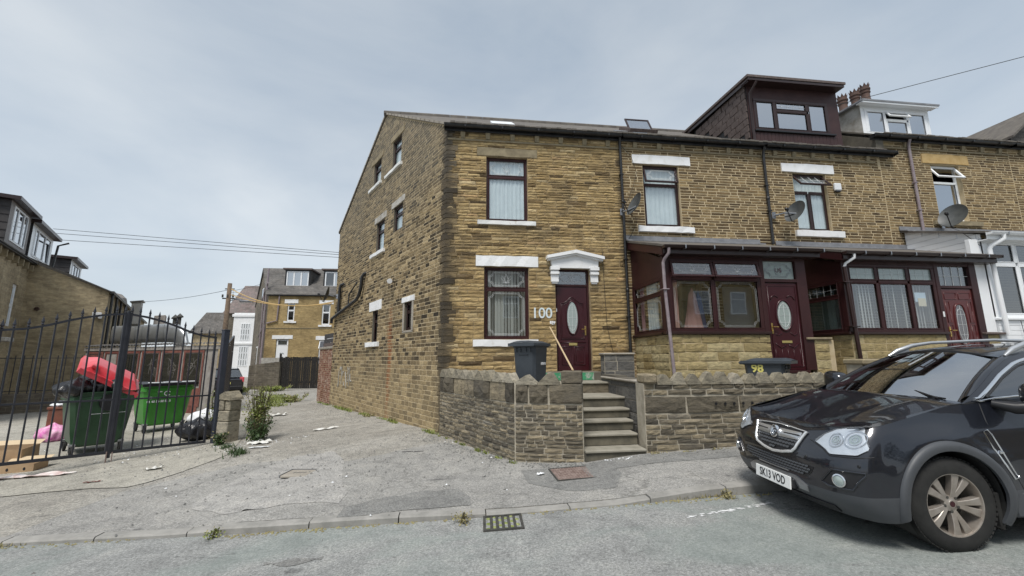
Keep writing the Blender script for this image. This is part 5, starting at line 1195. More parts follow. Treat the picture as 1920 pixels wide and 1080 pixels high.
for i in range(5):
    y1=Yf[i+1]+.03 if i<4 else 8.25; x1=[2.84,2.84,2.90,2.96,3.02][i]
    m=MB(); m.bbox(1.885,x1-.004,Yf[i]+.03,y1,(-.1 if i==0 else Z[i-1]+.002),Z[i]-.035,.004); m.build('riser','step_stone',ST)
    m=MB(); m.bbox(1.885,x1-.004+.0,Yf[i],y1,Z[i]-.037,Z[i],.008); 
    m.build('tread','tread_stone',ST)
for k,(x0,x1) in enumerate(((1.885,2.42),(2.43,3.02))):
    m=MB(); m.bbox(x0,x1,8.25,8.6,.6,1.12,.012); m.build('riser','stone_garden',ST,tone=.4)
m=MB(); m.bbox(1.885,3.02,8.22,8.9,1.122,1.16,.01); m.build('tread','tread_stone',ST)
m=MB(); m.bbox(1.7,3.12,8.88,9.47,.6,1.335,.012); m.build('doorstep','render_grey',ST)
m=MB(); m.bbox(1.72,2.9,8.865,8.879,1.17,1.325,.001); m.build('painted_face','green_paint',ST,label='doorstep face daubed green over white')
# right-hand side wall of the steps, then the long wall
SW=thing('step_wall','grey concrete block wall stepping up beside the right of the steps','wall',(3.0,8.6,.6))
sx=MB(); sx.box(3.06,3.72,8.615,8.86,.3,1.70); WC=sx.build('core','mortar_grey',SW)
put_stones(WC,Matrix.Translation((0,8.615,0)),lay(lambda a,b:(3.06,3.72),.55,1.70,[],(.2,.205),(.24,.44),.012,91,lambda r,u,z:r.random()),STV,'stone_block',.012,40,seed=91)
Fl=side_frame(3.06)
put_stones(WC,Fl,lay(lambda a,b:(-8.86,-8.63),.55,1.70,[],(.2,.205),(.2,.44),.012,92,lambda r,u,z:r.random()),STV,'stone_block',.012,40,seed=92)
m=MB(); m.bbox(3.03,3.74,8.58,8.9,1.70,1.74,.012); m.build('coping','concrete',SW)
lw=MB(); F2=side_frame(2.92+.0)
for (ya,yb,zt) in ((8.6,7.9,1.30),(7.9,7.2,1.27),(7.2,6.7,1.22)): lw.box(2.97+.02,3.25,yb,ya,.1,zt)
LC=lw.build('core','render_grey',SW)
put_stones(LC,side_frame(2.99),lay(lambda a,b:(-8.6,-6.66),.3,1.2,[],(.19,.21),(.3,.46),.012,93,lambda r,u,z:r.random()),STV,'stone_block',.008,60,seed=93)
m=MB(); m.bbox(2.95,3.28,6.7,8.6,1.22,1.26,.012); m.build('coping','concrete',SW)
GW2=garden_wall('garden_wall','long dark stone garden wall with sawtooth coping and drilled stone slabs right of the steps',[
 ((2.87,6.36),(6.14,6.30),.15,[(.15,.765,STM,(.065,.09),(.16,.42),.016,.022),(.77,1.045,STB,(.27,.275),(.6,1.3),.03,.035),(1.05,1.235,STM,(.085,.10),(.16,.42),.024,.028)],(0.22,3.15,1.235,12))],81,maxn=300)
for a,b in ((2.87,3.08),(5.98,6.14)):
    m=MB(); m.bbox(a,b,6.28,6.62,1.24,1.385 if a<3 else 1.36,.025); m.build('end_block','stone_garden',GW2,tone=.75)
# drilled holes across the big slabs
hm=MB(Matrix.Translation((0,6.31,0)))
for i in range(12):
    hm.lathe([(.018,0),(.022,.012),(0,.012)],8,Matrix.Translation((4.02+i*.155,-.0225,.915))@Matrix.Rotation(R(90),4,'X'))
hm.build('drilled_hole','ink_black',GW2)
rt=MB(); rt.slab([(6.14,6.3),(6.14,7.0),(5.9,7.0),(5.9,6.6)],.2,1.3); rt.build('return_wall','render_grey',GW2)
gd=MB(); gd.slab([(3.2,6.6),(12,6.55),(12,9.5),(3.7,9.5)],-.1,.52); gd.build('garden_ground','concrete',kind='structure')
m=MB(); m.bbox(6.25,7.25,7.0,7.88,.5,1.29,.02); m.bbox(6.25,7.25,6.75,7.0,.5,1.05,.02); ps=m.build('porch_steps','render_grey',kind=None); ps['label']='rough grey rendered steps up to the first porch door'; ps['category']='steps'
m=MB(); m.bbox(6.15,8.0,6.9,7.86,.5,1.24,.02) if False else None
GW3=garden_wall('garden_wall','dark stone garden wall behind the black car, in front of the second porch',[
 ((6.75,6.32),(12.4,6.26),.2,[(.25,1.50,STM,(.08,.12),(.2,.5),.02,.024)],None)],101,maxn=120)
m=MB(); m.bbox(6.72,12.4,6.26,6.66,1.5,1.59,.02); m.build('coping','lintel_stone',GW3)
m=MB(); m.bbox(10.55,11.7,6.9,7.88,.5,1.28,.02); o=m.build('porch_steps','render_grey'); o['label']='rendered steps up to the red panelled porch door'; o['category']='steps'

# ================================================================ WHEELIE BINS
def wheelie(name,label,loc,rz,w=.5,d=.56,h=1.07,mat='bin_grey',txt=None,lid_open=0,group=None):
    t=thing(name,label,'wheelie bin',(0,0,0),0,group); s=h/1.07
    m=MB(); wb,db=w*.80,d*.76; n=5
    def ring(z,a,b,c):
        r=[]; 
        for sx,sy in ((-1,-1),(1,-1),(1,1),(-1,1)):
            for q in (0,1):
                if (sx*sy>0)==(q==0): r.append((sx*(a/2),sy*(b/2-c),z))
                else: r.append((sx*(a/2-c),sy*(b/2),z))
        return r
    lv=[(.07,wb,db,.05),(.12,wb*1.02,db*1.02,.05),(.95*h/1.07,w*.95,d*.92,.045),(.955*h/1.07,w*1.0,d*.97,.04),(1.0*h/1.07,w*1.0,d*.97,.04)]
    b=m.pts([p for z,a,bb,c in lv for p in ring(z*1.0,a,bb,c)]); k=8
    m.f.append(tuple(b+i for i in reversed(range(8)))); 
    for l in range(len(lv)-1):
        for i in range(8): j=(i+1)%8; m.f.append((b+l*8+i,b+l*8+j,b+(l+1)*8+j,b+(l+1)*8+i))
    B=m.build('body',mat,t,smooth=25)
    m=MB()
    for x in (-w*.3,-w*.12,w*.12,w*.3): m.bbox(x-.012,x+.012,-d*.49,-d*.46,.87*h/1.07,.95*h/1.07,.004)
    m.tube([(-w*.18,-d*.435,.80*h/1.07),(-w*.18,-d*.455,.83*h/1.07),(w*.18,-d*.455,.83*h/1.07),(w*.18,-d*.435,.80*h/1.07)],.012,6)
    m.build('rib',mat,B)
    T=Matrix.Translation((0,d*.5,1.01*h/1.07))@Matrix.Rotation(R(-lid_open),4,'X'); m=MB(T)
    def lid(u,v):
        x=(u-.5)*w*1.12; y=-v*d*1.12; e=min(u,1-u)*2; f=min(1,(1-v)*4+.0); z=.055*(1-(1-e)**4)*(min(1,v*5))*min(1,(1-v)*7+.25)+.01
        return (x,y,z)
    m.grid(lid,12,12); 
    m.f=[tuple(reversed(f)) for f in m.f]
    nb=len(m.v); m.box(-w*.56,w*.56,-d*1.125,-d*1.10,-.035,.018); m.box(-w*.562,-w*.545,-d*1.10,.0,-.03,.014); m.box(w*.545,w*.562,-d*1.10,.0,-.03,.014); m.box(-w*.545,w*.545,-.012,.004,-.03,.012)
    m.build('lid',mat,t,smooth=40)
    m=MB(); m.tube([(-w*.5,d*.56,.99*h/1.07),(w*.5,d*.56,.99*h/1.07)],.016,8)
    for x in (-w*.42,0,w*.42): m.bbox(x-.018,x+.018,d*.46,d*.57,.96*h/1.07,1.02*h/1.07,.005)
    m.build('handle',mat,t)
    for x in (-w*.46,w*.46):
        m=MB(Matrix.Translation((x,d*.40,.10))@Matrix.Rotation(R(90),4,'Y')); m.lathe([(0,-.025),(.06,-.025),(.10,-.02),(.10,.02),(.06,.025),(0,.025)],18); m.build('wheel','rubber',t,smooth=40)
    if txt:
        face,s_,sz,mt,px,pz=txt
        Ft={'front':Matrix.Translation((px,-(d*(.38+.08*(pz-.12)/.83)+.006),pz))@Matrix.Rotation(R(5.0),4,'X'),'left':Matrix.Rotation(R(-90),4,'Z')@Matrix.Translation((px,-(w*(.408+.067*(pz-.12)/.83)+.006),pz))@Matrix.Rotation(R(4.2),4,'X'),'right':Matrix.Rotation(R(90),4,'Z')@Matrix.Translation((px,-(w*(.408+.067*(pz-.12)/.83)+.006),pz))@Matrix.Rotation(R(4.2),4,'X')}[face]
        me=text_mesh(s_,sz,.003,.006); me.materials.clear(); me.materials.append(M[mt]); me.transform(Ft@Matrix.Rotation(R(90),4,'X')); me.name='lettering'; link('lettering',me,t,I4)
    t.matrix_basis=Matrix.Translation(loc)@Matrix.Rotation(rz,4,'Z'); return t
wheelie('wheelie_bin','tall dark grey wheelie bin behind the sawtooth wall, beside the maroon door',(1.30,7.62,.88),R(-42),.5,.52,1.07,txt=('right','LARGE',.05,'white_flat',.06,.66))
wheelie('wheelie_bin','dark wheelie bin with yellow number 98 just showing over the long garden wall',(5.55,7.02,.57),R(40),.56,.68,1.04,txt=('left','98',.19,'yellow',-.10,.86))
br=MB(); br.tube([(2.13,9.36,2.72-.35),(2.08,9.3,2.55),(1.80+.13,6.66+.0,1.452)],.014,8); 
br=MB(); br.tube([(2.02,9.20,2.33),(1.79,6.52,1.447)],.015,8); bo=br.build('pole','timber_pale'); bo['label']='pale wooden broom handle leaning from the gate pillar back against the wall by the door'; bo['category']='pole'

# ================================================================ LEFT YARD: GATE
PX=Vector((-5.33,10.30,0)); gd_=Vector((-.598,-.801,0)).normalized()
GT=Matrix(((gd_.x,-gd_.y,0,PX.x),(gd_.y,gd_.x,0,PX.y),(0,0,1,0),(0,0,0,1)))       # x away from the hinge post towards the street, y: yard side is -y
TOP=[(.17,2.13),(.27,2.15),(.45,2.17),(.66,2.225),(.85,2.30),(.98,2.355),(1.2,2.43),(1.49,2.50),(1.77,2.535),(2.05,2.50),(2.34,2.43),(2.56,2.355),(2.69,2.30),(2.88,2.225),(3.09,2.17),(3.27,2.15),(3.37,2.13)]
ztop=lambda s:interp(s,TOP)
zbot=lambda s:interp(s,[(.17,-.10),(3.4,.06)])-.0
post=MB(GT); post.bbox(-.06,.06,-.06,.06,-.3,2.30,.006); post.bbox(-.065,.065,-.065,.065,2.30,2.33,.005); po=post.build('gate_post','post_paint'); po['label']='thick square blue-grey steel gate post at the right end of the black gates'; po['category']='post'
def leaf(s0,s1,label,inner):
    t=thing('gate',label,'gate',(PX.x+gd_.x*s0,PX.y+gd_.y*s0,-.1),0,'pair of black railing gates')
    m=MB(GT); ss=np.linspace(s0,s1,13); m.tube([(s,0,ztop(s)) for s in ss],.026,4); m.build('top_rail','gate_paint',t)
    m=MB(GT); m.tube([(s0,0,.965),(s1,0,.94)] if False else [(s0,0,interp(s0,[(0,.87),(3.4,.97)])),(s1,0,interp(s1,[(0,.87),(3.4,.97)]))],.022,4); m.build('middle_rail','gate_paint',t)
    m=MB(GT); m.tube([(s0,0,zbot(s0)),(s1,0,zbot(s1))],.034,4); m.build('bottom_rail','gate_paint',t)
    for s,w in ((s0+.02,.02),(s1-.02,.02)):
        m=MB(GT); m.bbox(s-w,s+w,-w,w,zbot(s)-.02,ztop(s)+.02,.004); m.build('stile','gate_paint',t)
    n=9
    for i in range(n):
        s=s0+(s1-s0)*(i+1)/(n+1); z=ztop(s); m=MB(GT); m.bbox(s-.011,s+.011,-.011,.011,zbot(s),z+.03,.002); b=m.build('bar','gate_paint',t)
        sp=MB(GT@Matrix.Translation((s,0,z+.03))); sp.lathe([(.012,0),(.024,.012),(.012,.03),(.02,.045),(.023,.055),(.0,.155)],6); sp.build('spearhead','gate_paint',b)
    for s in (s0+.03,s1-.03):
        sp=MB(GT@Matrix.Translation((s,0,ztop(s)+.02))); sp.lathe([(.012,0),(.026,.012),(.012,.03),(.022,.045),(.025,.055),(.0,.165)],6); sp.build('spearhead','gate_paint',t)
    return t
g1=leaf(.18,1.745,'right leaf of the black spiked gates, hinged on the blue-grey post',0)
g2=leaf(1.785,3.34,'left leaf of the black spiked gates, nearest the left edge',1)
m=MB(GT); m.bbox(1.744,1.786,-.03,.03,-.12,2.60,.005); m.build('slam_post','gate_paint',g1)
m=MB(GT); m.tube([(1.80,.03,.0),(1.80,.03,-.215),(1.86,.03,-.215)],.011,6); m.tube([(1.72,.03,-.02),(1.72,.03,-.20)],.009,6); m.build('drop_bolt','iron_rust',g1)
m=MB(GT); m.bbox(3.36,3.46,-.05,.05,-.3,2.22,.005); m.bbox(3.35,3.47,-.055,.055,2.22,2.25,.004); m.lathe([(.014,0),(.03,.014),(.014,.035),(.024,.05),(.0,.17)],6,Matrix.Translation((3.41,0,2.25))); o=m.build('gate_post','gate_paint'); o['label']='black steel gate post with a spearhead at the left edge'; o['category']='post'
# mesh-infilled gate folded back along the alley
fold=thing('folded_gate','tall black close-barred gate folded back behind the blue-grey post','gate',(-5.4,10.8,-.15))
FG,LF=edge_frame((-5.40,10.5),(-6.35,12.7))
m=MB(FG); m.tube([(0,0,1.95),(LF,0,2.30)],.03,4); m.tube([(0,0,.02),(LF,0,.02)],.03,4); m.tube([(0,0,.0),(0,0,1.97)],.03,4); m.tube([(LF,0,0),(LF,0,2.32)],.03,4); m.build('frame','gate_paint',fold)
for i in range(12):
    s=LF*(i+.5)/12; m=MB(FG); m.bbox(s-.055,s+.055,-.006,.006,.03,1.95+.35*s/LF,.002); m.build('slat','gate_paint',fold)
# stump of a stone pier
PR=thing('stone_pier','broken pale stone gate pier with a pointed cap, right of the gate post','pillar',(-4.95,10.1,-.15))
r_=np.random.default_rng(12); Fq,Lq=edge_frame((-5.32,10.28),(-4.98,10.12)); 
for i,(a,b,z0,z1) in enumerate(((0,.34,-.2,.30),(.03,.34,.305,.53),(.0,.16,.54,.76),(.19,.34,.535,.75),(.0,.18,.765,.80))):
    m=MB(Fq); m.bbox(a,b,r_.uniform(-.02,.02),.30,z0,z1,.018); o=m.build('block','coping_mat',PR); o['tone']=float(r_.uniform(.6,1))
m=MB(Fq); m.prism([(-.02,.78),(.36,.76),(.34,.81),(.19,.95),(.0,.86)],-.02,.32); o=m.build('cap','coping_mat',PR); o['tone']=.5

# ---------------------------------------------------------------- big bins
def eurobin(label,a,ang,W,mat,group='large wheeled waste bins',D=1.0,H=1.24,wheels=True):
    """a = front left bottom corner; x along the front, y back"""
    t=thing('waste_container',label,'waste bin',(a[0],a[1],G0(a[0],a[1])),0,group)
    T=Matrix.Translation((a[0],a[1],G0(a[0],a[1])+.012))@Matrix.Rotation(ang,4,'Z')
    m=MB(T); 
    def ring(z,ins,c=.07):
        x0,x1,y0,y1=ins,W-ins,ins*.8,D-ins*.8
        return [(x0+c,y0,z),(x1-c,y0,z),(x1,y0+c,z),(x1,y1-c,z),(x1-c,y1,z),(x0+c,y1,z),(x0,y1-c,z),(x0,y0+c,z)]
    lv=[(.17,.19),(.22,.145),(.45,.10),(H-.18,.03),(H-.175,.0),(H-.10,.0),(H-.095,.02),(H-.02,.015),(H-.015,-.02),(H,-.02)]
    b=m.pts([p for z,i in lv for p in ring(z,i)]); m.f.append(tuple(b+i for i in reversed(range(8))))
    for l in range(len(lv)-1):
        for i in range(8): j=(i+1)%8; m.f.append((b+l*8+i,b+l*8+j,b+(l+1)*8+j,b+(l+1)*8+i))
    B=m.build('body',mat,t,smooth=20)
    m=MB(T@Matrix.Rotation(R(-4.3),4,'X') if False else T)
    for k in range(5):
        x=W*(.17+.165*k); m.quad((x-.02,.055,.45),(x+.02,.055,.45),(x+.012,.012,H-.2),(x-.012,.012,H-.2)) 
    m.build('rib',mat,B)
    for x in (.16,W-.16):
        for y in (.17,D-.17):
            m=MB(T@Matrix.Translation((x,y,.1))@Matrix.Rotation(R(90),4,'Y')); m.lathe([(0,-.028),(.07,-.028),(.1,-.02),(.1,.02),(.07,.028),(0,.028)],16); w=m.build('wheel','rubber',t,smooth=40)
            m=MB(T); m.bbox(x-.045,x-.034,y-.03,y+.03,.09,.2,.003); m.bbox(x+.034,x+.045,y-.03,y+.03,.09,.2,.003); m.bbox(x-.05,x+.05,y-.05,y+.05,.19,.235,.004); m.build('caster','steel',w)
    m=MB(T); m.tube([(.0,D*.5,H-.2),(-.07,D*.5,H-.2)],.03,10); m.tube([(W,D*.5,H-.2),(W+.07,D*.5,H-.2)],.03,10); m.tube([(.06,-.02,H-.06),(.06,-.07,H-.08),(W-.06,-.07,H-.08),(W-.06,-.02,H-.06)],.018,8) if False else None; m.build('trunnion','steel',t)
    return t,T
b1,T1=eurobin('dark green wheeled waste container overflowing with black bags under a slipped red lid',(-7.56,9.36),R(45),1.03,'bin_green',D=1.28)
m=MB(T1); m.lathe([(0,0),(.16,0),(.17,.012),(.17,.02)],24,Matrix.Translation((.60,-.006,1.02))@Matrix.Rotation(R(90),4,'X')); m.build('lock_plate','black_plastic',b1)
m=MB(T1); m.box(.34,.86,.012,.018,.80,.806); m.build('marking','white_flat',b1)
# red lid, domed, slid over the bags
LT=T1@Matrix.Translation((.66,.50,1.60))@Matrix.Rotation(R(31),4,'Y')@Matrix.Rotation(R(16),4,'X')@Matrix.Diagonal((.78,.95,1,1))
m=MB(LT); P=[]
for (z,a,b) in ((-.14,.71,.57),(-.13,.72,.58),(-.04,.71,.57),(-.035,.64,.50),(.085,.48,.36),(.095,.44,.32)): P+=[(-a,-b,z),(a,-b,z),(a,b,z),(-a,b,z)]
b_=m.pts(P)
for l in range(5):
    for k in range(4): q=(k+1)%4; m.f.append((b_+l*4+k,b_+l*4+q,b_+l*4+4+q,b_+l*4+4+k))
m.f.append(tuple(b_+20+k for k in range(4))); m.f.append(tuple(b_+k for k in reversed(range(4)))); ld=m.build('lid','lid_red'); ld['label']='faded red domed container lid with painted glare tilted on top of the overflowing green bin'; ld['category']='bin lid'
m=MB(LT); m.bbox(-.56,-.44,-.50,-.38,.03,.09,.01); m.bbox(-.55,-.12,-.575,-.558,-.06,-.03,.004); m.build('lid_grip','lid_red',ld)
def bag(label,c,r,seed,mat='bag_black',flat=.75,cat='rubbish bag',group='black rubbish bags'):
    rg_=np.random.default_rng(seed); ph=rg_.uniform(0,6,8)
    m=MB(Matrix.Translation(c))
    def f(u,v):
        a=u*2*math.pi; b_=(v-.5)*math.pi; k=1+.13*math.sin(3*a+ph[0]+2*v)+.09*math.sin(7*a+ph[1]+5*v)+.07*math.sin(11*a+ph[2]-9*v)+.05*math.sin(17*v+ph[3]+a*3)+.04*math.sin(23*a+ph[4])
        return (r[0]*k*math.cos(a)*math.cos(b_),r[1]*k*math.sin(a)*math.cos(b_),r[2]*(.95*math.sin(b_)+.08*math.sin(5*a+ph[5])*math.cos(b_))+max(0,(v-.9))*r[2]*3)
    m.grid(f,44,26); o=m.build('rubbish_bag',mat,smooth=True); o['label']=label; o['category']=cat
    if group: o['group']=group
    return o
P1=lambda x,y,z:tuple(T1@Vector((x,y,z)))
bag('shiny black bag bulging out at the left end of the overflowing green bin',P1(.12,.30,1.30),(.30,.34,.19),1)
bag('torn black bag in the middle of the bin under the red lid',P1(.52,.4,1.33),(.40,.38,.22),2)
bag('black bag at the right end of the bin under the low lid edge',P1(.80,.45,1.22),(.22,.35,.14),3)
bag('black bag behind the others in the overflowing bin',P1(.45,.75,1.38),(.45,.25,.2),4)
b2,T2=eurobin('bright green wheeled waste container with white lettering, standing behind the dark one',(-8.15,12.20),R(50),1.14,'bin_bright',D=.95)
m=MB(T2); 
m.grid(lambda u,v:(-.04+1.22*u,-.06+1.03*v,1.245+.05*math.sin(math.pi*v)+.02*math.sin(u*12)),24,10); m.box(-.05,1.19,-.07,-.045,1.20,1.27); m.build('lid','black_plastic',b2,smooth=30)
m=MB(T2); 
for a,b in ((.08,.36),(.40,.70),(.82,1.12)): m.bbox(a,b,-.085,.06,1.285,1.305,.005)
m.build('lid_handle','plastic_white',b2)
def onbin(s,size,x,z,nm='lettering',**k):
    me=text_mesh(s,size,.001,.003,align='LEFT',**k); me.materials.clear(); me.materials.append(M['white_flat']); me.transform(T2@Matrix.Translation((x,.055-(z-.45)*.075,z))@Matrix.Rotation(R(85.5),4,'X')); me.name=nm; link(nm,me,b2)
onbin('01 45 56 50 56 5',.075,.10,.80); onbin('www.         .com',.05,.30,.89) if False else None
m=MB(T2); 
for (x0,x1) in ((.24,.52),(.55,.80)): m.box(x0,x1,.018,.022,.885,.915)
m.box(.14,.20,.018,.022,.875,.93); m.build('printed_line','white_flat',b2)
m=MB(T2); m.tube([(.52+.07*math.cos(a),.012,1.0+.055*math.sin(a)) for a in np.linspace(.6,5.6,16)],.012,5); m.bbox(.30,.40,.005,.011,1.04,1.09,.004); m.bbox(.32,.38,.004,.010,1.09,1.13,.004); m.build('emblem','white_flat',b2)
# ---------------------------------------------------------------- boxes and rubbish
def openbox(label,loc,rz,w,d,h,tilt=0,flaps=True,hole=False):
    t=thing('cardboard_box',label,'cardboard box',loc,rz,'flattened and open cardboard boxes by the gate'); T=Matrix.Translation(loc)@Matrix.Rotation(rz,4,'Z')@Matrix.Rotation(tilt,4,'X')
    m=MB(T); th=.006
    m.box(-w/2,w/2,-d/2,-d/2+th,0,h); m.box(-w/2,w/2,d/2-th,d/2,0,h); m.box(-w/2,-w/2+th,-d/2+th,d/2-th,0,h); m.box(w/2-th,w/2,-d/2+th,d/2-th,0,h); m.box(-w/2,w/2,-d/2,d/2,-.006,0); m.build('carton','cardboard',t)
    if flaps:
        m=MB(T); m.quad((-w/2,d/2,h),(w/2,d/2,h),(w/2,d/2+.14,h+.05),(-w/2,d/2+.14,h+.05)); m.quad((-w/2,-d/2,h),(-w/2,d/2,h),(-w/2-.16,d/2,h-.02),(-w/2-.16,-d/2,h-.02)); m.build('flap','cardboard_light',t)
    if hole:
        m=MB(T); 
        for x in (-.06,.16): m.lathe([(0,0),(.018,0)],10,Matrix.Translation((x,-d/2-.002,h*.5))@Matrix.Rotation(R(90),4,'X')@Matrix.Diagonal((1,1.5,1,1)))
        m.build('hand_hole','ink_black',t)
    return t
openbox('low brown fruit carton with two hand holes lying just outside the gate',(-7.55,8.62,-.245),R(12),.56,.36,.15,0,True,True)
openbox('larger open brown carton leaning behind the gate bars at the far left',(-8.15,9.0,-.24),R(10),.72,.42,.34,R(4),True)
m=MB(); 
def scrap(name,label,cat,x,y,w,d,rz,mat,seed,zf=None,h=.03,group=None):
    r=np.random.default_rng(seed); p=r.uniform(0,6,5); m=MB(); ca,sa=math.cos(rz),math.sin(rz); zf=zf or (lambda a,b:G0(a,b)+.014)
    edge=lambda u:1+.12*math.sin(u*9+p[3])+.08*math.sin(u*21+p[4])
    def f(u,v):
        a=(u-.5)*w*edge(v); b=(v-.5)*d*edge(u+.3); X=x+a*ca-b*sa; Y=y+a*sa+b*ca
        return (X,Y,zf(X,Y)+.004+h*abs(math.sin(u*7+p[0])*math.sin(v*5+p[1]))+h*.5*max(0,math.sin(u*13+v*3+p[2])))
    m.grid(f,14,9); o=m.build(name,mat,smooth=True); o['label']=label; o['category']=cat
    if group: o['group']=group
    return o
scrap('rag','long crumpled pinkish rag lying on the ground below the gate','cloth',-6.85,8.02,1.0,.16,R(6),'rag',1,h=.04)
scrap('paper_sheet','crumpled white sheet on the concrete right of the drop bolt','litter',-5.0,7.95,.22,.14,R(20),'paper',2,h=.03)
scrap('paper_sheet','small reddish wrapper on the concrete below the gates','litter',-5.45,7.35,.2,.05,R(8),'shed_red',3,h=.01)
scrap('paper_sheet','crumpled white paper pile at the foot of the weeds','litter',-4.15,9.75,.42,.22,R(-10),'paper',4,h=.05)
scrap('paper_sheet','flat white card lying in front of the paper by the weeds','litter',-3.95,9.25,.40,.10,R(-4),'plastic_white',5,h=.008)
scrap('paper_sheet','tiny white scrap on the footway left of the rusty cover','litter',1.13,5.93,.10,.07,R(20),'plastic_white',6,h=.015)
scrap('paper_sheet','white crushed card by the far foot of the brick wall','litter',-5.9,14.9,.55,.25,R(10),'paper',7,h=.05)
scrap('paper_sheet','long torn white paper in the middle of the alley','litter',-3.3,9.2+2.1,.6,.12,R(35),'paper',8,h=.03)
m=MB(); m.tube([(-.98,7.86,.02),(-.60,7.80,.035)],.012,6); o=m.build('stick','ink_black'); o['label']='short black rod lying on the asphalt of the alley mouth'; o['category']='stick'
bag('black bag slumped on the ground behind the gate next to the post',(-6.05,10.95,.03),(.38,.3,.24),11)
bag('torn pale plastic bag on top of the black one behind the gate',(-6.25,11.6,.22),(.34,.3,.2),12,'plastic_white',group=None)
bag('small black bag beside the bright green container',(-7.35,13.2,-.08),(.25,.22,.2),13)
bag('pink and white torn bag among the rubbish at the far left',(-9.6,11.6,-.08),(.33,.26,.22),14,'plastic_pink',group=None)
bag('white printed carrier bag slumped against the brown pot',(-9.4,12.0,.08),(.24,.2,.18),15,'plastic_white',group=None)
pt=thing('plant_pot','tall square brown planter stuffed with white rubbish','planter',(-9.75,11.9,-.26)); m=MB(Matrix.Translation((-9.75,11.9,-.26))@Matrix.Rotation(R(20),4,'Z'))
m.bbox(-.17,.17,-.17,.17,0,.74,.015); m.bbox(-.19,.19,-.19,.19,.74,.80,.01); m.build('pot','pot_brown',pt)
bag('white crumpled plastic on top of the brown planter',(-9.75,11.9,.58),(.2,.17,.06),16,'plastic_white',group=None)
def verge(name,p,q,n,seed,mat,ls=.03,h=.07,wd=.05,label=None,zf=None):
    r=np.random.default_rng(seed); m=MB(); zf=zf or G0
    cl=[(r.random(),r.uniform(.2,1)) for _ in range(max(4,n//45))]
    for i in range(n):
        c,k=cl[int(r.integers(len(cl)))]; t=min(1,max(0,c+r.normal(0,.012*k+.004))); x=p[0]+(q[0]-p[0])*t+r.normal(0,wd*.4); y=p[1]+(q[1]-p[1])*t-abs(r.normal(0,wd)); z=zf(x,y)+.005
        a=r.uniform(0,6.28); hh=h*r.uniform(.3,1.2)*k; s=ls*r.uniform(.3,.6)*.4; dx,dy=math.cos(a),math.sin(a); ln=r.uniform(.2,.9)*hh
        b=m.pts([(x-dy*s,y+dx*s,z),(x+dy*s,y-dx*s,z),(x+dx*ln,y+dy*ln,z+hh)]); m.f.append((b,b+1,b+2))
    return m.build(name,mat,kind='stuff',label=label)
verge('grass_tufts',(-.45,9.45),(-6.0,19.3),1800,31,'leaf',.06,.11,.07,'small grass tufts along the foot of the gable')
verge('grass_tufts',(-.45,9.35),(.86,6.6),500,32,'leaf',.04,.06,.04,'grass blades at the foot of the curved garden wall')
verge('grass_tufts',(2.9,6.28),(8,6.2),420,33,'leaf_dry',.04,.05,.03,'dry grass at the foot of the long garden wall')
verge('grass_tufts',(-4.6,5.07),(3.6,4.6),420,34,'leaf_dry',.04,.045,.02,'thin grass in the kerb joint',road_z)
verge('grass_tufts',(-5.2,10.3),(-4.0,8.8),700,35,'leaf_dark',.05,.12,.15,'grass around the broken pier')
verge('grass_tufts',(-9.5,24),(-7.2,18.5),1300,36,'leaf',.09,.18,.5,'grass on the far side of the alley')
# loose grit and crumbs of rubbish
rg_=np.random.default_rng(42)
def crumbs(name,regs,mat,seed,label,smin=.006,smax=.022,zf=None):
    r=np.random.default_rng(seed); m=MB()
    for (x0,y0,x1,y1,wd,n) in regs:
        for i in range(n):
            t=r.random(); x=x0+(x1-x0)*t+r.normal(0,wd); y=y0+(y1-y0)*t+r.normal(0,wd)
            s=r.uniform(smin,smax); z=(zf or (lambda a,b:G0(a,b)+.012))(x,y); a=r.uniform(0,3)
            b=m.pts([(x+s*math.cos(a+k*1.57)*r.uniform(.5,1.2),y+s*math.sin(a+k*1.57)*r.uniform(.5,1.2),z) for k in range(4)]+[(x+r.uniform(-.3,.3)*s,y+r.uniform(-.3,.3)*s,z+s*.7)])
            m.f+=[(b,b+1,b+4),(b+1,b+2,b+4),(b+2,b+3,b+4),(b+3,b,b+4)]
    return m.build(name,mat,kind='stuff',label=label)
crumbs('litter_scatter',[(-6.6,9.0,-4.4,10.2,.2,60),(-4.6,9.2,-3.6,10.2,.25,50),(2.1,6.2,2.7,6.15,.03,16),(-1,9.9,1,6.6,.2,14),(-8,9,-6,12,.8,40),(-4,6.5,1,5,.9,9)],'plastic_white',5,'small pale scraps of litter')
crumbs('grit',[(-.9,9.6,.8,6.5,.15,420),(-2.5,12,-6,19,.3,500),(1,6.5,1.9,6.2,.08,120),(-4,8,-1,7,1.2,500),(-8,8.5,-4.5,10,.7,300),(2.9,6.1,8,6.05,.07,160)],'asphalt_dark',6,'loose grit and crumbled stone')
crumbs('gutter_debris',[(-4.6,5.02,8,4.52,.03,520),(-2.4,4.8,3.5,4.55,.03,420)],'leaf_dry',7,'dry leaves and grit collected in the gutter',.006,.02,lambda a,b:road_z(a,min(b,YK(a)-.01))+.002)
# paint marks on the road (a spatter of white beside the car)
m=MB(); r_=np.random.default_rng(8)
for i in range(70):
    t=r_.random(); x=2.25+1.05*t; y=4.16+.16*t+r_.normal(0,.014); s=r_.uniform(.006,.02)
    b=m.pts([(x+s*1.8*math.cos(k*1.05),y+s*math.sin(k*1.05)*.6,road_z(x,y)+.004) for k in range(6)]); m.f.append(tuple(range(b,b+6)))
m.build('road_paint_spatter','white_flat',kind='structure')
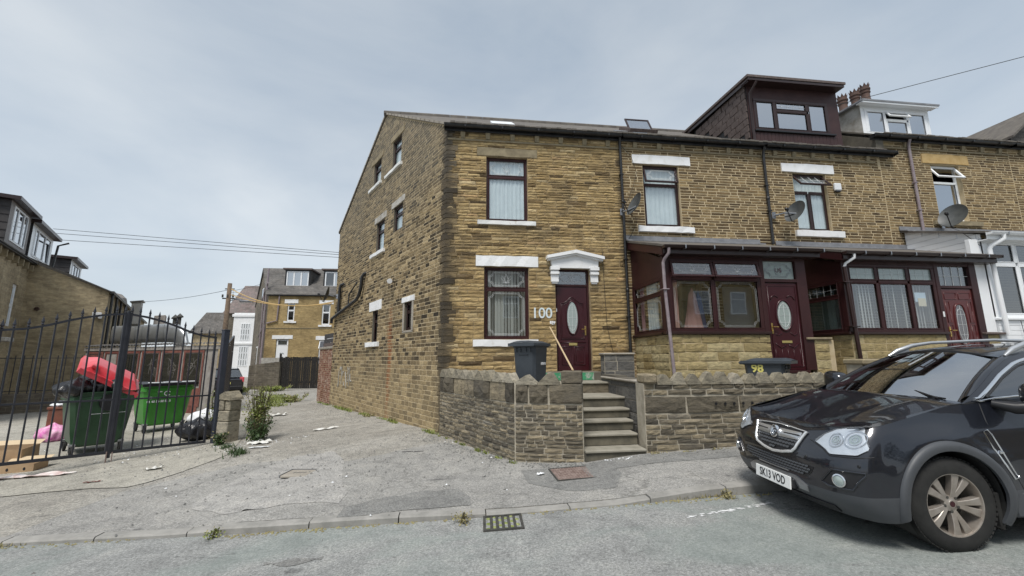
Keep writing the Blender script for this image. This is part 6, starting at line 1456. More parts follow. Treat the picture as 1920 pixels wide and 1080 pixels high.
# ---------------------------------------------------------------- weeds
def leafy(m,base,h,n,rad,seed,ls=.05,lean=(0,0)):
    r=np.random.default_rng(seed); st_=[(r.uniform(0,6.28),rad*r.uniform(.1,1),r.uniform(.45,1.05)) for _ in range(max(5,n//35))]
    for i in range(n):
        a0,r0_,hh=st_[int(r.integers(len(st_)))]; t=r.random()**.8*hh; a=a0+r.normal(0,.25); rr_=r0_*(.35+.65*t)+r.normal(0,.035+.0*t); x=base[0]+rr_*math.cos(a)+lean[0]*t; y=base[1]+rr_*math.sin(a)+lean[1]*t; z=base[2]+h*t+r.uniform(-.02,.02)
        s=ls*r.uniform(.5,1.3); q=Euler((r.uniform(-1.2,1.2),r.uniform(-1.2,1.2),r.uniform(0,6.28))).to_matrix()
        P=[q@Vector(p)*s+Vector((x,y,z)) for p in ((0,0,0),(.35,.28,.05),(1,0,.0),(.35,-.28,.05))]
        b=m.pts(P); m.f.append((b,b+1,b+2,b+3))
def weed(label,base,h,rad,n,seed,mat='leaf',ls=.06,lean=(0,0),dry=.25,group='weeds growing along the walls'):
    t=thing('weed',label,'plant',base,0,group); r=np.random.default_rng(seed)
    m=MB(); 
    for i in range(max(3,n//40)):
        a=r.uniform(0,6.28); rr_=rad*r.uniform(.2,.9); m.tube([base,(base[0]+rr_*.5*math.cos(a)+lean[0]*.4,base[1]+rr_*.5*math.sin(a),base[2]+h*.5),(base[0]+rr_*.9*math.cos(a)+lean[0],base[1]+rr_*.9*math.sin(a)+lean[1],base[2]+h*r.uniform(.7,1.1))],.006,4)
    m.build('stem','stem_mat',t)
    m=MB(); leafy(m,base,h,n,rad,seed,ls,lean); m.build('leaves',mat,t,kind='stuff')
    if dry: m=MB(); leafy(m,base,h*1.08,int(n*dry),rad*1.1,seed+1,ls*.8,lean); m.build('dry_leaves','leaf_dry',t,kind='stuff')
    return t
weed('tall leafy weed clump growing against the right side of the broken stone pier',(-4.45,10.25,-.14),1.15,.36,1900,1,'leaf',.055)
weed('dark green nettle patch in front of the tall weeds',(-4.25,9.95,-.14),.6,.34,1100,2,'leaf_dark',.06,dry=.1)
weed('small fern tuft at the foot of the gate post',(-5.05,9.95,-.15),.26,.22,260,3,'leaf_dark',.06,dry=.1)
weed('leafy weed behind the bars between the gate and the post',(-5.85,11.2,-.2),1.05,.22,420,4,'leaf',.055)
weed('green weeds among the rubbish near the left of the yard',(-9.0,12.3,-.25),.5,.42,700,5,'leaf_dark',.08,dry=.15)
weed('grass tuft along the foot of the black boarded gate',(-11.2,27.5,-.25),.3,1.1,900,6,'leaf',.12,dry=.3)
weed('grass patch at the corner of the far boundary wall',(-12.6,26.5,-.25),.3,.8,600,7,'leaf',.12,dry=.3)
weed('grass and weeds at the foot of the red brick wall',(-7.4,20.2,-.25),.35,.7,600,8,'leaf',.1,dry=.4)
weed('thin green tuft rooted in the kerb joint by the road grate',(.05,4.58,.01),.10,.10,120,9,'leaf_dry',.03,dry=.5)
weed('sparse weeds at the foot of the gable wall',(-2.6,13.3,-.1),.12,.3,150,10,'leaf_dry',.05,dry=.2)
weed('tuft of grass in the kerb step left of the patch',(-2.4,4.78,-.08),.07,.08,90,11,'leaf',.03,dry=.5)
weed('dry tuft in the raised kerb near the car',(2.95,4.55,.11),.07,.1,90,12,'leaf_dry',.03,dry=.5)
# ================================================================ BUILDINGS BEYOND
def far_window(h,F,x0,x1,z0,z1,fw=.07,split=.6,mat='upvc_white',vs=(),lint=True,glass='glass_dark'):
    L_=[(0,1,0,split,None,0,None),(0,1,split,1,None,0,None)] if not vs else [(a,b,0,1,None,0,None) for a,b in zip((0,)+vs,vs+(1,))]
    w=window(h,F,x0,x1,z0,z1,mat,fw,.06,L_,glass=glass,depth=.07)
    if lint: lintel(h,F,x0-.22,x1+.22,z1+.01,z1+.30,'white_paint',.03); lintel(h,F,x0-.18,x1+.18,z0-.14,z0-.01,'white_paint',.07,'sill')
FF=Matrix.Translation((0,33,0))
FH=thing('house','two storey stone house at the end of the alley with two box dormers','house',(-14.2,33,-.25))
fo=[(-12.95,-12.42,4.48,5.82),(-10.45,-9.85,4.2,5.78),(-13.55,-12.68,.95,3.12),(-10.5,-9.6,1.3,3.05)]
wall_face(MB(FF),(-.6,6.5),lambda a,b:(-14.35,-5.0),fo).build('wall','wall_far',FH)
dirl=Vector((-sg,cg,0)); A0=Vector((-14.35,33,0)); Bk=A0+dirl*9.5
gl_=MB(); gl_.quad((Bk.x,Bk.y,-.6),(A0.x,A0.y,-.6),(A0.x,A0.y,6.5),(Bk.x,Bk.y,6.5)); mid=A0+dirl*4.6; gl_.quad((Bk.x,Bk.y,6.5),(A0.x,A0.y,6.5),(mid.x,mid.y,9.3)); gl_.build('gable_wall','wall_sooty',FH)
m=MB(); roof_sheet(m,[(-14.5,32.8,6.5),(-5,32.8,6.5),(-5,37,9.35),(-16.75,37,9.35)]); roof_sheet(m,[(-16.75,37,9.35),(-5,37,9.35),(-5,41.3,6.5),(-19.1,41.3,6.5)]); m.build('roof','slate_far',FH)
m=MB(FF); m.bbox(-14.4,-5,-.16,-.04,6.38,6.50,.01); m.build('gutter','gutter_black',FH)
for o in fo[:2]: far_window(FH,FF,*o)
lintel(FH,FF,-13.85,-12.4,3.14,3.42,'white_paint',.03); lintel(FH,FF,-10.75,-9.3,3.07,3.36,'white_paint',.03)
m=MB(FF); m.bbox(-13.53,-12.70,.06,.12,2.65,3.10,.01); m.bbox(-13.53,-12.70,.065,.12,.97,2.64,.01); D_=m.build('door','upvc_white',FH); m=MB(FF); m.box(-13.42,-12.80,.05,.055,2.72,3.03); m.tube([(-13.25,.05,2.05),(-13.18,.05,2.12),(-13.11,.05,2.08),(-13.04,.05,2.12),(-12.97,.05,2.05)],.02,6); m.build('door_glass','glass_dark',D_)
window(FH,FF,*fo[3],'upvc_white',.06,.06,[(0,1,0,.6,None,0,None),(0,1,.6,1,None,25,None)],glass='glass_dark')
m=MB(FF); m.bbox(-14.35,-5,-.03,.0,3.92,3.98,.006); m.build('string_course','lintel_stone',FH)
m=MB(FF); m.tube([(-13.55,-.08,6.4),(-13.6,-.08,3.9+.6),(-14.3,-.08,4.3)],.05,8); m.tube([(-14.45,-.06,4.2),(-14.5,-.06,0)],.05,8); m.build('downpipe','downpipe_lilac',FH)
gp_=Matrix(((dirl.y,-dirl.x*-1 if False else .87,0,0),(0,0,0,0),(0,0,1,0),(0,0,0,1)))
m=MB(); 
for s,z0,z1 in ((.6,0,8.6),(2.2,2.5,7.2)): p=A0+dirl*s+Vector((-.09,-.05,0)); m.tube([(p.x,p.y,z0),(p.x,p.y,z1)],.06,8)
p=A0+dirl*.2+Vector((-.1,-.05,0)); q=A0+dirl*4+Vector((-.1,-.05,0)); m.tube([(p.x,p.y,4.1),(q.x,q.y,3.4)],.05,8); m.tube([(p.x,p.y,7.4),(q.x,q.y,6.2)],.05,8); m.build('soil_pipe','downpipe_lilac',FH)
wg=MB(); GFF=Matrix(((sg,cg,0,A0.x),(-cg,sg,0,A0.y),(0,0,1,0),(0,0,0,1)))
for (x0,x1,z0,z1) in ((-3.2,-2.6,4.6,5.4),(-5.2,-4.4,1.2,2.6),(-4.4,-3.7,6.6,7.4)):
    a=MB(GFF); a.bbox(x0-.1,x1+.1,-.03,.02,z0-.1,z1+.1,.01); w_=a.build('window','upvc_white',FH); a=MB(GFF); a.box(x0,x1,-.04,-.032,z0,z1); a.build('pane','glass_dark',w_)
def box_dormer(h,x0,x1,yf,z0,z1,yb,cheek,front,roofm='slate_brown',lights=None,openl=None,over=.15):
    F=Matrix.Translation((0,yf,0)); wall_face(MB(F),(z0,z1),lambda a,b:(x0,x1),[(x0+.12,x1-.12,z0+.25,z1-.12)],depth=.1).build('dormer_front',front,h)
    m=MB(); 
    for x in (x0,x1): m.quad((x,yf,z0),(x,yb,z0),(x,yb,z1),(x,yf,z1))
    m.build('dormer_cheek',cheek,h); m=MB(); m.slab([(x0-over,yf-over),(x1+over,yf-over),(x1+over,yb+.4),(x0-over,yb+.4)],z1,z1+.12); m.build('dormer_roof',roofm,h)
    window(h,F,x0+.12,x1-.12,z0+.25,z1-.12,'upvc_white',.07,-.02,lights or [(0,.33,0,1,None,0,'glass_sky'),(.33,.66,0,1,None,0,'glass_sky'),(.66,1,0,1,None,0,'glass_sky')],depth=.07)
box_dormer(FH,-13.75,-11.85,34.1,7.05,8.65,37,'slate_far','black_plastic')
box_dormer(FH,-10.85,-8.2,34.1,7.05,8.65,37,'slate_far','black_plastic',lights=[(0,.3,0,1,None,0,'glass_dark'),(.3,1,0,1,None,0,'glass_sky')])
lining(FH,FF,-14.1,-5.2,.3,6.4,2,.2,(3.8,))
# yard wall and black gate
YW=thing('yard_wall','rounded end of a dark stone yard wall beside the black boarded gate','wall',(-12.9,28.6,-.3)); m=MB(); m.slab([(-12.85,28.8),(-11.6,29.1),(-11.5,29.6),(-13.2,30.2),(-13.6,29.4)],-.6,lambda x,y:1.25+.25*min(1,(x+13.6)/2)); m.build('wall','wall_sooty',YW)
m=MB(); m.slab([(-13.3,30.3),(-11.9,29.8),(-11.7,31),(-13.3,31.5)],-.5,1.75); m.build('raised_wall','render_white',YW)
BG=thing('boarded_gate','black double gate of vertical boards at the end of the alley','gate',(-10.3,29.3,-.25))
Fb,Lb=edge_frame((-11.62,29.3),(-8.95,29.1)); n=22; one=MB(); one.bbox(-.055,.055,-.015,.015,0,2.0,.004); one=one.mesh('board','timber_dark')
for i in range(n):
    x=Lb*(i+.5)/n; link('board',one,BG,None) if False else None
    o=link('board',one,BG,WM(BG).inverted()@Fb@Matrix.Translation((x,random.uniform(-.01,.01),-.22))@Matrix.Diagonal((1.0 if i%5 else .86,1,1.0+random.uniform(-.01,.02),1)))
for z in (.1,1.55): m=MB(Fb); m.bbox(0,Lb,.02,.07,z,z+.12,.005); m.build('ledge','timber_dark',BG)
m=MB(Fb); m.bbox(-.1,0,-.05,.08,-.3,2.0,.01); m.bbox(Lb,Lb+.12,-.05,.08,-.3,2.05,.01); m.build('gate_post','timber_dark',BG)
YW2=thing('yard_wall','dark stone yard wall right of the black boarded gate','wall',(-8.3,29.3,-.3)); m=MB(); m.box(-8.78,-6.5,29.1,29.5,-.6,1.0); m.box(-8.7,-6.5,29.15,29.45,1.0,2.0); m.build('wall','wall_sooty',YW2)
# white bayed house further off
BH=thing('house','distant house with a white two storey bay window and a reddish slate roof','house',(-24,50,-.3))
FB=Matrix.Translation((0,50,0))
m=MB(FB); m.box(-26.2,-20.5,0,8,-.6,6.8); m.build('wall','wall_sooty',BH)
m=MB(FB); m.prism([(-24.75,-.6),(-22.2,-.6),(-22.2,6.75),(-24.75,6.75)],-.9,0); m.build('bay','white_paint',BH)
for z0,z1 in ((.9,3.1),(3.7,5.6)):
    for a,b in ((-23.95,-22.95),): 
        o=window(BH,Matrix.Translation((0,49.1,0)),a,b,z0,z1,'upvc_white',.08,-.03,[(i/4,(i+1)/4,j/3,(j+1)/3,None,0,None) for i in range(4) for j in range(3)],glass='glass_dark',depth=.05)
m=MB(FB); m.bbox(-24.9,-22.1,-1.0,-.85,3.25,3.5,.02); m.bbox(-24.9,-22.1,-1.0,-.85,6.3,6.6,.02); m.build('cornice','white_paint',BH)
m=MB(FB); roof_sheet(m,[(-26.3,-.3,6.8),(-20.4,-.3,6.8),(-20.4,4,10.6),(-26.3,4,10.6)]); roof_sheet(m,[(-26.3,4,10.6),(-20.4,4,10.6),(-20.4,8.3,6.8),(-26.3,8.3,6.8)]); m.build('roof','slate_pink',BH)
m=MB(FB); m.quad((-26.2,0,6.8),(-26.2,8,6.8),(-26.2,4,10.5)); m.build('gable','wall_sooty',BH)
BH2=thing('house','far off low house with grey slate roof left of the white bayed house','house',(-32,58,-.3)); m=MB(); m.box(-34,-28.5,58,64,-1,5.0); m.build('wall','wall_left',BH2); m=MB(); roof_sheet(m,[(-34.3,57.6,5),(-28.2,57.6,5),(-28.2,61,8),(-34.3,61,8)]); m.build('roof','slate_far',BH2)
m=MB(); m.bbox(-31.6,-30.8,60.5,61.5,7.5,9.2,.02); m.build('chimney','wall_sooty',BH2); 
an=MB(); an.tube([(-31.2,61,9.2),(-31.2,61,11.0)],.03,5); 
for z in (10.4,10.8): an.tube([(-31.9,61,z),(-30.5,61,z)],.02,5)
for k in range(5): an.tube([(-31.8+k*.3,60.8,10.8),(-31.8+k*.3,61.2,10.8)],.02,4)
an.build('aerial','steel',BH2)
# ---------------------------------------------------------------- terrace on the left, seen over the yard
du=Vector((-.509,.861,0)); dn=Vector((.861,.509,0))             # along the row away from us / out of its face towards the alley
E1=Vector((-19.66,21.24,0)); E0=E1-du*8
LFm=Matrix(((-du.x,-dn.x,0,E1.x),(-du.y,-dn.y,0,E1.y),(0,0,1,0),(0,0,0,1)))     # x towards the street, y into the house
LT_=thing('house','brown stone house at the left edge with a grey clad dormer in its slate roof','house',(E1.x,E1.y,-.5))
wall_face(MB(LFm),(-1,6.1),lambda a,b:(0,9),[(1.05,1.75,3.1,4.9),(3.6,4.6,3.2,4.8)]).build('wall','wall_left',LT_)
far_window(LT_,LFm,1.05,1.75,3.1,4.9,.09,.5,lint=False,vs=()); far_window(LT_,LFm,3.6,4.6,3.2,4.8,.09,.6,lint=False)
m=MB(LFm); m.bbox(0,9,-.2,-.05,6.0,6.14,.01); m.build('gutter','gutter_black',LT_)
one=MB(); one.bbox(-.04,.04,-.18,.0,0,.3,.01); one=one.mesh('corbel','lintel_stone')
for i in range(10): link('corbel',one,LT_,WM(LT_).inverted()@LFm@Matrix.Translation((.3+i*.7,0,5.66)))
m=MB(LFm); roof_sheet(m,[(-.1,-.25,6.1),(9,-.25,6.1),(9,4.2,9.2),(-.1,4.2,9.2)]); m.build('roof','slate_far',LT_)
def ldormer(x0,x1,yf,z0,z1,front,lights,cheek='cladding_dark',n=0,wz=(.35,.12),dep=3):
    F=LFm@Matrix.Translation((0,yf,0)); wall_face(MB(F),(z0,z1),lambda a,b:(x0,x1),[(x0+.45,x1-.45,z0+wz[0],z1-wz[1])],depth=.1).build('dormer_front',front,LT_)
    m=MB(F); 
    for x in (x0,x1): m.quad((x,0,z0-.3),(x,dep,z0+.8),(x,dep,z1),(x,0,z1))
    m.build('dormer_cheek',cheek,LT_)
    cm_=MB(F); 
    for i in range(6): z=z0+.02+i*(z1-z0)/6; cm_.quad((x1+.012,0,z),(x1+.012,dep,z),(x1+.035,dep,z+.02),(x1+.035,0,z+.02)); cm_.quad((x1+.035,0,z),(x1+.035,dep,z),(x1+.012,dep,z+(z1-z0)/6),(x1+.012,0,z+(z1-z0)/6))
    cm_.build('cladding',cheek,LT_)
    m=MB(F); m.slab([(x0-.15,-.3),(x1+.25,-.3),(x1+.25,dep+.5),(x0-.15,dep+.5)],z1,z1+.16); m.build('dormer_roof','gutter_brown',LT_)
    window(LT_,F,x0+.45,x1-.45,z0+wz[0],z1-wz[1],'upvc_white',.06,-.03,lights,depth=.08)
ldormer(-.55,2.3,.35,6.35,8.35,'cladding_grey',[(0,.3,0,1,None,0,'glass_sky'),(.3,.72,0,1,None,0,'glass_sky'),(.72,1,0,1,None,0,'glass_sky')])
ldormer(-4.5,-.75,.30,6.3,8.15,'upvc_white',[(0,.38,0,1,None,0,'glass_sky'),(.38,.8,0,1,None,0,'glass_sky'),(.8,1,0,1,None,0,'glass_sky')])
ldormer(-12.5,-9.2,.3,6.3,8.0,'upvc_white',[(0,.33,0,1,None,0,'glass_sky'),(.33,.66,0,1,None,0,'glass_sky'),(.66,1,0,1,None,0,'glass_sky')])
m=MB(LFm); m.tube([(-4.5,-.3,8.1),(-4.55,.1,7.9),(-4.5,.2,6.2)],.05,8); m.build('downpipe','gutter_black',LT_)
# projecting wing with a plain stone end facing us
Q0=E1-dn*.0; 
PWf=Matrix(((dn.x,du.x,0,Q0.x),(dn.y,du.y,0,Q0.y),(0,0,1,0),(0,0,0,1)))          # x out from the row, y away along it
WG=thing('house','rear wing with a plain brown end wall under a sloping roof, behind the gates','house',(Q0.x+dn.x*2.7,Q0.y+dn.y*2.7,-.5))
m=MB(PWf); m.quad((-.5,0,-1),(2.75,0,-1),(2.75,0,5.0),(-.5,0,6.35)); m.build('end_wall','wall_left',WG)
WF=LFm@Matrix.Translation((0,-2.75,0))
wo=[(-1.6,-1.0,1.6,4.4),(-3.0,-2.4,1.6,4.4),(-5.2,-4.4,1.4,4.0),(-8,-7,1.4,4.0)]
wall_face(MB(WF),(-1,5.0),lambda a,b:(-22,0),wo).build('wall','wall_left',WG)
for o in wo: far_window(WG,WF,*o,.08,.6,lint=False)
m=MB(WF); 
for x in (-.35,-2.0,-3.9,-6): m.tube([(x,-.1,4.9),(x,-.1,0)],.06,8)
m.build('downpipe','gutter_black',WG)
m=MB(WF); m.bbox(-22,.1,-.2,-.05,4.9,5.04,.01); m.build('gutter','gutter_black',WG)
m=MB(LFm); roof_sheet(m,[(-22,-2.95,4.98),(.12,-2.95,4.98),(.12,.0,6.32),(-22,.0,6.32)]); roof_sheet(m,[(-22,.0,6.32),(-.1,.0,6.32),(-.1,4.2,9.2),(-22,4.2,9.2)]); m.build('roof','slate_far',WG)
m=MB(PWf); m.lathe([(0,0),(.06,0),(.09,.02),(.09,.05),(.06,.06)],14,Matrix.Translation((.45,-.0,4.0))@Matrix.Rotation(R(90),4,'X')); m.build('vent','terracotta',WG)
m=MB(PWf); 
for x in (2.35,2.58): m.lathe([(0,-.1),(.06,-.09),(.08,0),(.06,.05),(0,.06)],10,Matrix.Translation((x,-.15,3.75)))
m.bbox(2.3,2.62,-.2,-.02,3.82,3.95,.01); o=m.build('security_camera','white_flat'); o['label']='pair of small white dome cameras at the corner of the plain stone end wall'; o['category']='camera'
m=MB(Matrix.Translation((-22.85,30.4,4.95))); m.lathe([(0,1.15),(.35,1.05),(.6,.8),(.66,.5),(.6,.2),(.5,0)],18); o=m.build('roof_cowl','shed_grey'); o['label']='pale round cowl poking above the roof line of the rear wing'; o['category']='cowl'
# sunken doorway, railings, white porch at far left
DW=thing('yard_building','low dark wall with a black doorway at the back left of the yard','wall',(-17.2,18.2,-.4))
FD,LD=edge_frame((-19.2,16.0),(-11.4,20.3)); m=MB(FD); m.box(0,2.2,0,.4,-.8,2.3); m.box(2.2,LD,0,.4,-.8,.45); m.build('wall','wall_sooty',DW); m=MB(FD); m.bbox(.55,2.0,-.03,.02,.45,2.0,.01); m.build('door','timber_dark',DW)
m=MB(FD); m.bbox(-.5,3.2,-.5,.3,2.35,2.5,.02); m.build('canopy','render_white',DW); m=MB(FD); m.tube([(-.3,-.1,2.4),(-.35,-.1,-.5)],.09,8); m.build('downpipe','white_flat',DW)
RL=thing('railing','black iron railing on the low wall at the back of the yard','railing',(-15,18.6,.4)); m=MB(FD); m.tube([(2.4,.1,1.75),(LD,.1,1.75)],.02,4); m.tube([(2.4,.1,.55),(LD,.1,.55)],.02,4); m.build('rail','gate_paint',RL)
for i in range(30):
    x=2.5+i*(LD-2.6)/29; m=MB(FD); m.bbox(x-.012,x+.012,.09,.115,.45,1.85,.002); m.build('bar','gate_paint',RL)
# ---------------------------------------------------------------- red timber shed with ductwork behind
SH=thing('shed','long faded red timber shed with a corrugated roof behind the bins','shed',(-12,17.8,-.3))
Fs,Ls=edge_frame((-15.3,19.35),(-8.55,16.15)); Fs[0][1],Fs[1][1]=-.50,.866
m=MB(Fs); m.box(0,Ls,0,2.6,-.6,2.12); m.build('wall','shed_grey',SH)
pan=[(.2,1.15),(1.25,2.1),(2.2,3.35),(3.45,4.5),(4.6,5.65),(5.75,6.8)]
for i,(a,b) in enumerate(pan):
    m=MB(Fs); frame_ring(m,a,b,-.3 if False else .0,2.0,.09,-.05,.0); m.bbox(a+.09,b-.09,-.035,.0,-.3,.65,.01); fr_=m.build('panel','shed_red',SH)
    m=MB(Fs); m.box(a+.12,b-.12,-.02,-.012,.72,1.88); m.build('pane' if i not in (0,1) else 'board','glass_dark' if i not in (0,1) else ('shed_grey' if i else 'shed_red'),fr_)
m=MB(Fs); m.bbox(-.1,Ls+.1,-.09,-.02,2.02,2.16,.01); m.build('fascia','shed_grey',SH)
m=MB(Fs); m.grid(lambda u,v:(-.15+(Ls+.3)*u,-.2+3*v,2.22+.14*v+.025*math.sin(u*2*math.pi*45)),360,3); m.build('roof','corrugated',SH)
# white graffiti tags on two panes
m=MB(Fs); r_=np.random.default_rng(4)
for cx in (4.05,5.15,6.25):
    for k in range(3):
        p=[(cx+r_.uniform(-.3,.3),-.024,1.35+r_.uniform(-.4,.4)) for _ in range(5)]; m.tube(p,.008,4)
m.build('scribble','shed_grey',SH)
DU=thing('ventilation_duct','fat galvanised ventilation duct running along above the red shed roof','duct',(-12,21,2.6)); m=MB(Fs); 
m.tube([(.6,3.6,2.85),(4.4,3.6,2.85),(5.0,3.6,2.82),(5.35,3.6,2.6),(5.5,3.6,2.2)],.42,18); m.build('duct','duct_metal',DU,smooth=50)
m=MB(Fs)
for k in range(8): m.tube([(.8+k*.48,3.6,2.85),(.84+k*.48,3.6,2.85)],.44,18)
m.build('joint_ring','duct_metal',DU,smooth=50)
FL2=thing('extract_flue','upright square metal extract flue above the duct','flue',(-13.6,20.5,3.3)); m=MB(Fs); m.bbox(1.75,2.45,3.3,4.0,3.3,4.35,.02); m.build('flue','duct_metal',FL2); m=MB(Fs); m.bbox(1.62,2.58,3.2,4.1,4.35,4.40,.01); m.build('cap','steel',FL2)
m=MB(Fs); m.bbox(3.3,4.1,4.4,5.2,2.6,3.75,.02); o=m.build('roof_box','shed_grey'); o['label']='square grey plant housing between the flue and the small cowls'; o['category']='vent'
m=MB(Fs); 
for k,(a,b) in enumerate(((4.75,.32),(5.05,.45))): m.tube([(a,4.4,2.9),(a,4.4,3.45+b*.3)],.14,10); m.lathe([(.0,.16),(.26,.0),(.26,-.04),(.14,-.06)],12,Matrix.Translation((a,4.4,3.5+b*.3)))
o=m.build('vent_cowl','iron_dark'); o['label']='pair of small dark mushroom cowls above the duct'; o['category']='vent'
# ---------------------------------------------------------------- pole, lamp, wires
PB=Vector((-14.3,27.5,-.3)); PT=Vector((-14.3,27.5,6.35))
PO=thing('utility_pole','wooden utility pole with a small street lamp arm at the end of the yard','utility pole',PB)
m=MB(); m.tube([PB,PT],.15,12,rs=[.17,.12]); m.build('pole','pole_wood',PO,smooth=True)
m=MB(); m.tube([PT+Vector((-.35,0,-.95)),PT+Vector((.35,0,-.95))],.04,6); m.tube([PT+Vector((-.25,0,-.35)),PT+Vector((.3,0,-.35))],.035,6)
for x in (-.3,0,.3): m.tube([PT+Vector((x,-.1,-.9)),PT+Vector((x,-.1,-.72))],.05,8)
m.build('crossarm','iron_dark',PO)
m=MB(); m.tube([PT+Vector((0,0,-1.1)),PT+Vector((.5,-.1,-1.02)),PT+Vector((.9,-.2,-1.08))],.03,6); m.bbox(PT.x+.8,PT.x+1.55,PT.y-.35,PT.y-.1,PT.z-1.22,PT.z-1.10,.03); m.build('street_lamp','steel',PO)
def wire(label,a,b,sag=.3,r=.012,mat='cable_black',group=None):
    a,b=Vector(a),Vector(b); pts=[a.lerp(b,t)+Vector((0,0,-sag*4*t*(1-t))) for t in np.linspace(0,1,14)]; m=MB(); m.tube(pts,r,5); o=m.build('overhead_wire',mat); o['label']=label; o['category']='wire'
    if group: o['group']=group
    return o
def pix(x,y,d): 
    return CAMP+(fw+rr*((x-960)/776.5)+uu*((540-y)/776.5))*d
for k,(ya,yb,sg_) in enumerate(((429,474,'topmost'),(437,478,'middle'),(449,483,'lowest'))):
    pa=pix(100,ya,24); pb=pix(642,yb,24); pb=pb+(pb-pa)*.2; wire(sg_+' of the three long wires crossing the sky between the left roofs and the gable',pa,pb,.0,.014,group='three overhead wires')
g_=GF@Vector((-9.0,-.02,4.35))
wire('yellowish cable swinging from the utility pole to the rear of the gable, upper one',PT+Vector((.1,0,-.35)),pix(625,566,20.5),.55,.03,'cable_yellow',group='yellow cables to the gable')
wire('yellowish cable swinging from the utility pole to the rear of the gable, lower one',PT+Vector((.1,0,-.7)),pix(622,569,20.5),.35,.022,'cable_yellow',group='yellow cables to the gable')
wire('thin wire running left from the top of the utility pole',PT+Vector((0,0,-.4)),pix(245,566,35),.2,.014)
wire('thin wire running right from the utility pole behind the far house',PT+Vector((0,0,-.5)),pix(505,527,40),.1,.014)
wire('single wire rising to the upper right corner from the maroon dormer',pix(1410,238,14),pix(1990,88,10.5),.0,.009)
# ---------------------------------------------------------------- far parked car seen from behind
def simple_car(label,loc,rz,mat,lamp='lid_red'):
    t=thing('parked_car',label,'car',loc,rz); L_,W,H=4.0,1.75,1.46
    m=MB()
    sec=[(-2,.35,.62,.80),(-1.9,.28,.70,.85),(-1.2,.25,.86,.87),(-.2,.25,.92,.875),(1.2,.25,.95,.875),(1.85,.3,.95,.84),(2.0,.4,.85,.78)]
    P=[]
    for x,zb,zt,w in sec: P+= [(x,-w,zb),(x,-w*1.02,(zb+zt)/2),(x,-w*.96,zt),(x,w*.96,zt),(x,w*1.02,(zb+zt)/2),(x,w,zb)]
    b=m.pts(P); n=len(sec)
    for i in range(n-1):
        for k in range(5): m.f.append((b+i*6+k,b+(i+1)*6+k,b+(i+1)*6+k+1,b+i*6+k+1))
    m.f.append(tuple(b+k for k in reversed(range(6)))); m.f.append(tuple(b+(n-1)*6+k for k in range(6))); m.build('body',mat,t,I4 if False else None,smooth=40) if False else link('body',m.mesh('body',mat,40),t,I4)
    m=MB(); gs=[(-.95,.90,.78,.9),(-.25,1.38,.62,.92),(.4,1.45,.62,.94),(1.3,1.40,.62,.95),(1.88,.98,.76,.95)]
    P=[]; 
    for x,zt,w,zb in gs: P+=[(x,-.80,zb),(x,-w,zt),(x,w,zt),(x,.80,zb)]
    b=m.pts(P)
    for i in range(4):
        for k in range(3): m.f.append((b+i*4+k,b+(i+1)*4+k,b+(i+1)*4+k+1,b+i*4+k+1))
    link('cabin',m.mesh('cabin','glass_tint',None),t,I4); m=MB(); m.quad((-.25,-.62,1.385),(1.35,-.62,1.41),(1.35,.62,1.41),(-.25,.62,1.385)); link('roof',m.mesh('roof',mat),t,I4)
    for x in (-1.25,1.25):
        for s in (-1,1):
            m=MB(Matrix.Translation((x,s*.78,.31))@Matrix.Rotation(R(90),4,'X')); m.lathe([(0,-.1),(.2,-.1),(.31,-.09),(.31,.09),(.2,.1),(0,.1)],20); link('wheel',m.mesh('wheel','rubber',40),t,I4)
    for s in (-1,1): m=MB(); m.bbox(1.86,1.99,s*.76-.1,s*.76+.1,.72,.98,.02); link('tail_light',m.mesh('tail_light',lamp),t,I4)
    m=MB(); m.bbox(2.0,2.02,-.26,.26,.62,.73,.003); link('number_plate',m.mesh('number_plate','yellow'),t,I4)
    m=MB(); m.bbox(1.9,2.08,-.8,.8,.32,.52,.03); link('bumper',m.mesh('bumper','black_plastic'),t,I4)
    return t
simple_car('small black hatchback parked at the far end of the alley, seen from behind',(-13.15,25.6,-.25),R(-60),'car_paint')
# ================================================================ THE BLACK CAR (local: x rearwards from the front axle, y from the near side inwards, z up)
CX,CY=3.90,3.02
CARM=Matrix.Translation((CX,CY,gz(CX)-.008))@Matrix.Rotation(-SL*1.0,4,'Y')@Matrix.Rotation(R(-5.2),4,'Z')
CAR=thing('parked_car','glossy black crossover car with silver roof rails and plate SK13 VOD parked at the kerb','car',matrix=CARM)
WID=1.84; HW=.92
XN=lambda z:.06+interp(z,[(.16,-.70),(.22,-.77),(.30,-.85),(.36,-.885),(.42,-.895),(.55,-.885),(.64,-.875),(.72,-.845),(.80,-.80),(.86,-.77),(.90,-.745),(.96,-.68),(1.1,-.5)])
YI=lambda z:interp(z,[(.16,.07),(.22,.045),(.30,.02),(.42,.0),(.62,.0),(.72,.008),(.80,.022),(.88,.045),(.95,.075),(1.02,.10),(1.10,.125),(1.2,.14)])
XC=.10; NE=7.
def Ff(y,z):
    W=HW-YI(z); Y=min(.9999,abs(HW-y)/W); return XC-(XC-XN(z))*(1-Y**NE)**(1/NE)+.07*Y*Y*min(1,(1-Y)*8)
XR=3.70
def Fr(y,z):
    W=HW-YI(z); Y=min(.9999,abs(HW-y)/W); n=4.5; xr=XR-.02-.25*max(0,z-.9)-.10*max(0,.45-z); return 2.9+(xr-2.9)*(1-Y**n)**(1/n)
ZT=lambda x:interp(x,[(-.75,.905),(-.6,.93),(-.45,.955),(-.2,1.005),(0,1.045),(.2,1.085),(.45,1.10),(.9,1.12),(1.6,1.15),(2.6,1.19),(3.3,1.22),(3.7,1.20)])
